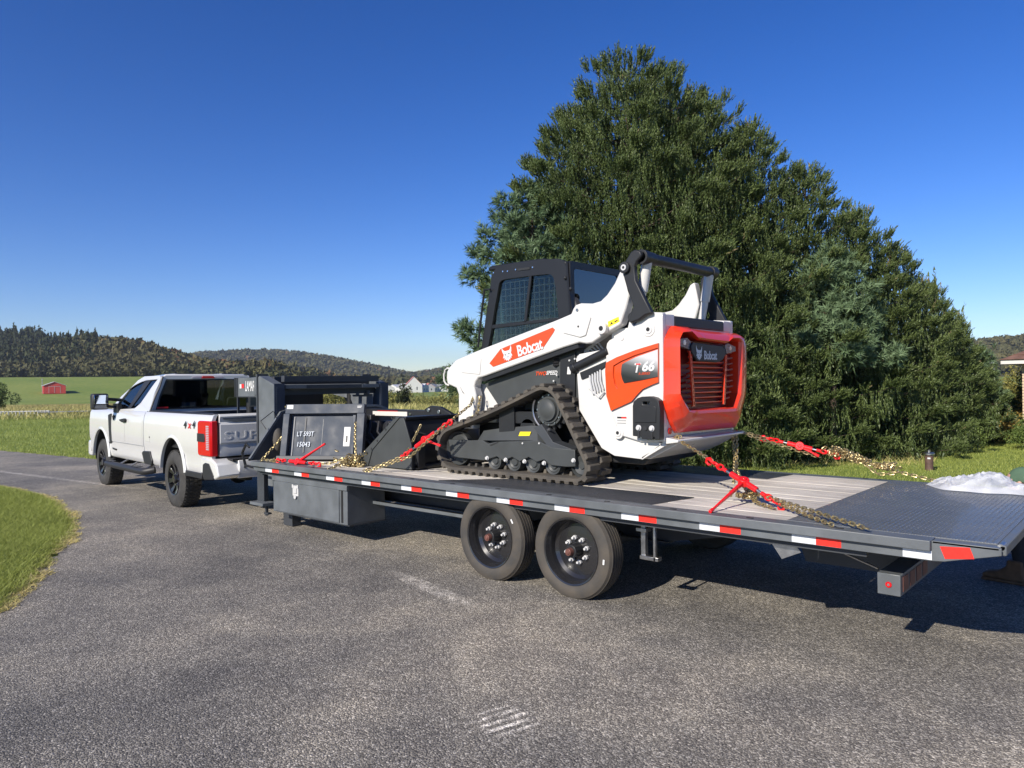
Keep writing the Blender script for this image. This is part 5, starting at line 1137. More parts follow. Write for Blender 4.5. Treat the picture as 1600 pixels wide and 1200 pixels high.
# ------------------------------------------------------------ pickup truck (x rearwards from the rear axle, y away, z up)
TW=2.03; WBX=-3.66; TX=1.50
tk_=thing('pickup_truck','white extended-cab pickup truck with black wheels, hitched to the gooseneck trailer','pickup truck',(-7.5,.165,-.046),rotz=-.079,local=True)
def mt(b):
    r=M(); r.add([(q[0],TW-q[1],q[2]) for q in b.v],[f[::-1] for f in b.f]); return r
def sides(name,make,m,bev=0,sm=35,parent=None):
    a=make(); o1=obj(name,a,m,parent or tk_,bev=bev,sm=sm); o2=obj(name,mt(a),m,parent or tk_,bev=bev,sm=sm); return o1,o2
def skin(prof,x0,x1,t=.05,nx=24):
    """side panel: profile (y,z) swept along x with thickness t"""
    b=M(); n=len(prof); V=[];F=[]
    for i in range(nx+1):
        x=x0+(x1-x0)*i/nx; V+=[(x,y,z) for y,z in prof]+[(x,y+t,z) for y,z in prof[::-1]]
    m_=2*n
    for i in range(nx): F+=[(i*m_+k,(i+1)*m_+k,(i+1)*m_+(k+1)%m_,i*m_+(k+1)%m_) for k in range(m_)]
    F+=[tuple(range(m_-1,-1,-1)),tuple(range(nx*m_,(nx+1)*m_))]; return b.add(V,F)
PR=[(.045,.57),(.020,.60),(.012,.70),(.020,.82),(.004,.87),(.0,1.05),(.004,1.20),(.020,1.33),(.045,1.395),(.075,1.412)]
def ell(cx,cz,a,bz,y0,y1,n=40):
    b=M(); b.prism([(cx+a*math.cos(2*math.pi*k/n),cz+bz*math.sin(2*math.pi*k/n)) for k in range(n)],'y',y0,y1); return b
def bed():
    b=skin(PR,-1.265,TX-.02); c=ell(.02,.46,.50,.585,-.1,.3)
    return boolean(b,c)
bd,_=sides('bed_side',bed,'truck_white',sm=40)
# raised lip round each wheel arch
def lip(cx):
    b=M(); n=30; V=[];F=[]
    for k in range(n+1):
        a=math.pi*(.055+.89*k/n)
        for r,y in ((.0,-.012),(.028,-.012),(.055,.008),(0,.04)): V.append((cx+(.497+r)*math.cos(a),y,.46+(.582+r)*math.sin(a)))
    for k in range(n): F+=[(k*4+i,k*4+(i+1)%4,(k+1)*4+(i+1)%4,(k+1)*4+i) for i in range(4)]
    return b.add(V,F)
sides('arch_lip',lambda:lip(.02),'truck_white',sm=60)
sides('arch_lip',lambda:lip(WBX),'truck_white',sm=60)
def cabl():
    b=skin(PR,-4.42,-1.285,nx=30); c=ell(WBX,.46,.50,.585,-.1,.3)
    for x in (-2.28,): pass
    b=boolean(b,c); g=M()
    g.box(-2.255,-2.247,-.02,.012,.66,1.5); g.box(-3.035,-3.027,-.02,.012,.66,1.5); g.box(-1.35,-1.344,-.02,.012,.66,1.5); g.box(-3.03,-1.35,-.02,.018,.655,.663)
    return boolean(b,g)
cbs,_=sides('cab_side',cabl,'truck_white',sm=40)
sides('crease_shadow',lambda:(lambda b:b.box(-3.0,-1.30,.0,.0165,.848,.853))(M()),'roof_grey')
# wheel wells, underside, frame
def well(cx): 
    b=M(); n=24; V=[];F=[]
    for k in range(n+1):
        a=math.pi*(.0+1.0*k/n)
        for y in (.03,.42): V.append((cx+.495*math.cos(a),y,.46+.58*math.sin(a)))
    for k in range(n): F.append((2*k,2*k+1,2*k+3,2*k+2))
    return b.add(V,F)
sides('wheel_well',lambda:well(.02),'plastic_black',sm=60); sides('wheel_well',lambda:well(WBX),'plastic_black',sm=60)
b=M(); b.box(-4.2,1.3,.55,.65,.46,.60); b.box(-4.2,1.3,TW-.65,TW-.55,.46,.60); b.box(-1.2,1.3,.35,TW-.35,.66,.70); b.box(-4.2,-1.3,.2,TW-.2,.56,.60); obj('frame_rails',b,'loader_black',tk_)
b=M(); b.cyl((0,.3,.42),(0,TW-.3,.42),.06,n=12); b.sph((0,TW/2,.42),.16,12,8); obj('rear_axle',b,'loader_black',tk_)
b=M(); b.cyl((WBX,.3,.42),(WBX,TW-.3,.42),.06,n=12); obj('front_axle',b,'loader_black',tk_)
b=M(); b.tube([(.5,1.5,.5),(1.1,1.62,.45),(1.35,1.9,.42)],.04,10); obj('exhaust_pipe',b,'steel',tk_)
# front end: hood, fenders' top, grille block
b=M(); b.hull8([(-4.45,.10,1.25),(-2.95,.06,1.36),(-2.95,TW-.06,1.36),(-4.45,TW-.10,1.25)],[(-4.40,.22,1.36),(-2.95,.16,1.43),(-2.95,TW-.16,1.43),(-4.40,TW-.22,1.36)]); obj('hood',b,'truck_white',tk_,bev=.03)
b=M(); b.box(-4.50,-4.40,.05,TW-.05,.62,1.33); obj('grille',b,'plastic_black',tk_,bev=.02)
b=M(); b.box(-4.62,-4.42,.02,TW-.02,.50,.80); obj('front_bumper',b,'truck_white',tk_,bev=.04)
b=M(); b.box(-4.50,-4.36,.02,.30,.98,1.24); obj('headlight',b,'lamp_grey',tk_,bev=.03); b=M(); b.box(-4.50,-4.36,TW-.30,TW-.02,.98,1.24); obj('headlight',b,'lamp_grey',tk_,bev=.03)
# black fender vent strip and door furniture
DV=[[(-3.188,1.313),(-3.031,1.340),(-3.021,1.134),(-2.996,0.839),(-3.114,0.799),(-3.162,1.038)]][0]
b=M(); b.prism(DV,'y',-.004,.02); obj('fender_vent',b,'plastic_black',tk_,bev=.003)
DH=[[(-2.438,1.252),(-2.187,1.275),(-2.136,1.249),(-2.155,1.210),(-2.296,1.206),(-2.421,1.230)]][0]
b=M(); b.prism(DH,'y',-.035,.006); obj('door_handle',b,'plastic_black',tk_,bev=.008)
b=M(); b.prism([[(-2.937,1.296),(-2.860,1.320),(-2.843,1.275),(-2.902,1.229)]][0],'y',-.004,.01); obj('fender_badge',b,'plastic_black',tk_)
b=M(); b.prism([[(-2.963,0.738),(-2.718,0.723),(-2.756,0.698),(-2.926,0.711)]][0],'y',-.002,.02); obj('door_badge',b,'sticker_black',tk_)
# cab greenhouse: leaning side frames with glass
ZB,ZR=1.40,1.985; YB,YR=.055,.27
def lean(z): return YB+(YR-YB)*max(0,min(1.1,(z-ZB)/(ZR-ZB)))
SO=[(-3.14,1.385),(-2.95,1.52),(-2.62,1.76),(-2.32,1.92),(-2.05,1.985),(-1.28,1.985),(-1.20,1.94),(-1.16,1.385)]
SI=[[(-3.156,1.331),(-3.110,1.517),(-2.916,1.645),(-2.617,1.770),(-2.401,1.835),(-2.156,1.883),(-1.885,1.915),(-1.323,1.925),(-1.468,1.807),(-1.612,1.652),(-1.720,1.541),(-1.790,1.504),(-1.937,1.446),(-2.705,1.419)]][0]
SI=[(x,max(1.405,z)) for x,z in SI]
def gh():
    b=M(); b.ring(SO,SI,'y',0,.05,N=90); b.xf(lambda q:(q[0],q[1]+lean(q[2]),q[2])); return b
gs,gf=sides('roof_pillars',gh,'truck_white',sm=40)
def gl():
    b=M(); b.prism(SI,'y',.022,.028); b.xf(lambda q:(q[0],q[1]+lean(q[2]),q[2])); return b
sides('side_window',gl,'glass_dark',sm=0)
BPL=[[(-2.174,1.444),(-2.330,1.442),(-1.969,1.903),(-1.672,1.915)]][0]
BPL=[(x,max(1.40,z)) for x,z in BPL]
def bp2():
    b=M(); b.prism(BPL,'y',.010,.03); b.xf(lambda q:(q[0],q[1]+lean(q[2]),q[2])); return b
sides('window_divider',bp2,'plastic_black',sm=0)
def trimf():
    b=M(); pts=SI; b.tube([(x,lean(z)+.008,z) for x,z in pts],.009,5,closed=True); return b
sides('window_seal',trimf,'plastic_black')
b=M(); b.hull8([(-2.34,.30,1.925),(-1.24,.275,1.955),(-1.24,TW-.275,1.955),(-2.34,TW-.30,1.925)],[(-2.22,.40,1.985),(-1.26,.36,2.01),(-1.26,TW-.36,2.01),(-2.22,TW-.40,1.985)]); rf_=obj('cab_roof',b,'truck_white',tk_,bev=.035,seg=3)
for y in (.62,TW-.62):
    b=M(); b.hull8([(-1.9,y-.05,2.0),(-1.35,y-.05,2.0),(-1.35,y+.05,2.0),(-1.9,y+.05,2.0)],[(-1.85,y-.03,2.022),(-1.42,y-.03,2.022),(-1.42,y+.03,2.022),(-1.85,y+.03,2.022)]); obj('roof_ridge',b,'truck_white',rf_,bev=.006)
    b=M(); b.box(-1.45,-1.36,y-.055,y+.055,2.005,2.025); obj('roof_antenna',b,'plastic_black',rf_,bev=.008)
# rear wall of the cab with window
RO=[(.055,1.38),(.16,1.72),(.27,1.955),(.34,1.985),(TW-.34,1.985),(TW-.27,1.955),(TW-.16,1.72),(TW-.055,1.38)]
RI=[(.165,1.43),(.23,1.66),(.335,1.925),(TW-.335,1.925),(TW-.23,1.66),(TW-.165,1.43)]
b=M(); b.ring(RO,RI,'x',-1.225,-1.19,N=80); rw=obj('cab_back',b,'truck_white',tk_,sm=30)
b=M(); b.ring([(y,z) for y,z in RI],[(lambda p:(p[0]+(TW/2-p[0])*.035,p[1]+(1.68-p[1])*.08))(p) for p in RI],'x',-1.187,-1.183,N=60); obj('window_surround',b,'plastic_black',rw)
b=M(); b.prism(RI,'x',-1.205,-1.199); obj('rear_window',b,'glass_dark',rw,sm=0)
b=M(); b.box(-1.24,-1.18,.80,1.23,1.935,1.975); b2=b; 
b=M(); b.prism([(.90,1.935),(.93,1.975),(1.10,1.975),(1.13,1.935)],'x',-1.19,-1.170); obj('brake_light',b,'lens_red',rw,bev=.003)
b=M(); b.prism([(.74,1.94),(.77,1.970),(.90,1.972),(.90,1.936)],'x',-1.19,-1.176); obj('cargo_lamp',b,'lens_clear',rw,bev=.003)
b=M(); b.prism([(1.13,1.936),(1.13,1.972),(1.26,1.970),(1.29,1.94)],'x',-1.19,-1.176); obj('cargo_lamp',b,'lens_clear',rw,bev=.003)
# door seam strip down the C pillar corner
def seam():
    b=M(); return b.tube([(-1.19,.285,1.97),(-1.18,.23,1.80),(-1.175,.15,1.62),(-1.165,.07,1.40)],.013,6)
sides('corner_strip',seam,'plastic_black')
# windscreen, dash, seats
b=M(); b.add([(-3.05,.20,1.43),(-3.05,TW-.20,1.43),(-2.28,TW-.33,1.93),(-2.28,.33,1.93)],[(0,1,2,3)]); obj('windscreen',b,'glass_clear',tk_,sm=0)
b=M(); b.box(-3.1,-2.55,.2,TW-.2,1.28,1.42); obj('dashboard',b,'plastic_black',tk_,bev=.04)
for y in (.42,1.18):
    b=M(); b.box(-2.25,-2.05,y,y+.44,.9,1.56); b.box(-2.2,-2.08,y+.09,y+.35,1.60,1.80); obj('front_seat',b,'seat_black',tk_,bev=.05,seg=3)
for y in (.36,.86,1.36):
    b=M(); b.box(-1.42,-1.30,y+.03,y+.27,1.46,1.62); obj('rear_headrest',b,'seat_grey' if y>1 else 'seat_black',tk_,bev=.04,seg=3)
b=M(); b.box(-1.45,-1.27,.2,TW-.2,.9,1.45); obj('rear_bench',b,'seat_black',tk_,bev=.03)
b=M(); b.box(-3.0,-1.25,.12,TW-.12,.58,.62); b.box(-3.1,-3.06,.12,TW-.12,.6,1.35); obj('cab_floor',b,'plastic_black',tk_)
b=M(); b.prism([(.185,1.45),(.185,1.475),(.36,1.475),(.36,1.45)],'x',-1.181,-1.180); obj('window_sticker',b,'sticker_red',rw,sm=0)
# truck bed: inner walls, floor, rails
b=M(); b.box(-1.25,TX-.08,.10,TW-.10,.88,.92); b.box(-1.255,-1.225,.06,TW-.06,.88,1.40); obj('bed_floor',b,'plastic_black',tk_)
def binw(): 
    b=M(); b.box(-1.24,TX-.06,.115,.14,.9,1.385); return b
sides('bed_liner',binw,'plastic_black')
def brl():
    b=M(); b.prism([(.055,1.405),(.075,1.428),(.16,1.428),(.17,1.38),(.13,1.38)],'x',-1.26,TX-.09); return b
sides('bed_rail_cap',brl,'plastic_black',bev=.004)
b=M(); b.cyl((.02,TW/2,.92),(.02,TW/2,1.05),.04,n=14); b.sph((.02,TW/2,1.07),.04,12,8); obj('hitch_ball',b,'chrome',tk_)
# tailgate with relief
TG=[(.115,.84),(.115,1.395),(.14,1.415),(TW-.14,1.415),(TW-.115,1.395),(TW-.115,.84)]
b=M(); b.prism([(1.44,.84),(1.50,.84),(1.512,.90),(1.503,1.00),(1.522,1.03),(1.518,1.27),(1.497,1.30),(1.503,1.345),(1.520,1.385),(1.49,1.415),(1.44,1.415)],'y',.115,TW-.115); tgt=obj('tailgate',b,'truck_white',tk_,bev=.004,sm=30)
b=M(); b.prism([(.30,1.305),(.16,1.345),(.16,1.36),(TW/2+.1,1.375),(TW-.16,1.345),(TW-.3,1.305)],'x',1.499,1.512); obj('tailgate_applique',b,'trailer_grey',tgt)
text('SUPER DUTY',.155,'truck_white',tk_,(1.521,TW/2,1.115),(0,1,0),(0,0,1),bold=.0,xs=1.75,ext=.0035,sp=1.12)
for k,y in enumerate((1.02,)):
    b=M(); b.cyl((1.50,y+.06,1.36),(1.507,y+.06,1.36),.009,n=8); obj('camera_lens',b,'chrome',tgt)
# tail lamps wrapping the corners
TL=[[(1.062,1.270),(1.087,1.315),(1.156,1.330),(1.599,1.342),(1.640,1.313),(1.628,0.931),(1.561,0.863),(1.161,0.834),(1.071,0.864)]][0]
def tl():
    b=M(); zs=[.845,.87,1.20,1.31,1.335]
    b.prism([(1.06,.86),(1.05,.90),(1.05,1.28),(1.07,1.31),(1.12,1.325),(1.50,1.325),(1.505,.85),(1.10,.845)],'y',-.012,.06); b.prism([(.0,.85),(.0,1.325),(.085,1.325),(.085,.85)],'x',1.44,1.515); return b
lamps=sides('tail_lamp',tl,'lens_red',bev=.012,sm=30)
def tl2():
    b=M(); b.prism([(1.045,1.035),(1.05,1.15),(1.30,1.15),(1.32,1.11),(1.32,1.06),(1.30,1.035)],'y',-.018,-.005); return b
a=tl2(); obj('lamp_band',a,'plastic_black',lamps[0],bev=.003); obj('lamp_band',mt(a),'plastic_black',lamps[1],bev=.003)
for k in range(14):
    a=M(); a.box(1.36,1.455,-.0165,-.006,.935+.024*k,.950+.024*k); obj('lamp_segment',a,'lens_clear',lamps[0],sm=0)
# bumper
def bc():
    b=M(); b.prism([(1.12,.60),(1.12,.815),(1.52,.815),(1.66,.76),(1.74,.60),(1.60,.545),(1.50,.60)],'y',-.005,.30); return b
sides('bumper_corner',bc,'truck_white',bev=.02)
def bcut():
    b=M(); b.prism([(1.20,.59),(1.22,.73),(1.30,.76),(1.44,.755),(1.60,.60),(1.58,.545),(1.25,.52)],'y',-.012,.02); return b
sides('bumper_pad',bcut,'plastic_black',bev=.012)
b=M(); b.box(1.50,1.70,.20,TW-.20,.79,.818); obj('bumper_step',b,'plastic_black',tk_,bev=.006)
b=M(); b.prism([(1.52,.55),(1.52,.80),(1.70,.80),(1.735,.70),(1.70,.55)],'y',.28,TW-.28); bmp=obj('rear_bumper',b,'truck_white',tk_,bev=.012)
b=M(); b.cyl((1.72,.36,.70),(1.735,.36,.70),.018,n=14); obj('park_sensor',b,'steel',bmp)
b=M(); b.box(1.45,1.72,.85,1.18,.46,.58); obj('hitch_receiver',b,'loader_black',tk_)
b=M(); b.box(.52,1.15,.00,.06,.52,.60); obj('mud_trim',b,'plastic_black',tk_,bev=.01)
# running board, bed step
b=M(); b.tube([(-3.05,.06,.50),(-2.98,-.06,.475),(-2.9,-.10,.47),(-1.0,-.10,.47),(-.88,-.08,.48),(-.82,.03,.50)],.055,14); rb=obj('running_board',b,'plastic_black',tk_,sm=60)
for x in (-2.3,-1.75,-1.0):
    b=M(); b.tube([(x,-.06,.50),(x-.03,.12,.58)],.016,8); obj('board_bracket',b,'steel',rb)
for x in (-2.75,-1.35):
    b=M(); b.box(x-.14,x+.14,-.13,-.03,.52,.53); obj('step_pad',b,'plastic_black',rb,bev=.004)
b=M(); b.prism([[(-1.343,0.741),(-1.278,0.771),(-0.969,0.783),(-0.855,0.639),(-0.887,0.566),(-1.224,0.573)]][0],'y',-.008,.03); obj('bed_step',b,'plastic_black',tk_,bev=.01)
b=M(); b.prism([[(-1.171,1.089),(-0.987,1.096),(-0.978,0.934),(-1.162,0.936)]][0],'y',-.0035,.002); obj('fuel_flap',b,'truck_white',tk_,bev=.001)
b=M(); q=[[(-0.975,1.006)]][0][0]; b.cyl((q[0],0.002,q[1]),(q[0],-.005,q[1]),.013,n=10); obj('fuel_latch',b,'sticker_black',tk_)
# 4x4 decal
q=[[(0.551,1.246),(0.723,1.251),(0.879,1.256)]][0]
for ch,(x,z),mm_ in zip('4x4',q,('sticker_black','sticker_red','sticker_black')): text(ch,.15,mm_,tk_,(x,-.003,z),(1,0,0),(0,0,1),shear=.2,bold=.003,xs=1.3,ext=.001)
# mirrors
def mir_(): 
    b=M(); b.box(-2.92,-2.74,-.36,-.10,1.42,1.70); return b
ms=sides('door_mirror',mir_,'plastic_black',bev=.035)
a=M(); a.box(-2.742,-2.735,-.335,-.125,1.52,1.675); obj('mirror_glass',a,'mirror_glass',ms[0],bev=.003); obj('mirror_glass',mt(a),'mirror_glass',ms[1],bev=.003)
a=M(); a.box(-2.742,-2.735,-.335,-.125,1.435,1.505); obj('mirror_glass',a,'glass_sheen',ms[0],bev=.003)
def arms_():
    b=M(); b.tube([(-2.83,-.12,1.60),(-2.83,.12,1.58)],.028,8); b.tube([(-2.83,-.12,1.48),(-2.80,.06,1.45)],.024,8); b.box(-2.95,-2.68,.02,.09,1.36,1.52); return b
sides('mirror_arm',arms_,'plastic_black')
# wheels
def truck_wheel(cx,flip):
    y0=.015 if flip==1 else TW-.015; c=(cx,y0,.425)
    R0,w=.425,.28; y=lambda o:o*flip; t=M()
    prof=[(y(.012),.236),(y(0),.25),(y(-.006),.30),(y(-.003),.34),(y(.010),.385),(y(.028),.412),(y(.05),.420),(y(w-.05),.420),(y(w-.02),.405),(y(w),.34),(y(w-.01),.236)]
    t.lathe(prof,c,'y',60); wo=obj('wheel',t,'rubber',tk_,sm=35)
    b=M(); blk=0
    for k in range(44):
        a=2*math.pi*k/44
        for j,(ya,yb) in enumerate(((.022,.075),(.088,.135),(.148,.195),(.208,.260))):
            aa=a+(.05 if j%2 else 0); ca,sa=math.cos(aa),math.sin(aa); da=.050
            P=lambda r,th,yy:(cx+r*math.cos(th),y0+y(yy),.425+r*math.sin(th))
            b.hull8([P(.417,aa-da,ya),P(.417,aa+da,ya),P(.417,aa+da,yb),P(.417,aa-da,yb)],[P(.432,aa-da*.85,ya+.003),P(.432,aa+da*.85,ya+.003),P(.432,aa+da*.85,yb-.003),P(.432,aa-da*.85,yb-.003)])
        for r0,r1 in ((.385,.425),): pass
    obj('tread_blocks',b,'rubber',wo,sm=0,kind='stuff')
    r=M(); r.lathe([(y(.012),.240),(y(.0),.237),(y(.004),.226),(y(.03),.222),(y(.17),.215)],c,'y',48); rm=obj('rim',r,'rim_black',wo,sm=40)
    for k in range(8):
        a=2*math.pi*k/8+.2; ca,sa=math.cos(a),math.sin(a); b=M(); pts=[]
        for rr,hw,yy in ((.05,.030,.045),(.15,.026,.035),(.222,.040,.012)):
            for s in (-1,1): pts.append((cx+rr*ca-s*hw*sa,y0+y(yy),.425+rr*sa+s*hw*ca))
        q=[(p[0],p[1]+y(.04),p[2]) for p in pts]; b.add(pts+q,[(0,1,3,2),(2,3,5,4),(6,8,9,7),(8,10,11,9),(0,2,8,6),(2,4,10,8),(1,7,9,3),(3,9,11,5)]); obj('spoke',b,'rim_black',wo,bev=.004)
    b=M(); b.lathe([(y(.0),.0),(y(.0),.055),(y(.012),.062),(y(.06),.066)],c,'y',24); obj('hub_cap',b,'chrome' if False else 'rim_black',wo,sm=40)
    b=M()
    for k in range(8):
        a=2*math.pi*k/8; b.cyl((cx+.085*math.cos(a),y0+y(.055),.425+.085*math.sin(a)),(cx+.085*math.cos(a),y0+y(.03),.425+.085*math.sin(a)),.012,n=6)
    obj('wheel_nuts',b,'chrome',wo,kind='stuff')
    b=M(); b.lathe([(y(.10),.0),(y(.10),.17),(y(.13),.175)],c,'y',32); obj('brake_disc',b,'steel',wo)
for cx in (.02,WBX): truck_wheel(cx,1); truck_wheel(cx,-1)
# ------------------------------------------------------------ attachments on the front of the deck
dA=Vector((.8287,.5597,0)); A0=Vector((-4.595,.261,ZD)); tl_=R(14); nN=Vector((dA.y,-dA.x,0)); upv=Vector((-nN.x*math.sin(tl_),-nN.y*math.sin(tl_),math.cos(tl_))); nV=dA.cross(upv)
at=thing('attachment_frame','dark blue steel attachment plate leaning on the front deck, chalk numbers on its face','loader attachment',tuple(A0))
def on(u,v,w=0): return A0+dA*u+upv*v+nV*(w)
def plate(b,u0,u1,v0,v1,w0,w1): return b.hull8([on(u0,v0,w0),on(u1,v0,w0),on(u1,v1,w0),on(u0,v1,w0)],[on(u0,v0,w1),on(u1,v0,w1),on(u1,v1,w1),on(u0,v1,w1)])
for nm,a in (('top_rail',(.0,1.02,.58,.70)),('left_post',(-.02,.06,.05,.58)),('right_post',(.93,1.03,.05,.58)),('inner_post',(.88,.92,.06,.56))):
    b=M(); plate(b,a[0],a[1],a[2],a[3],-.04,.045); obj(nm,b,'attach_blue',at,bev=.005)
b=M(); plate(b,.07,.90,.04,.56,-.03,-.02); pf=obj('face_plate',b,'attach_blue',at)
b=M(); plate(b,.10,.115,.05,.55,-.02,-.010); plate(b,.87,.875,.05,.55,-.02,-.012); obj('bright_edge',b,'roof_grey',at,kind='stuff')
b=M(); plate(b,.245,.262,.10,.54,-.02,-.012); obj('plate_rib',b,'trailer_dark',at)
b=M(); plate(b,.48,.485,.08,.52,-.02,-.017); obj('weld_line',b,'trailer_grey',at)
b=M(); plate(b,-.05,1.08,.0,.05,-.20,.08); obj('foot_plate',b,'trailer_dark',at,bev=.006)
b=M(); plate(b,.76,.84,.18,.42,-.0195,-.0165); sk=obj('paper_label',b,'sticker_white',at,sm=0)
b=M(); plate(b,.79,.81,.23,.31,-.0160,-.0150); obj('label_print',b,'sticker_black',sk,sm=0)
b=M(); plate(b,.02,.10,.64,.69,.0455,.047); obj('rail_sticker',b,'sticker_white',at,sm=0)
b=M(); plate(b,.93,.99,.665,.672,.0455,.047); plate(b,.93,.98,.650,.657,.0455,.047); obj('rail_print',b,'sticker_white',at,sm=0,kind='stuff')
text('LT 593T',.085,'chalk',at,on(.265,.33,-.005),dA,upv,shear=.1,xs=.75); text('15043',.085,'chalk',at,on(.25,.20,-.005),dA,upv,shear=.1,xs=.85)
b=M(); b.sph(on(-.10,.27,-.05),.12,14,10,(.5,.6,1.2)); obj('end_roller',b,'tyre_dusty',at)
b=M()
for k in range(3): b.box(*(lambda p:(p.x-.03,p.x+.03,p.y+.25,p.y+.9,p.z-.02,p.z+.02))(on(.1+.4*k,.35,-.2)))
obj('rear_brace',b,'loader_black',at,kind='stuff')
# long black tool arm lying behind, with gearbox lumps
ta=thing('boom_attachment','long black attachment arm with white label behind the leaning plate','loader attachment',(-3.4,1.3,ZD))
b=M(); b.hull8([(-4.25,1.28,1.33),(-2.95,1.28,1.33),(-2.95,1.40,1.33),(-4.25,1.40,1.33)],[(-4.25,1.28,1.43),(-2.95,1.28,1.42),(-2.95,1.40,1.42),(-4.25,1.40,1.43)]); am=obj('arm',b,'loader_black',ta,bev=.008)
b=M(); b.box(-4.10,-3.42,1.272,1.279,1.345,1.40); obj('arm_label',b,'mortar',am,sm=0)
b=M(); b.box(-4.0,-3.6,1.270,1.279,1.402,1.410); obj('arm_label',b,'lens_red',am,sm=0)
b=M(); b.cyl((-3.36,1.28,1.375),(-3.36,1.265,1.375),.014,n=12); obj('arm_bolt',b,'chrome',am)
b=M(); b.prism([(-3.1,1.36),(-3.06,1.44),(-2.96,1.48),(-2.80,1.47),(-2.62,1.40),(-2.52,1.30),(-2.60,1.26),(-2.85,1.34)],'y',1.24,1.30); br_=obj('arm_bracket',b,'loader_black',ta,bev=.006)
for x,z in ((-2.98,1.43),(-2.80,1.41)):
    b=M(); b.cyl((x,1.24,z),(x,1.225,z),.024,n=14); obj('bracket_bolt',b,'steel',br_,bev=.003)
b=M(); b.box(-4.2,-3.3,1.2,1.75,.83,1.05); b.cyl((-3.95,1.15,1.12),(-3.95,1.6,1.12),.16,n=20); b.cyl((-3.6,1.1,1.2),(-3.6,1.5,1.2),.09,n=16); b.box(-4.15,-4.05,1.2,1.35,.9,1.36); b.box(-3.75,-3.65,1.3,1.4,.9,1.36); b.box(-3.5,-3.1,1.45,1.8,.83,1.25); obj('gear_housing',b,'loader_black',ta,bev=.012)
b=M()
for k in range(5): b.tube([(-4.1+.16*k,1.12,1.28),(-4.04+.16*k,1.05,1.12+.02*k),(-3.95+.16*k,1.14,.98)],.016,6)
obj('hoses',b,'plastic_black',ta,kind='stuff')
b=M(); b.cyl((-4.14,1.18,1.30),(-4.14,1.13,1.30),.055,n=18); obj('pulley',b,'bucket_grey',ta,bev=.004)
# bucket seen from its side plate
bk=thing('loader_bucket','dark grey bucket with sloped side plate, standing just ahead of the loader tracks','bucket',(-2.8,.5,ZD))
BS=[(-3.40,ZD+.004),(-3.30,ZD+.10),(-2.66,1.375),(-2.56,1.375),(-2.52,1.28),(-2.44,1.09),(-2.44,ZD+.012)]
b=M(); b.prism(BS,'y',.50,.515); sp2=obj('side_plate',b,'bucket_grey',bk,bev=.003)
b=M(); b.prism(BS,'y',2.05,2.065); obj('side_plate',b,'bucket_grey',bk,bev=.003)
b=M(); b.prism([(-3.42,ZD+.003),(-3.32,ZD+.115),(-2.68,1.385),(-2.62,1.38),(-3.10,ZD+.19),(-3.18,ZD+.003)],'y',.488,.50); eg=obj('side_cutter',b,'bucket_grey',bk,bev=.002)
for t in (.12,.3,.55,.8):
    x=-3.24+.60*t+.06; z=ZD+.14+.52*t; b=M(); b.cyl((x,.488,z),(x,.484,z),.012,n=10); obj('cutter_hole',b,'sticker_black',eg)
prof=[(-3.38,ZD+.006),(-2.46,ZD+.012),(-2.44,1.0),(-2.52,1.20),(-2.58,1.36),(-2.70,1.372)]
b=M(); n_=len(prof); V=[(x,.515,z) for x,z in prof]+[(x,2.05,z) for x,z in prof]+[(x-.012,.515,z+.012) for x,z in prof]+[(x-.012,2.05,z+.012) for x,z in prof]
F=[(i,i+1,n_+i+1,n_+i) for i in range(n_-1)]+[(2*n_+i,3*n_+i,3*n_+i+1,2*n_+i+1) for i in range(n_-1)]; b.add(V,F); obj('shell',b,'loader_black',bk,sm=50)
b=M(); b.box(-2.72,-2.55,.52,2.05,1.355,1.385); obj('top_lip',b,'loader_black',bk,bev=.004)
b=M(); b.tube([(-2.62,.52,1.37),(-2.56,.60,1.24),(-2.42,.75,1.18),(-2.40,1.2,1.17)],.012,6); b.tube([(-2.43,.56,ZD+.03),(-2.43,2.0,ZD+.03)],.03,8); b.box(-2.46,-2.40,.56,.66,ZD+.02,1.08); b.box(-2.46,-2.38,.95,1.02,ZD+.02,1.25); b.box(-2.46,-2.38,1.55,1.62,ZD+.02,1.25); obj('back_ribs',b,'loader_black',bk,bev=.004)
# ------------------------------------------------------------ chains and binders
LINK=None
def link_template():
    b=M(); P=[]; L2,W2=.0135,.0115
    for k in range(12):
        a=2*math.pi*k/12; x=W2*math.cos(a); z=W2*math.sin(a); P.append((x,0,z+(L2 if z>=0 else -L2)))
    b.tube(P,.0052,5,closed=True); return np.array(b.v),b.f
LV,LF=link_template()
def put_link(b,c,t,roll):
    t=Vector(t).normalized(); a=t.orthogonal().normalized(); a=Matrix.Rotation(roll,3,t)@a; q=t.cross(a)
    Mx=np.array([[a.x,q.x,t.x],[a.y,q.y,t.y],[a.z,q.z,t.z]]); b.add((LV@Mx.T+np.array(c)).tolist(),LF)
def run(b,pts,sag_=0,jit=.12):
    P=[Vector(p) for p in pts]; L=sum((P[i+1]-P[i]).length for i in range(len(P)-1)); n=max(2,int(L/.0365)); k=0; acc=0; s=0
    for i in range(n):
        d=L*(i+.5)/n; j=0; dd=d
        while j<len(P)-2 and dd>(P[j+1]-P[j]).length: dd-=(P[j+1]-P[j]).length; j+=1
        t=(P[j+1]-P[j]); f=dd/t.length; c=P[j]+t*f; g=d/L; c=c-Vector((0,0,sag_*4*g*(1-g)))
        tt=t.normalized()+Vector((0,0,-sag_*4*(1-2*g)/L))
        put_link(b,c,tt,(math.pi/2)*(i%2)+.6+rng.uniform(-jit,jit))
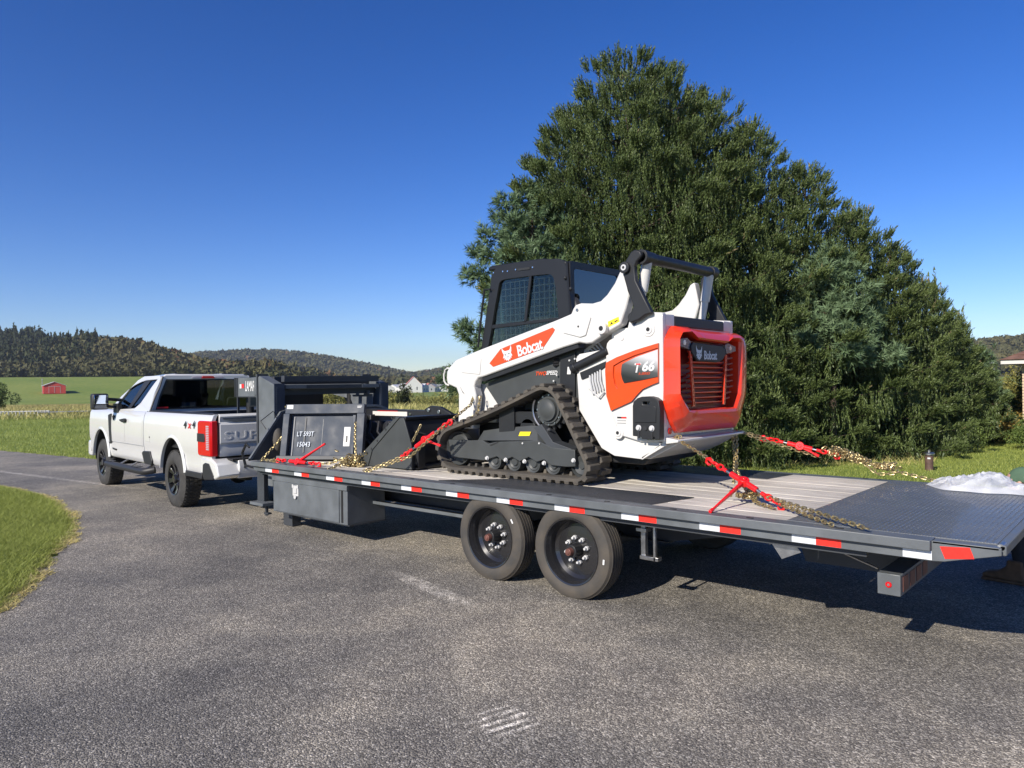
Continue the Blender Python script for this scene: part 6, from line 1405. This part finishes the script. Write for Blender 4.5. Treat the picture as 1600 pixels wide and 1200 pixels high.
def heap(b,c,r,n,fl=1.0):
    for i in range(n):
        v=Vector((rng.gauss(0,.5)*r[0],rng.gauss(0,.5)*r[1],abs(rng.gauss(0,.55))*r[2]*fl)); put_link(b,Vector(c)+v,Vector((rng.uniform(-1,1),rng.uniform(-1,1),rng.uniform(-.6,.6))),rng.uniform(0,3))
def chain(name_label,build,loc,group='tie-down chains on the trailer'):
    b=M(); build(b); root=obj('tie_down_chain',b,'zinc_chain',None,sm=60); 
    for v in root.data.vertices: v.co=v.co-Vector(loc)
    root.location=loc; tag(root,name_label,'chain',group); return root
def hook(b,c,t):
    t=Vector(t).normalized(); a=Vector((0,0,1)); a=(a-t*a.dot(t)).normalized(); b.tube([Vector(c)+t*x+a*z for x,z in ((0,0),(.03,.0),(.06,.012),(.085,.0),(.082,-.028),(.055,-.036),(.035,-.024))],.011,8,rs=[.013,.014,.015,.014,.012,.010,.006])
def binder(label,p0,p1,lever,llen,group='red ratchet load binders'):
    p0=Vector(p0);p1=Vector(p1); t=(p1-p0).normalized(); L=(p1-p0).length; c=(p0+p1)/2
    root=thing('load_binder',label,'load binder',tuple(c),group=group)
    bl=L*.40
    b=M(); b.cyl(c-t*bl/2,c+t*bl/2,.022,n=18); obj('barrel',b,'binder_red',root,bev=.004)
    b=M(); b.cyl(c-t*bl*.5-t*.001,c-t*(bl*.5+L*.12),.010,n=12); b.cyl(c+t*bl*.5,c+t*(bl*.5+L*.12),.010,n=12); obj('screw',b,'steel',root,kind='stuff')
    for s in (-1,1):
        e=c+t*s*(bl*.5+L*.10); b=M(); q=t.orthogonal().normalized()
        b.cyl(e-t*s*.02,e+t*s*.02,.015,n=12)
        ctr=e+t*s*.045; b.tube([ctr+t*s*.028*math.cos(a)+q*.021*math.sin(a) for a in [2*math.pi*k/12 for k in range(12)]],.0085,6,closed=True)
        qq=t.cross(q); ctr2=ctr+t*s*.042; b.tube([ctr2+t*s*.028*math.cos(a)+qq*.020*math.sin(a) for a in [2*math.pi*k/12 for k in range(12)]],.0085,6,closed=True)
        hook(b,ctr2+t*s*.015,t*s); obj('grab_hook',b,'binder_red',root,sm=60)
    b=M(); n=t.cross(Vector(lever)).normalized(); b.cyl(c-n*.025,c+n*.025,.040,n=20); b.cyl(c-n*.034,c+n*.034,.016,n=12); obj('ratchet_head',b,'binder_red',root,bev=.004)
    b=M(); l=Vector(lever).normalized(); e0=c+l*.02; e1=c+l*llen; w=n*.016
    s_=l.cross(n).normalized()*.013
    b.hull8([e0-w-s_,e0+w-s_,e0+w+s_,e0-w+s_],[e1-w*.6-s_*.45,e1+w*.6-s_*.45,e1+w*.6+s_*.45,e1-w*.6+s_*.45]); b.cyl(e1-l*.02,e1+l*.03,.013,n=10); obj('lever',b,'binder_red',root,bev=.004)
    return root
# near rear: loader corner -> binder -> rail, second strand to the rail end
N0=Vector((.50,.885,1.246)); b0=Vector((.93,.66,1.10)); b1=Vector((1.50,.50,.86))
chain('short gold chain from the white bumper corner to the near red binder',lambda b:(run(b,[N0,b0+Vector((.0,.0,.01))]),heap(b,N0+Vector((0,0,-.01)),(.03,.03,.03),7)),tuple(N0))
binder('red ratchet binder lying closest to the viewer, its handle tip on the near rail',b0,b1,(Vector((1.20,.10,.835))-(b0+b1)/2),(Vector((1.20,.10,.835))-(b0+b1)/2).length)
far0=Vector((.50,2.02,1.25))
chain('gold chain crossing from the far bumper corner over the near binder to the ramp edge',lambda b:(run(b,[far0,Vector((.62,1.75,.93)),Vector((.95,1.15,.88)),Vector((1.28,.62,.90)),Vector((2.23,.02,.845))],.0),run(b,[far0+Vector((-.02,-.05,0)),Vector((.58,1.80,1.0)),Vector((.80,1.3,.86))])),tuple(far0))
chain('gold chain strand from the near binder hook down to the near rail',lambda b:(run(b,[b1+Vector((.02,-.02,.0)),Vector((1.90,.16,.84)),Vector((2.02,.06,.835))]),run(b,[Vector((1.12,.75,.94)),Vector((1.30,.58,.84)),Vector((1.50,.44,.832))]),heap(b,(1.20,.64,.86),(.10,.06,.03),34)),tuple(b1))
# far rear
f0=Vector((.52,2.06,1.245)); fb0=Vector((.72,2.24,1.17)); fb1=Vector((1.24,2.40,1.045)); fe=Vector((2.05,2.56,.84))
chain('gold chain from the far bumper corner to the far red binder',lambda b:(run(b,[f0,fb0]),run(b,[f0,f0+Vector((.12,.06,-.06)),fb0+Vector((.1,.02,-.055)),fb1+Vector((-.1,0,-.04))])),tuple(f0))
binder('far red binder hanging over the lawn behind the trailer deck',fb0,fb1,(.4,.1,-.22),.16)
chain('gold chain with bunched slack from the far binder to the far rail by the ramp',lambda b:(run(b,[fb1,Vector((1.62,2.48,.94)),fe,Vector((2.2,2.58,.83))]),[heap(b,fb1+(fe-fb1)*t,(.07,.04,.05),26,.9) for t in (.02,.12,.22,.32)],heap(b,fb1+(fe-fb1)*.55,(.09,.05,.06),60,.7),run(b,[Vector((1.5,2.44,.98)),Vector((1.62,2.45,.90)),Vector((1.78,2.5,.90))],.02)),tuple(fb1))
# near front of the loader
g0=Vector((-1.72,.62,1.44)); gb0=Vector((-1.74,.40,1.36)); gb1=Vector((-2.42,.36,.98)); ge=Vector((-2.78,.17,.83))
chain('gold chain hanging on the white arm tip above the track',lambda b:(run(b,[Vector((-1.78,.80,1.64)),Vector((-1.74,.70,1.52)),gb0],.0),run(b,[Vector((-1.70,.80,1.60)),Vector((-1.68,.74,1.45)),Vector((-1.72,.68,1.38))])),tuple(g0))
binder('red binder standing steeply between loader track and bucket side plate',gb0,gb1,(Vector((-1.80,.40,1.10))-(gb0+gb1)/2),.19)
chain('pair of gold chains running beside the steep binder down to the near rail',lambda b:(run(b,[gb1,ge]),run(b,[Vector((-1.76,.36,1.33)),Vector((-2.22,.30,1.0)),ge+Vector((.06,-.02,0))],.0),run(b,[Vector((-2.42,.62,1.30)),Vector((-2.48,.50,1.05)),gb1+Vector((.03,0,0))]),heap(b,ge+Vector((.02,0,-.01)),(.03,.02,.02),8)),tuple(ge))
# front deck
h0=Vector((-4.42,.10,.850)); h1=Vector((-3.62,.14,.850))
binder('red binder lying on the front deck with its handle pointing up at the chalked plate',h0,h1,(Vector((-3.64,.22,1.06))-(h0+h1)/2),.44)
chain('gold chain from the rail front corner up to the roller of the leaning plate',lambda b:run(b,[Vector((-4.72,.02,.76)),Vector((-4.66,.03,.85)),Vector((-4.66,.28,1.08)),Vector((-4.64,.33,1.14))]),(-4.66,.1,.85))
chain('gold chain along the front rail left of the lying binder',lambda b:(run(b,[Vector((-4.70,.05,.84)),Vector((-4.40,.10,.845))]),heap(b,(-4.5,.1,.835),(.06,.02,.015),10)),(-4.6,.08,.84))
chain('heaped gold chain on the deck with one strand up to the plate corner',lambda b:(heap(b,(-3.36,.42,.83),(.17,.13,.13),120,.9),run(b,[h1+Vector((.02,0,0)),Vector((-3.50,.22,.86)),Vector((-3.34,.35,.93))]),run(b,[Vector((-3.25,.38,.92)),Vector((-3.40,.48,1.12)),Vector((-3.58,.62,1.30))]),run(b,[Vector((-3.34,.34,.90)),Vector((-3.34,.16,.835)),Vector((-3.34,.03,.80))]),heap(b,(-3.18,.38,.83),(.07,.03,.03),12)),(-3.36,.42,.83))
# ------------------------------------------------------------ plastic sheet
b=M(); nu,nv=90,44; V=[]
rs=np.random.RandomState(5); ph=rs.rand(10)*6
import mathutils.noise as mn
def ph_(u,v):
    e=max(0,(1-abs(2*v-1)**2.0))*max(0,(1-abs(2*u-1)**4))
    hgt=.085*math.exp(-((u-.47)/.15)**2)+.060*math.exp(-((u-.22)/.17)**2)+.022*math.exp(-((u-.72)/.12)**2)+.045*math.exp(-((u-.90)/.06)**2)
    w=0
    for k,(f,g_,an) in enumerate(((5,1.6,.5),(9,2.2,-.7),(15,4,1.1),(24,6,-.2))):
        p=u*math.cos(an)+v*math.sin(an)*.5; q=-u*math.sin(an)+v*math.cos(an)*.5; n_=mn.noise(Vector((p*f+k*5,q*g_,k*3.1))); w+=max(0,.42-abs(n_)*1.4)*.075/(1.35**k)
    return max(.003,(hgt+w*.8)*e**.55)
for i in range(nu+1):
    for j in range(nv+1):
        u,v=i/nu,j/nv; x=2.02+1.0*u; y=2.60-.46*v*(.55+.6*math.sin(math.pi*min(1,u*1.05)))-.05*math.sin(u*9)
        V.append((x,y+.02*math.sin(v*14+u*20),ZD+.006+ph_(u,v)))
F=[(i*(nv+1)+j,(i+1)*(nv+1)+j,(i+1)*(nv+1)+j+1,i*(nv+1)+j+1) for i in range(nu) for j in range(nv)]
b.add(V,F)
m=mat('plastic_sheet',(.86,.88,.92),.42); N=m.node_tree.nodes; L=m.node_tree.links; tr_=N.new('ShaderNodeBsdfTransparent'); tl2_=N.new('ShaderNodeBsdfTranslucent'); tl2_.inputs[0].default_value=(.8,.82,.85,1); m1=N.new('ShaderNodeMixShader'); m1.inputs[0].default_value=.35; m2_=N.new('ShaderNodeMixShader'); m2_.inputs[0].default_value=.30
L.new(N['Principled BSDF'].outputs[0],m1.inputs[1]); L.new(tl2_.outputs[0],m1.inputs[2]); L.new(m1.outputs[0],m2_.inputs[1]); L.new(tr_.outputs[0],m2_.inputs[2]); L.new(m2_.outputs[0],N['Material Output'].inputs[0])
o=obj('plastic_sheet',b,'plastic_sheet',None,sm=15); tag(o,'crumpled clear white plastic sheet on the far corner of the ramp','plastic sheet')
# ------------------------------------------------------------ crouching person at the far rear corner
ps=thing('person','person crouching behind the ramp corner in green cap, dark trousers and brown boots','person',(2.95,2.85,0))
def skinned(name,joints,edges,rad,m,parent,sub=2):
    me=bpy.data.meshes.new(name); off=Vector(ps.location); me.from_pydata([Vector(j)-off for j in joints],edges,[]); o=bpy.data.objects.new(name,me); COL.objects.link(o)
    md=o.modifiers.new('s','SKIN'); 
    for i,r in enumerate(rad): me.skin_vertices[0].data[i].radius=r if isinstance(r,tuple) else (r,r)
    me.skin_vertices[0].data[0].use_root=True
    sb=o.modifiers.new('u','SUBSURF'); sb.levels=sub; sb.render_levels=sub
    dg=bpy.context.evaluated_depsgraph_get(); m2=bpy.data.meshes.new_from_object(o.evaluated_get(dg)); bpy.data.objects.remove(o)
    m2.polygons.foreach_set('use_smooth',[True]*len(m2.polygons)); m2.materials.clear(); m2.materials.append(MT[m]); q=bpy.data.objects.new(name,m2); COL.objects.link(q); q.parent=parent; return q
me_=bpy.data.meshes.new('t')
def sk(name,joints,edges,rad,m):
    me=bpy.data.meshes.new(name); off=Vector(ps.location); me.from_pydata([tuple(Vector(j)-off) for j in joints],edges,[]); o=bpy.data.objects.new(name,me); COL.objects.link(o)
    o.modifiers.new('s','SKIN')
    if not me.skin_vertices: 
        bm=bmesh.new(); bm.from_mesh(me); bm.verts.layers.skin.verify(); bm.to_mesh(me); bm.free()
    for i,r in enumerate(rad): me.skin_vertices[0].data[i].radius=(r,r); me.skin_vertices[0].data[i].use_root=(i==0)
    sb=o.modifiers.new('u','SUBSURF'); sb.levels=2
    dg=bpy.context.evaluated_depsgraph_get(); dg.update(); m2=bpy.data.meshes.new_from_object(o.evaluated_get(dg)); bpy.data.objects.remove(o)
    m2.polygons.foreach_set('use_smooth',[True]*len(m2.polygons)); m2.materials.clear(); m2.materials.append(MT[m]); q=bpy.data.objects.new(name,m2); COL.objects.link(q); q.parent=ps; return q
J=[(3.12,2.88,.34),(3.08,2.88,.48),(3.0,2.87,.64),(2.95,2.87,.70),(2.91,2.86,.78),  # pelvis..neck
   (3.12,2.78,.32),(2.72,2.74,.50),(2.76,2.74,.10),  # near leg hip, knee, ankle
   (3.12,2.98,.32),(2.80,3.05,.36),(3.02,3.05,.10),
   (2.96,2.70,.70),(2.82,2.66,.52),(2.62,2.66,.60),  # near arm
   (2.96,3.04,.70),(2.84,3.10,.52),(2.66,3.02,.60)]
E_=[(0,1),(1,2),(2,3),(3,4),(0,5),(5,6),(6,7),(0,8),(8,9),(9,10),(3,11),(11,12),(12,13),(3,14),(14,15),(15,16)]
J=[(x-(.22 if z>.55 or i in (11,12,13,14,15,16) else .12),y,z) for i,(x,y,z) in enumerate(J)]
sk('body',J[:],E_,[.15,.15,.155,.13,.06,.10,.075,.05,.10,.075,.05,.075,.05,.035,.075,.05,.035],'cloth_dark')
sk('shirt',[J[1],J[2],J[3],J[11],J[12],J[14],J[15]],[(0,1),(1,2),(2,3),(3,4),(2,5),(5,6)],[.165,.172,.15,.09,.062,.09,.062],'cloth_green')
hc=Vector((2.63,2.84,.845)); b=M(); b.sph(hc,.10,18,14,(1.08,.82,1.15)); b.sph(hc+Vector((-.10,0,-.01)),.018,8,6); b.sph(hc+Vector((.0,-.085,-.01)),.02,8,6,(1,.5,1.4)); b.sph(hc+Vector((.0,.085,-.01)),.02,8,6,(1,.5,1.4)); obj('head',b,'skin',ps,sm=80)
b=M(); b.sph(hc+Vector((.015,0,.012)),.106,18,12,(1.08,.84,1.10)); b.v=[(x,y,max(z,hc.z+.005)) for x,y,z in b.v]; b.box(hc.x-.19,hc.x-.06,hc.y-.065,hc.y+.065,hc.z+.018,hc.z+.03); obj('cap',b,'cloth_green',ps,sm=80,bev=.003)
b=M(); b.sph(hc+Vector((.03,0,-.02)),.10,14,10,(.95,.86,1.0)); obj('hair',b,'hair_brown',ps,sm=80)
def hand(c,s):
    b=M(); c=Vector(c); b.sph(c,.035,10,8,(1.2,.55,.9))
    for k in range(4): b.tube([c+Vector((-.03,s*.0,.012-.016*(k-1.0))),c+Vector((-.065-.006*(k in(1,2)),0,.010-.017*(k-1.0))),c+Vector((-.085-.008*(k in(1,2)),s*.015,-.004-.017*(k-1.0)))],.009,6,rs=[.010,.009,.007])
    b.tube([c+Vector((.0,s*.0,.028)),c+Vector((-.03,s*.012,.05)),c+Vector((-.055,s*.018,.05))],.010,6,rs=[.011,.010,.008]); return b
obj('hand',hand((2.38,2.66,.61),1),'skin',ps,sm=70); obj('hand',hand((2.42,3.02,.61),-1),'skin',ps,sm=70)
def boot(x,y,ang):
    b=M(); b.prism([(-.24,.03),(-.235,.065),(-.19,.085),(-.12,.10),(-.06,.145),(-.055,.20),(.055,.20),(.065,.10),(.07,.03)],'y',-.045,.045); b.box(-.245,.075,-.05,.05,0,.032); c,s=math.cos(ang),math.sin(ang); b.xf(lambda q:(x+q[0]*c-q[1]*s,y+q[0]*s+q[1]*c,q[2]+.006)); return b
obj('boot',boot(2.60,2.72,-.15),'boot_brown',ps,bev=.02,seg=3); obj('boot',boot(2.88,3.02,.1),'boot_brown',ps,bev=.02,seg=3)
# ------------------------------------------------------------ pipe on the lawn
px_,py_=LD(1450,13.76)
pt=thing('vent_pipe','short brown pipe with pale domed cap standing on the lawn behind the ramp','vent pipe',(px_,py_,0))
b=M(); b.cyl((px_,py_,-.02),(px_,py_,.30),.072,n=24); obj('pipe',b,'brown_pipe',pt)
b=M(); b.lathe([(.29,.082),(.30,.098),(.325,.098),(.345,.07),(.35,.0)],(px_,py_,0),'z',24); b.cyl((px_,py_,.345),(px_,py_,.385),.028,n=12); obj('cap',b,'steel',pt,sm=50)
b=M(); b.box(px_-.03+.02,px_+.02+.02,py_-.0745,py_-.0715,.22,.25); obj('pipe_label',b,'sticker_white',pt,sm=0)
# ------------------------------------------------------------ brick house corner
hx,hy=.78,18.05
hs_=thing('brick_house','tan brick house corner with brown shingle roof at the right edge','house',(hx,hy,0))
b=M(); b.box(hx+.01,hx+11,hy+.02,hy+8,-.2,2.10); wl=obj('wall',b,'mortar',hs_,sm=0)
me=mesh_of(M().box(0,.195,0,.03,0,.062),'brick'); me.materials.append(MT['brick_tan'])
me2=mesh_of(M().box(0,.09,0,.03,0,.062),'brick'); me2.materials.append(MT['brick_tan'])
for r_ in range(27):
    z=.02+.0765*r_
    x=0
    for c_ in range(6):
        half=(r_%2==1 and c_==0); o=bpy.data.objects.new('brick',me2 if half else me); COL.objects.link(o); o.parent=wl; o.location=(x,-.004*rng.random(),z); x+=.105 if half else .21
b=M(); 
for r_ in range(27):
    z=.02+.0765*r_; x=(1.26-.105*(r_%2))
    while x<10.8: b.box(hx+x,hx+x+.195,hy,hy+.03,z,z+.062); x+=.21
obj('brick_courses',b,'brick_tan',wl,sm=0,kind='stuff')
b=M(); b.box(hx-.38,hx+11.4,hy-.42,hy-.39,2.06,2.17); b.box(hx-.40,hx-.37,hy-.42,hy+8.4,2.06,2.17); b.box(hx-.37,hx+11.4,hy-.39,hy+8.4,2.07,2.09); obj('fascia',b,'trim_white',hs_,bev=.004)
b=M(); b.hull8([(hx-.42,hy-.46,2.17),(hx+11.4,hy-.46,2.17),(hx+11.4,hy+8.46,2.17),(hx-.42,hy+8.46,2.17)],[(hx+3.2,hy+4,4.0),(hx+11.4,hy+4,4.0),(hx+11.4,hy+4.1,4.0),(hx+3.2,hy+4.1,4.0)]); obj('roof',b,'shingle',hs_,sm=0)
b=M()
for k in range(14):
    t=k/14.5; b.box(hx-.42+3.62*t,hx+11.4,hy-.47+4.46*t,hy-.45+4.46*t,2.175+1.83*t,2.19+1.83*t)
obj('shingle_courses',b,'shingle',hs_,sm=0,kind='stuff')
# ------------------------------------------------------------ shrubs
def leafy(name,label,cat,px,D,w,h,n,m,group=None,seed=1,leaf=.05,zb=0,stem=True):
    rs=np.random.RandomState(seed); x0,y0=LD(px,D); z0=H(x0,y0)+zb; root=thing(name,label,cat,(x0,y0,z0),group=group)
    u=rs.randn(n,3); u/=np.linalg.norm(u,axis=1,keepdims=True); k=7; cl=rs.randn(k*3,3)*.42; ci=rs.randint(0,k*3,n)
    c=u*(.55+.4*rs.rand(n,1))*.55+cl[ci]*[1,1,.8]; c=c*[w/2,w/2,h/2]*1.0+[0,0,h*.52]; c[:,2]=np.abs(c[:,2])
    nrm=u+.8*rs.randn(n,3); nrm/=np.linalg.norm(nrm,axis=1,keepdims=True); a=np.cross(nrm,rs.randn(n,3)); a/=np.linalg.norm(a,axis=1,keepdims=True); b_=np.cross(nrm,a); s=leaf*(.6+.8*rs.rand(n,1))
    T=np.stack([c+a*s,c-a*s*.6+b_*s*.5,c-a*s*.6-b_*s*.5],1); t=np.repeat(np.clip(.2+.6*rs.rand(n)+.25*(c[:,2]/h-.5),0,1),3)
    bigmesh('foliage',T.reshape(-1,3),np.arange(3*n).reshape(-1,3),t,m,parent=root)
    b=M()
    for q in range(5): b.tube([(0,0,-.05),(rs.randn()*.1*w,rs.randn()*.1*w,h*.35),(rs.randn()*.2*w,rs.randn()*.2*w,h*.7)],.03,5,rs=[.02*h,.014*h,.006*h])
    b.xf(lambda q:(q[0]+x0,q[1]+y0,q[2]+z0)); obj('stems',b,'bark',root,sm=60); return root
leafy('shrub','dark rounded shrub at the foot of the last spruce','shrub',1500,18.4,1.5,.9,5000,'green_bush',seed=21,leaf=.035)
leafy('shrub','low clipped green shrub against the brick wall','shrub',1606,17.4,.75,.75,4000,'green_bush',seed=22,leaf=.03)
leafy('shrub','brown twiggy shrub left of the brick house','shrub',1548,19.5,1.3,.8,4000,'orange_weeds',seed=23,leaf=.035)
leafy('shrub','tall grey brown thicket beside the brick wall','shrub',1582,21.5,1.6,2.1,6000,'bush_leaves',seed=24,leaf=.04)
leafy('shrub','rusty yellow bush on the bank beyond the lawn','shrub',1545,24,2.2,1.5,6000,'orange_weeds',seed=25,leaf=.045)
leafy('shrub','round dark bush at the left edge of the meadow','shrub',-4,95,3.0,3.4,4000,'green_bush',seed=26,leaf=.13)
SH=[(452,96,6,2.9,'pale willow bush seen through the left end of the gooseneck gap'),(478,100,5,3.2,'yellow green bush, second through the gooseneck gap'),(505,98,6,2.8,'olive bush mid-way through the gooseneck gap'),(532,104,6,3.4,'brown green bush at the right end of the gooseneck gap'),(612,92,4,2.6,'small bush right of the far gooseneck post'),(632,110,5,2.4,'olive bush below the white village houses'),(662,125,9,3.6,'wide brown thicket in front of the village meadow'),(690,118,6,3.4,'brown bush left of the loader arm tip')]
for i,(px,D,w,h,l) in enumerate(SH): leafy('bush',l,'bush',px,D,w,h,3200,'bush_leaves','autumn bushes behind the gooseneck',seed=40+i,leaf=.16,zb=.6 if px>600 else 0)
leafy('evergreen_bush','small dark evergreen just above the black attachment arm','bush',632,84,1.3,3.0,1800,'hill_dark',seed=77,leaf=.14,zb=.4)
# ------------------------------------------------------------ barn, fence, pole, village
def house(name,label,cat,px,D,w,d,h,rh,wm,rm,group=None,rot=0,z=None,doors=0,wins=0,rot_by=None):
    x0,y0=LD(px,D); z0=H(x0,y0) if z is None else z; root=thing(name,label,cat,(x0,y0,z0),rotz=rot,group=group,local=True)
    b=M(); b.prism([(-w/2,-.3),(w/2,-.3),(w/2,h),(0,h+rh),(-w/2,h)],'y',-d/2,d/2); wl=obj('wall',b,wm,root,sm=0)
    b=M(); o=.25
    b.hull8([(-w/2-o,-d/2-o,h-o*rh/(w/2)),(0,-d/2-o,h+rh),(0,d/2+o,h+rh),(-w/2-o,d/2+o,h-o*rh/(w/2))],[(-w/2-o,-d/2-o,h+.12-o*rh/(w/2)),(0,-d/2-o,h+rh+.12),(0,d/2+o,h+rh+.12),(-w/2-o,d/2+o,h+.12-o*rh/(w/2))])
    b.hull8([(0,-d/2-o,h+rh),(w/2+o,-d/2-o,h-o*rh/(w/2)),(w/2+o,d/2+o,h-o*rh/(w/2)),(0,d/2+o,h+rh)],[(0,-d/2-o,h+rh+.12),(w/2+o,-d/2-o,h+.12-o*rh/(w/2)),(w/2+o,d/2+o,h+.12-o*rh/(w/2)),(0,d/2+o,h+rh+.12)]); obj('roof',b,rm,root,sm=0)
    for k in range(wins):
        x=w/2*(-.75+1.5*(k+.5)/wins); b=M(); b.box(x-.35,x+.35,-d/2-.03,-d/2-.01,h*.35,h*.75); obj('window',b,'window_dark',wl,sm=0)
        y=d/2*(-.75+1.5*(k+.5)/wins); b=M(); b.box(w/2+.01,w/2+.03,y-.35,y+.35,h*.35,h*.75); obj('window',b,'window_dark',wl,sm=0)
    return root,wl
def face(px): return CY-R(90)
r1,w1_=house('barn','small red barn with pale metal roof alone on the green field','barn',84,296,7.6,9,2.9,1.5,'barn_red','roof_white',rot=face(0)+.62,wins=0)
b=M(); b.box(-1.9,-.05,-4.54,-4.51,0,2.4); obj('barn_door',b,'barn_red',w1_,sm=0); b=M(); b.box(-2.0,-1.9,-4.56,-4.52,0,2.5); b.box(-.05,.05,-4.56,-4.52,0,2.5); b.box(1.9,2.0,-4.56,-4.52,0,2.5); b.box(-2,2,-4.56,-4.52,2.5,2.6); obj('door_trim',b,'trim_white',w1_,sm=0,kind='stuff')
b=M(); b.box(3.82,3.86,-4.2,4.2,.1,2.6); obj('dark_siding',b,'window_dark',w1_,sm=0)
x0,y0=LD(66,292); pz=H(x0,y0); po=thing('utility_pole','thin pale utility pole beside the small red barn','pole',(x0,y0,pz)); b=M(); b.cyl((x0,y0,pz),(x0,y0,pz+6.0),.12,n=8); obj('post',b,'roof_grey',po); b=M(); b.box(x0-.7,x0+.7,y0-.05,y0+.05,pz+5.5,pz+5.7); obj('cross_arm',b,'roof_grey',po)
x0,y0=LD(1567,60); pz=H(x0,y0); po=thing('marker_post','white marker post in the field left of the brick house','post',(x0,y0,pz)); b=M(); b.cyl((x0,y0,pz),(x0,y0,pz+1.3),.09,n=8); obj('post',b,'trim_white',po); b=M(); b.box(x0-.15,x0+.15,y0-.1,y0+.1,pz+1.3,pz+1.5); obj('post_head',b,'trim_white',po)
# white roadside guard fence and the lane beyond the verge
x1,y1=LD(-70,49); x2,y2=LD(76,50.5); fn=thing('guard_fence','low white guard fence on short posts across the meadow at left','fence',(x2,y2,0))
n_=26
for k in range(n_):
    t=k/(n_-1); x=x1+(x2-x1)*t; y=y1+(y2-y1)*t; b=M(); b.box(x-.035,x+.035,y-.035,y+.035,H(x,y),.34); obj('post',b,'trim_white',fn,sm=0)
b=M(); b.tube([(x1,y1,.30),(x2,y2,.30)],.035,6); obj('rail',b,'trim_white',fn)
b=M(); xa,ya=LD(60,50); xb,yb=LD(420,60); xc,yc=LD(420,62.5); xd,yd=LD(60,51.5); b.add([(xa,ya,H(xa,ya)+.25),(xb,yb,H(xb,yb)+.25),(xc,yc,H(xc,yc)+.28),(xd,yd,H(xd,yd)+.28)],[(0,1,2,3)]); o=obj('lane',b,'roof_grey',None,sm=0); o['kind']='structure'
# far white barn behind the bucket
house('long_barn','long white shed with grey roof and dark windows behind the loader bucket','barn',668,112,3.4,9.5,2.1,1.0,'house_white','roof_grey',rot=face(0)+math.pi/2+.12,z=-4.9,wins=4)
V_=[(606,500,8,7,3,2,'house_white','roof_grey','white bungalow nearest the gooseneck post'),(618,520,9,7,3.2,2.2,'house_white','roof_white','white house with pale roof, second in the village'),(631,505,7,7,3.6,2.6,'house_white','roof_grey','white gabled house left of the red roofed barn'),(646,490,11,9,5,5.5,'house_white','roof_red','large house with red gambrel roof in the village'),(657,500,9,8,3.4,2.4,'house_white','roof_white','long low white house right of the red roofed barn'),(668,515,8,7,3.2,2.6,'house_white','roof_red','white house with reddish roof in the village row'),(676,520,7,7,3.4,2.2,'house_white','roof_grey','small white house behind the village bushes'),(684,530,9,8,3.0,2.2,'house_white','roof_grey','white house at the right end of the village row'),(692,525,8,8,3.0,2.0,'house_white','roof_white','pale house half hidden by the loader arm')]
for i,(px,D,w,d,h,rh,wm,rm,l) in enumerate(V_): house('village_house',l,'house',px,D,w,d,h,rh,wm,rm,'village houses in the valley',rot=face(0)+[.3,-.5,.9,.2,1.2,.5,-.3,.8,.1][i],wins=2)
house('farmhouse','pale pink farmhouse just above the pickup windscreen','house',209,395,6,5,2.0,1.6,'house_white','roof_red',rot=face(0)+.5,wins=2)
house('village_house','white house on the hillside right of the spruces','house',1534,300,7,8,3,2,'house_white','roof_white','village houses in the valley',rot=face(0)+1.2,wins=2,z=3.0)

# ------------------------------------------------------------ air between here and the hills
b=M(); b.box(-2600,2600,-2600,2600,-8,150); hz=obj('haze',b,'mortar',None,sm=0,kind='stuff'); hz['label']='thin bluish autumn haze over the valley'
m=bpy.data.materials.new('haze'); m.use_nodes=True; n=m.node_tree; n.nodes.clear(); o=n.nodes.new('ShaderNodeOutputMaterial'); v=n.nodes.new('ShaderNodeVolumePrincipled'); v.inputs['Color'].default_value=(.80,.88,1,1); v.inputs['Density'].default_value=.00014; v.inputs['Anisotropy'].default_value=.2; n.links.new(v.outputs[0],o.inputs['Volume'])
hz.data.materials.clear(); hz.data.materials.append(m)
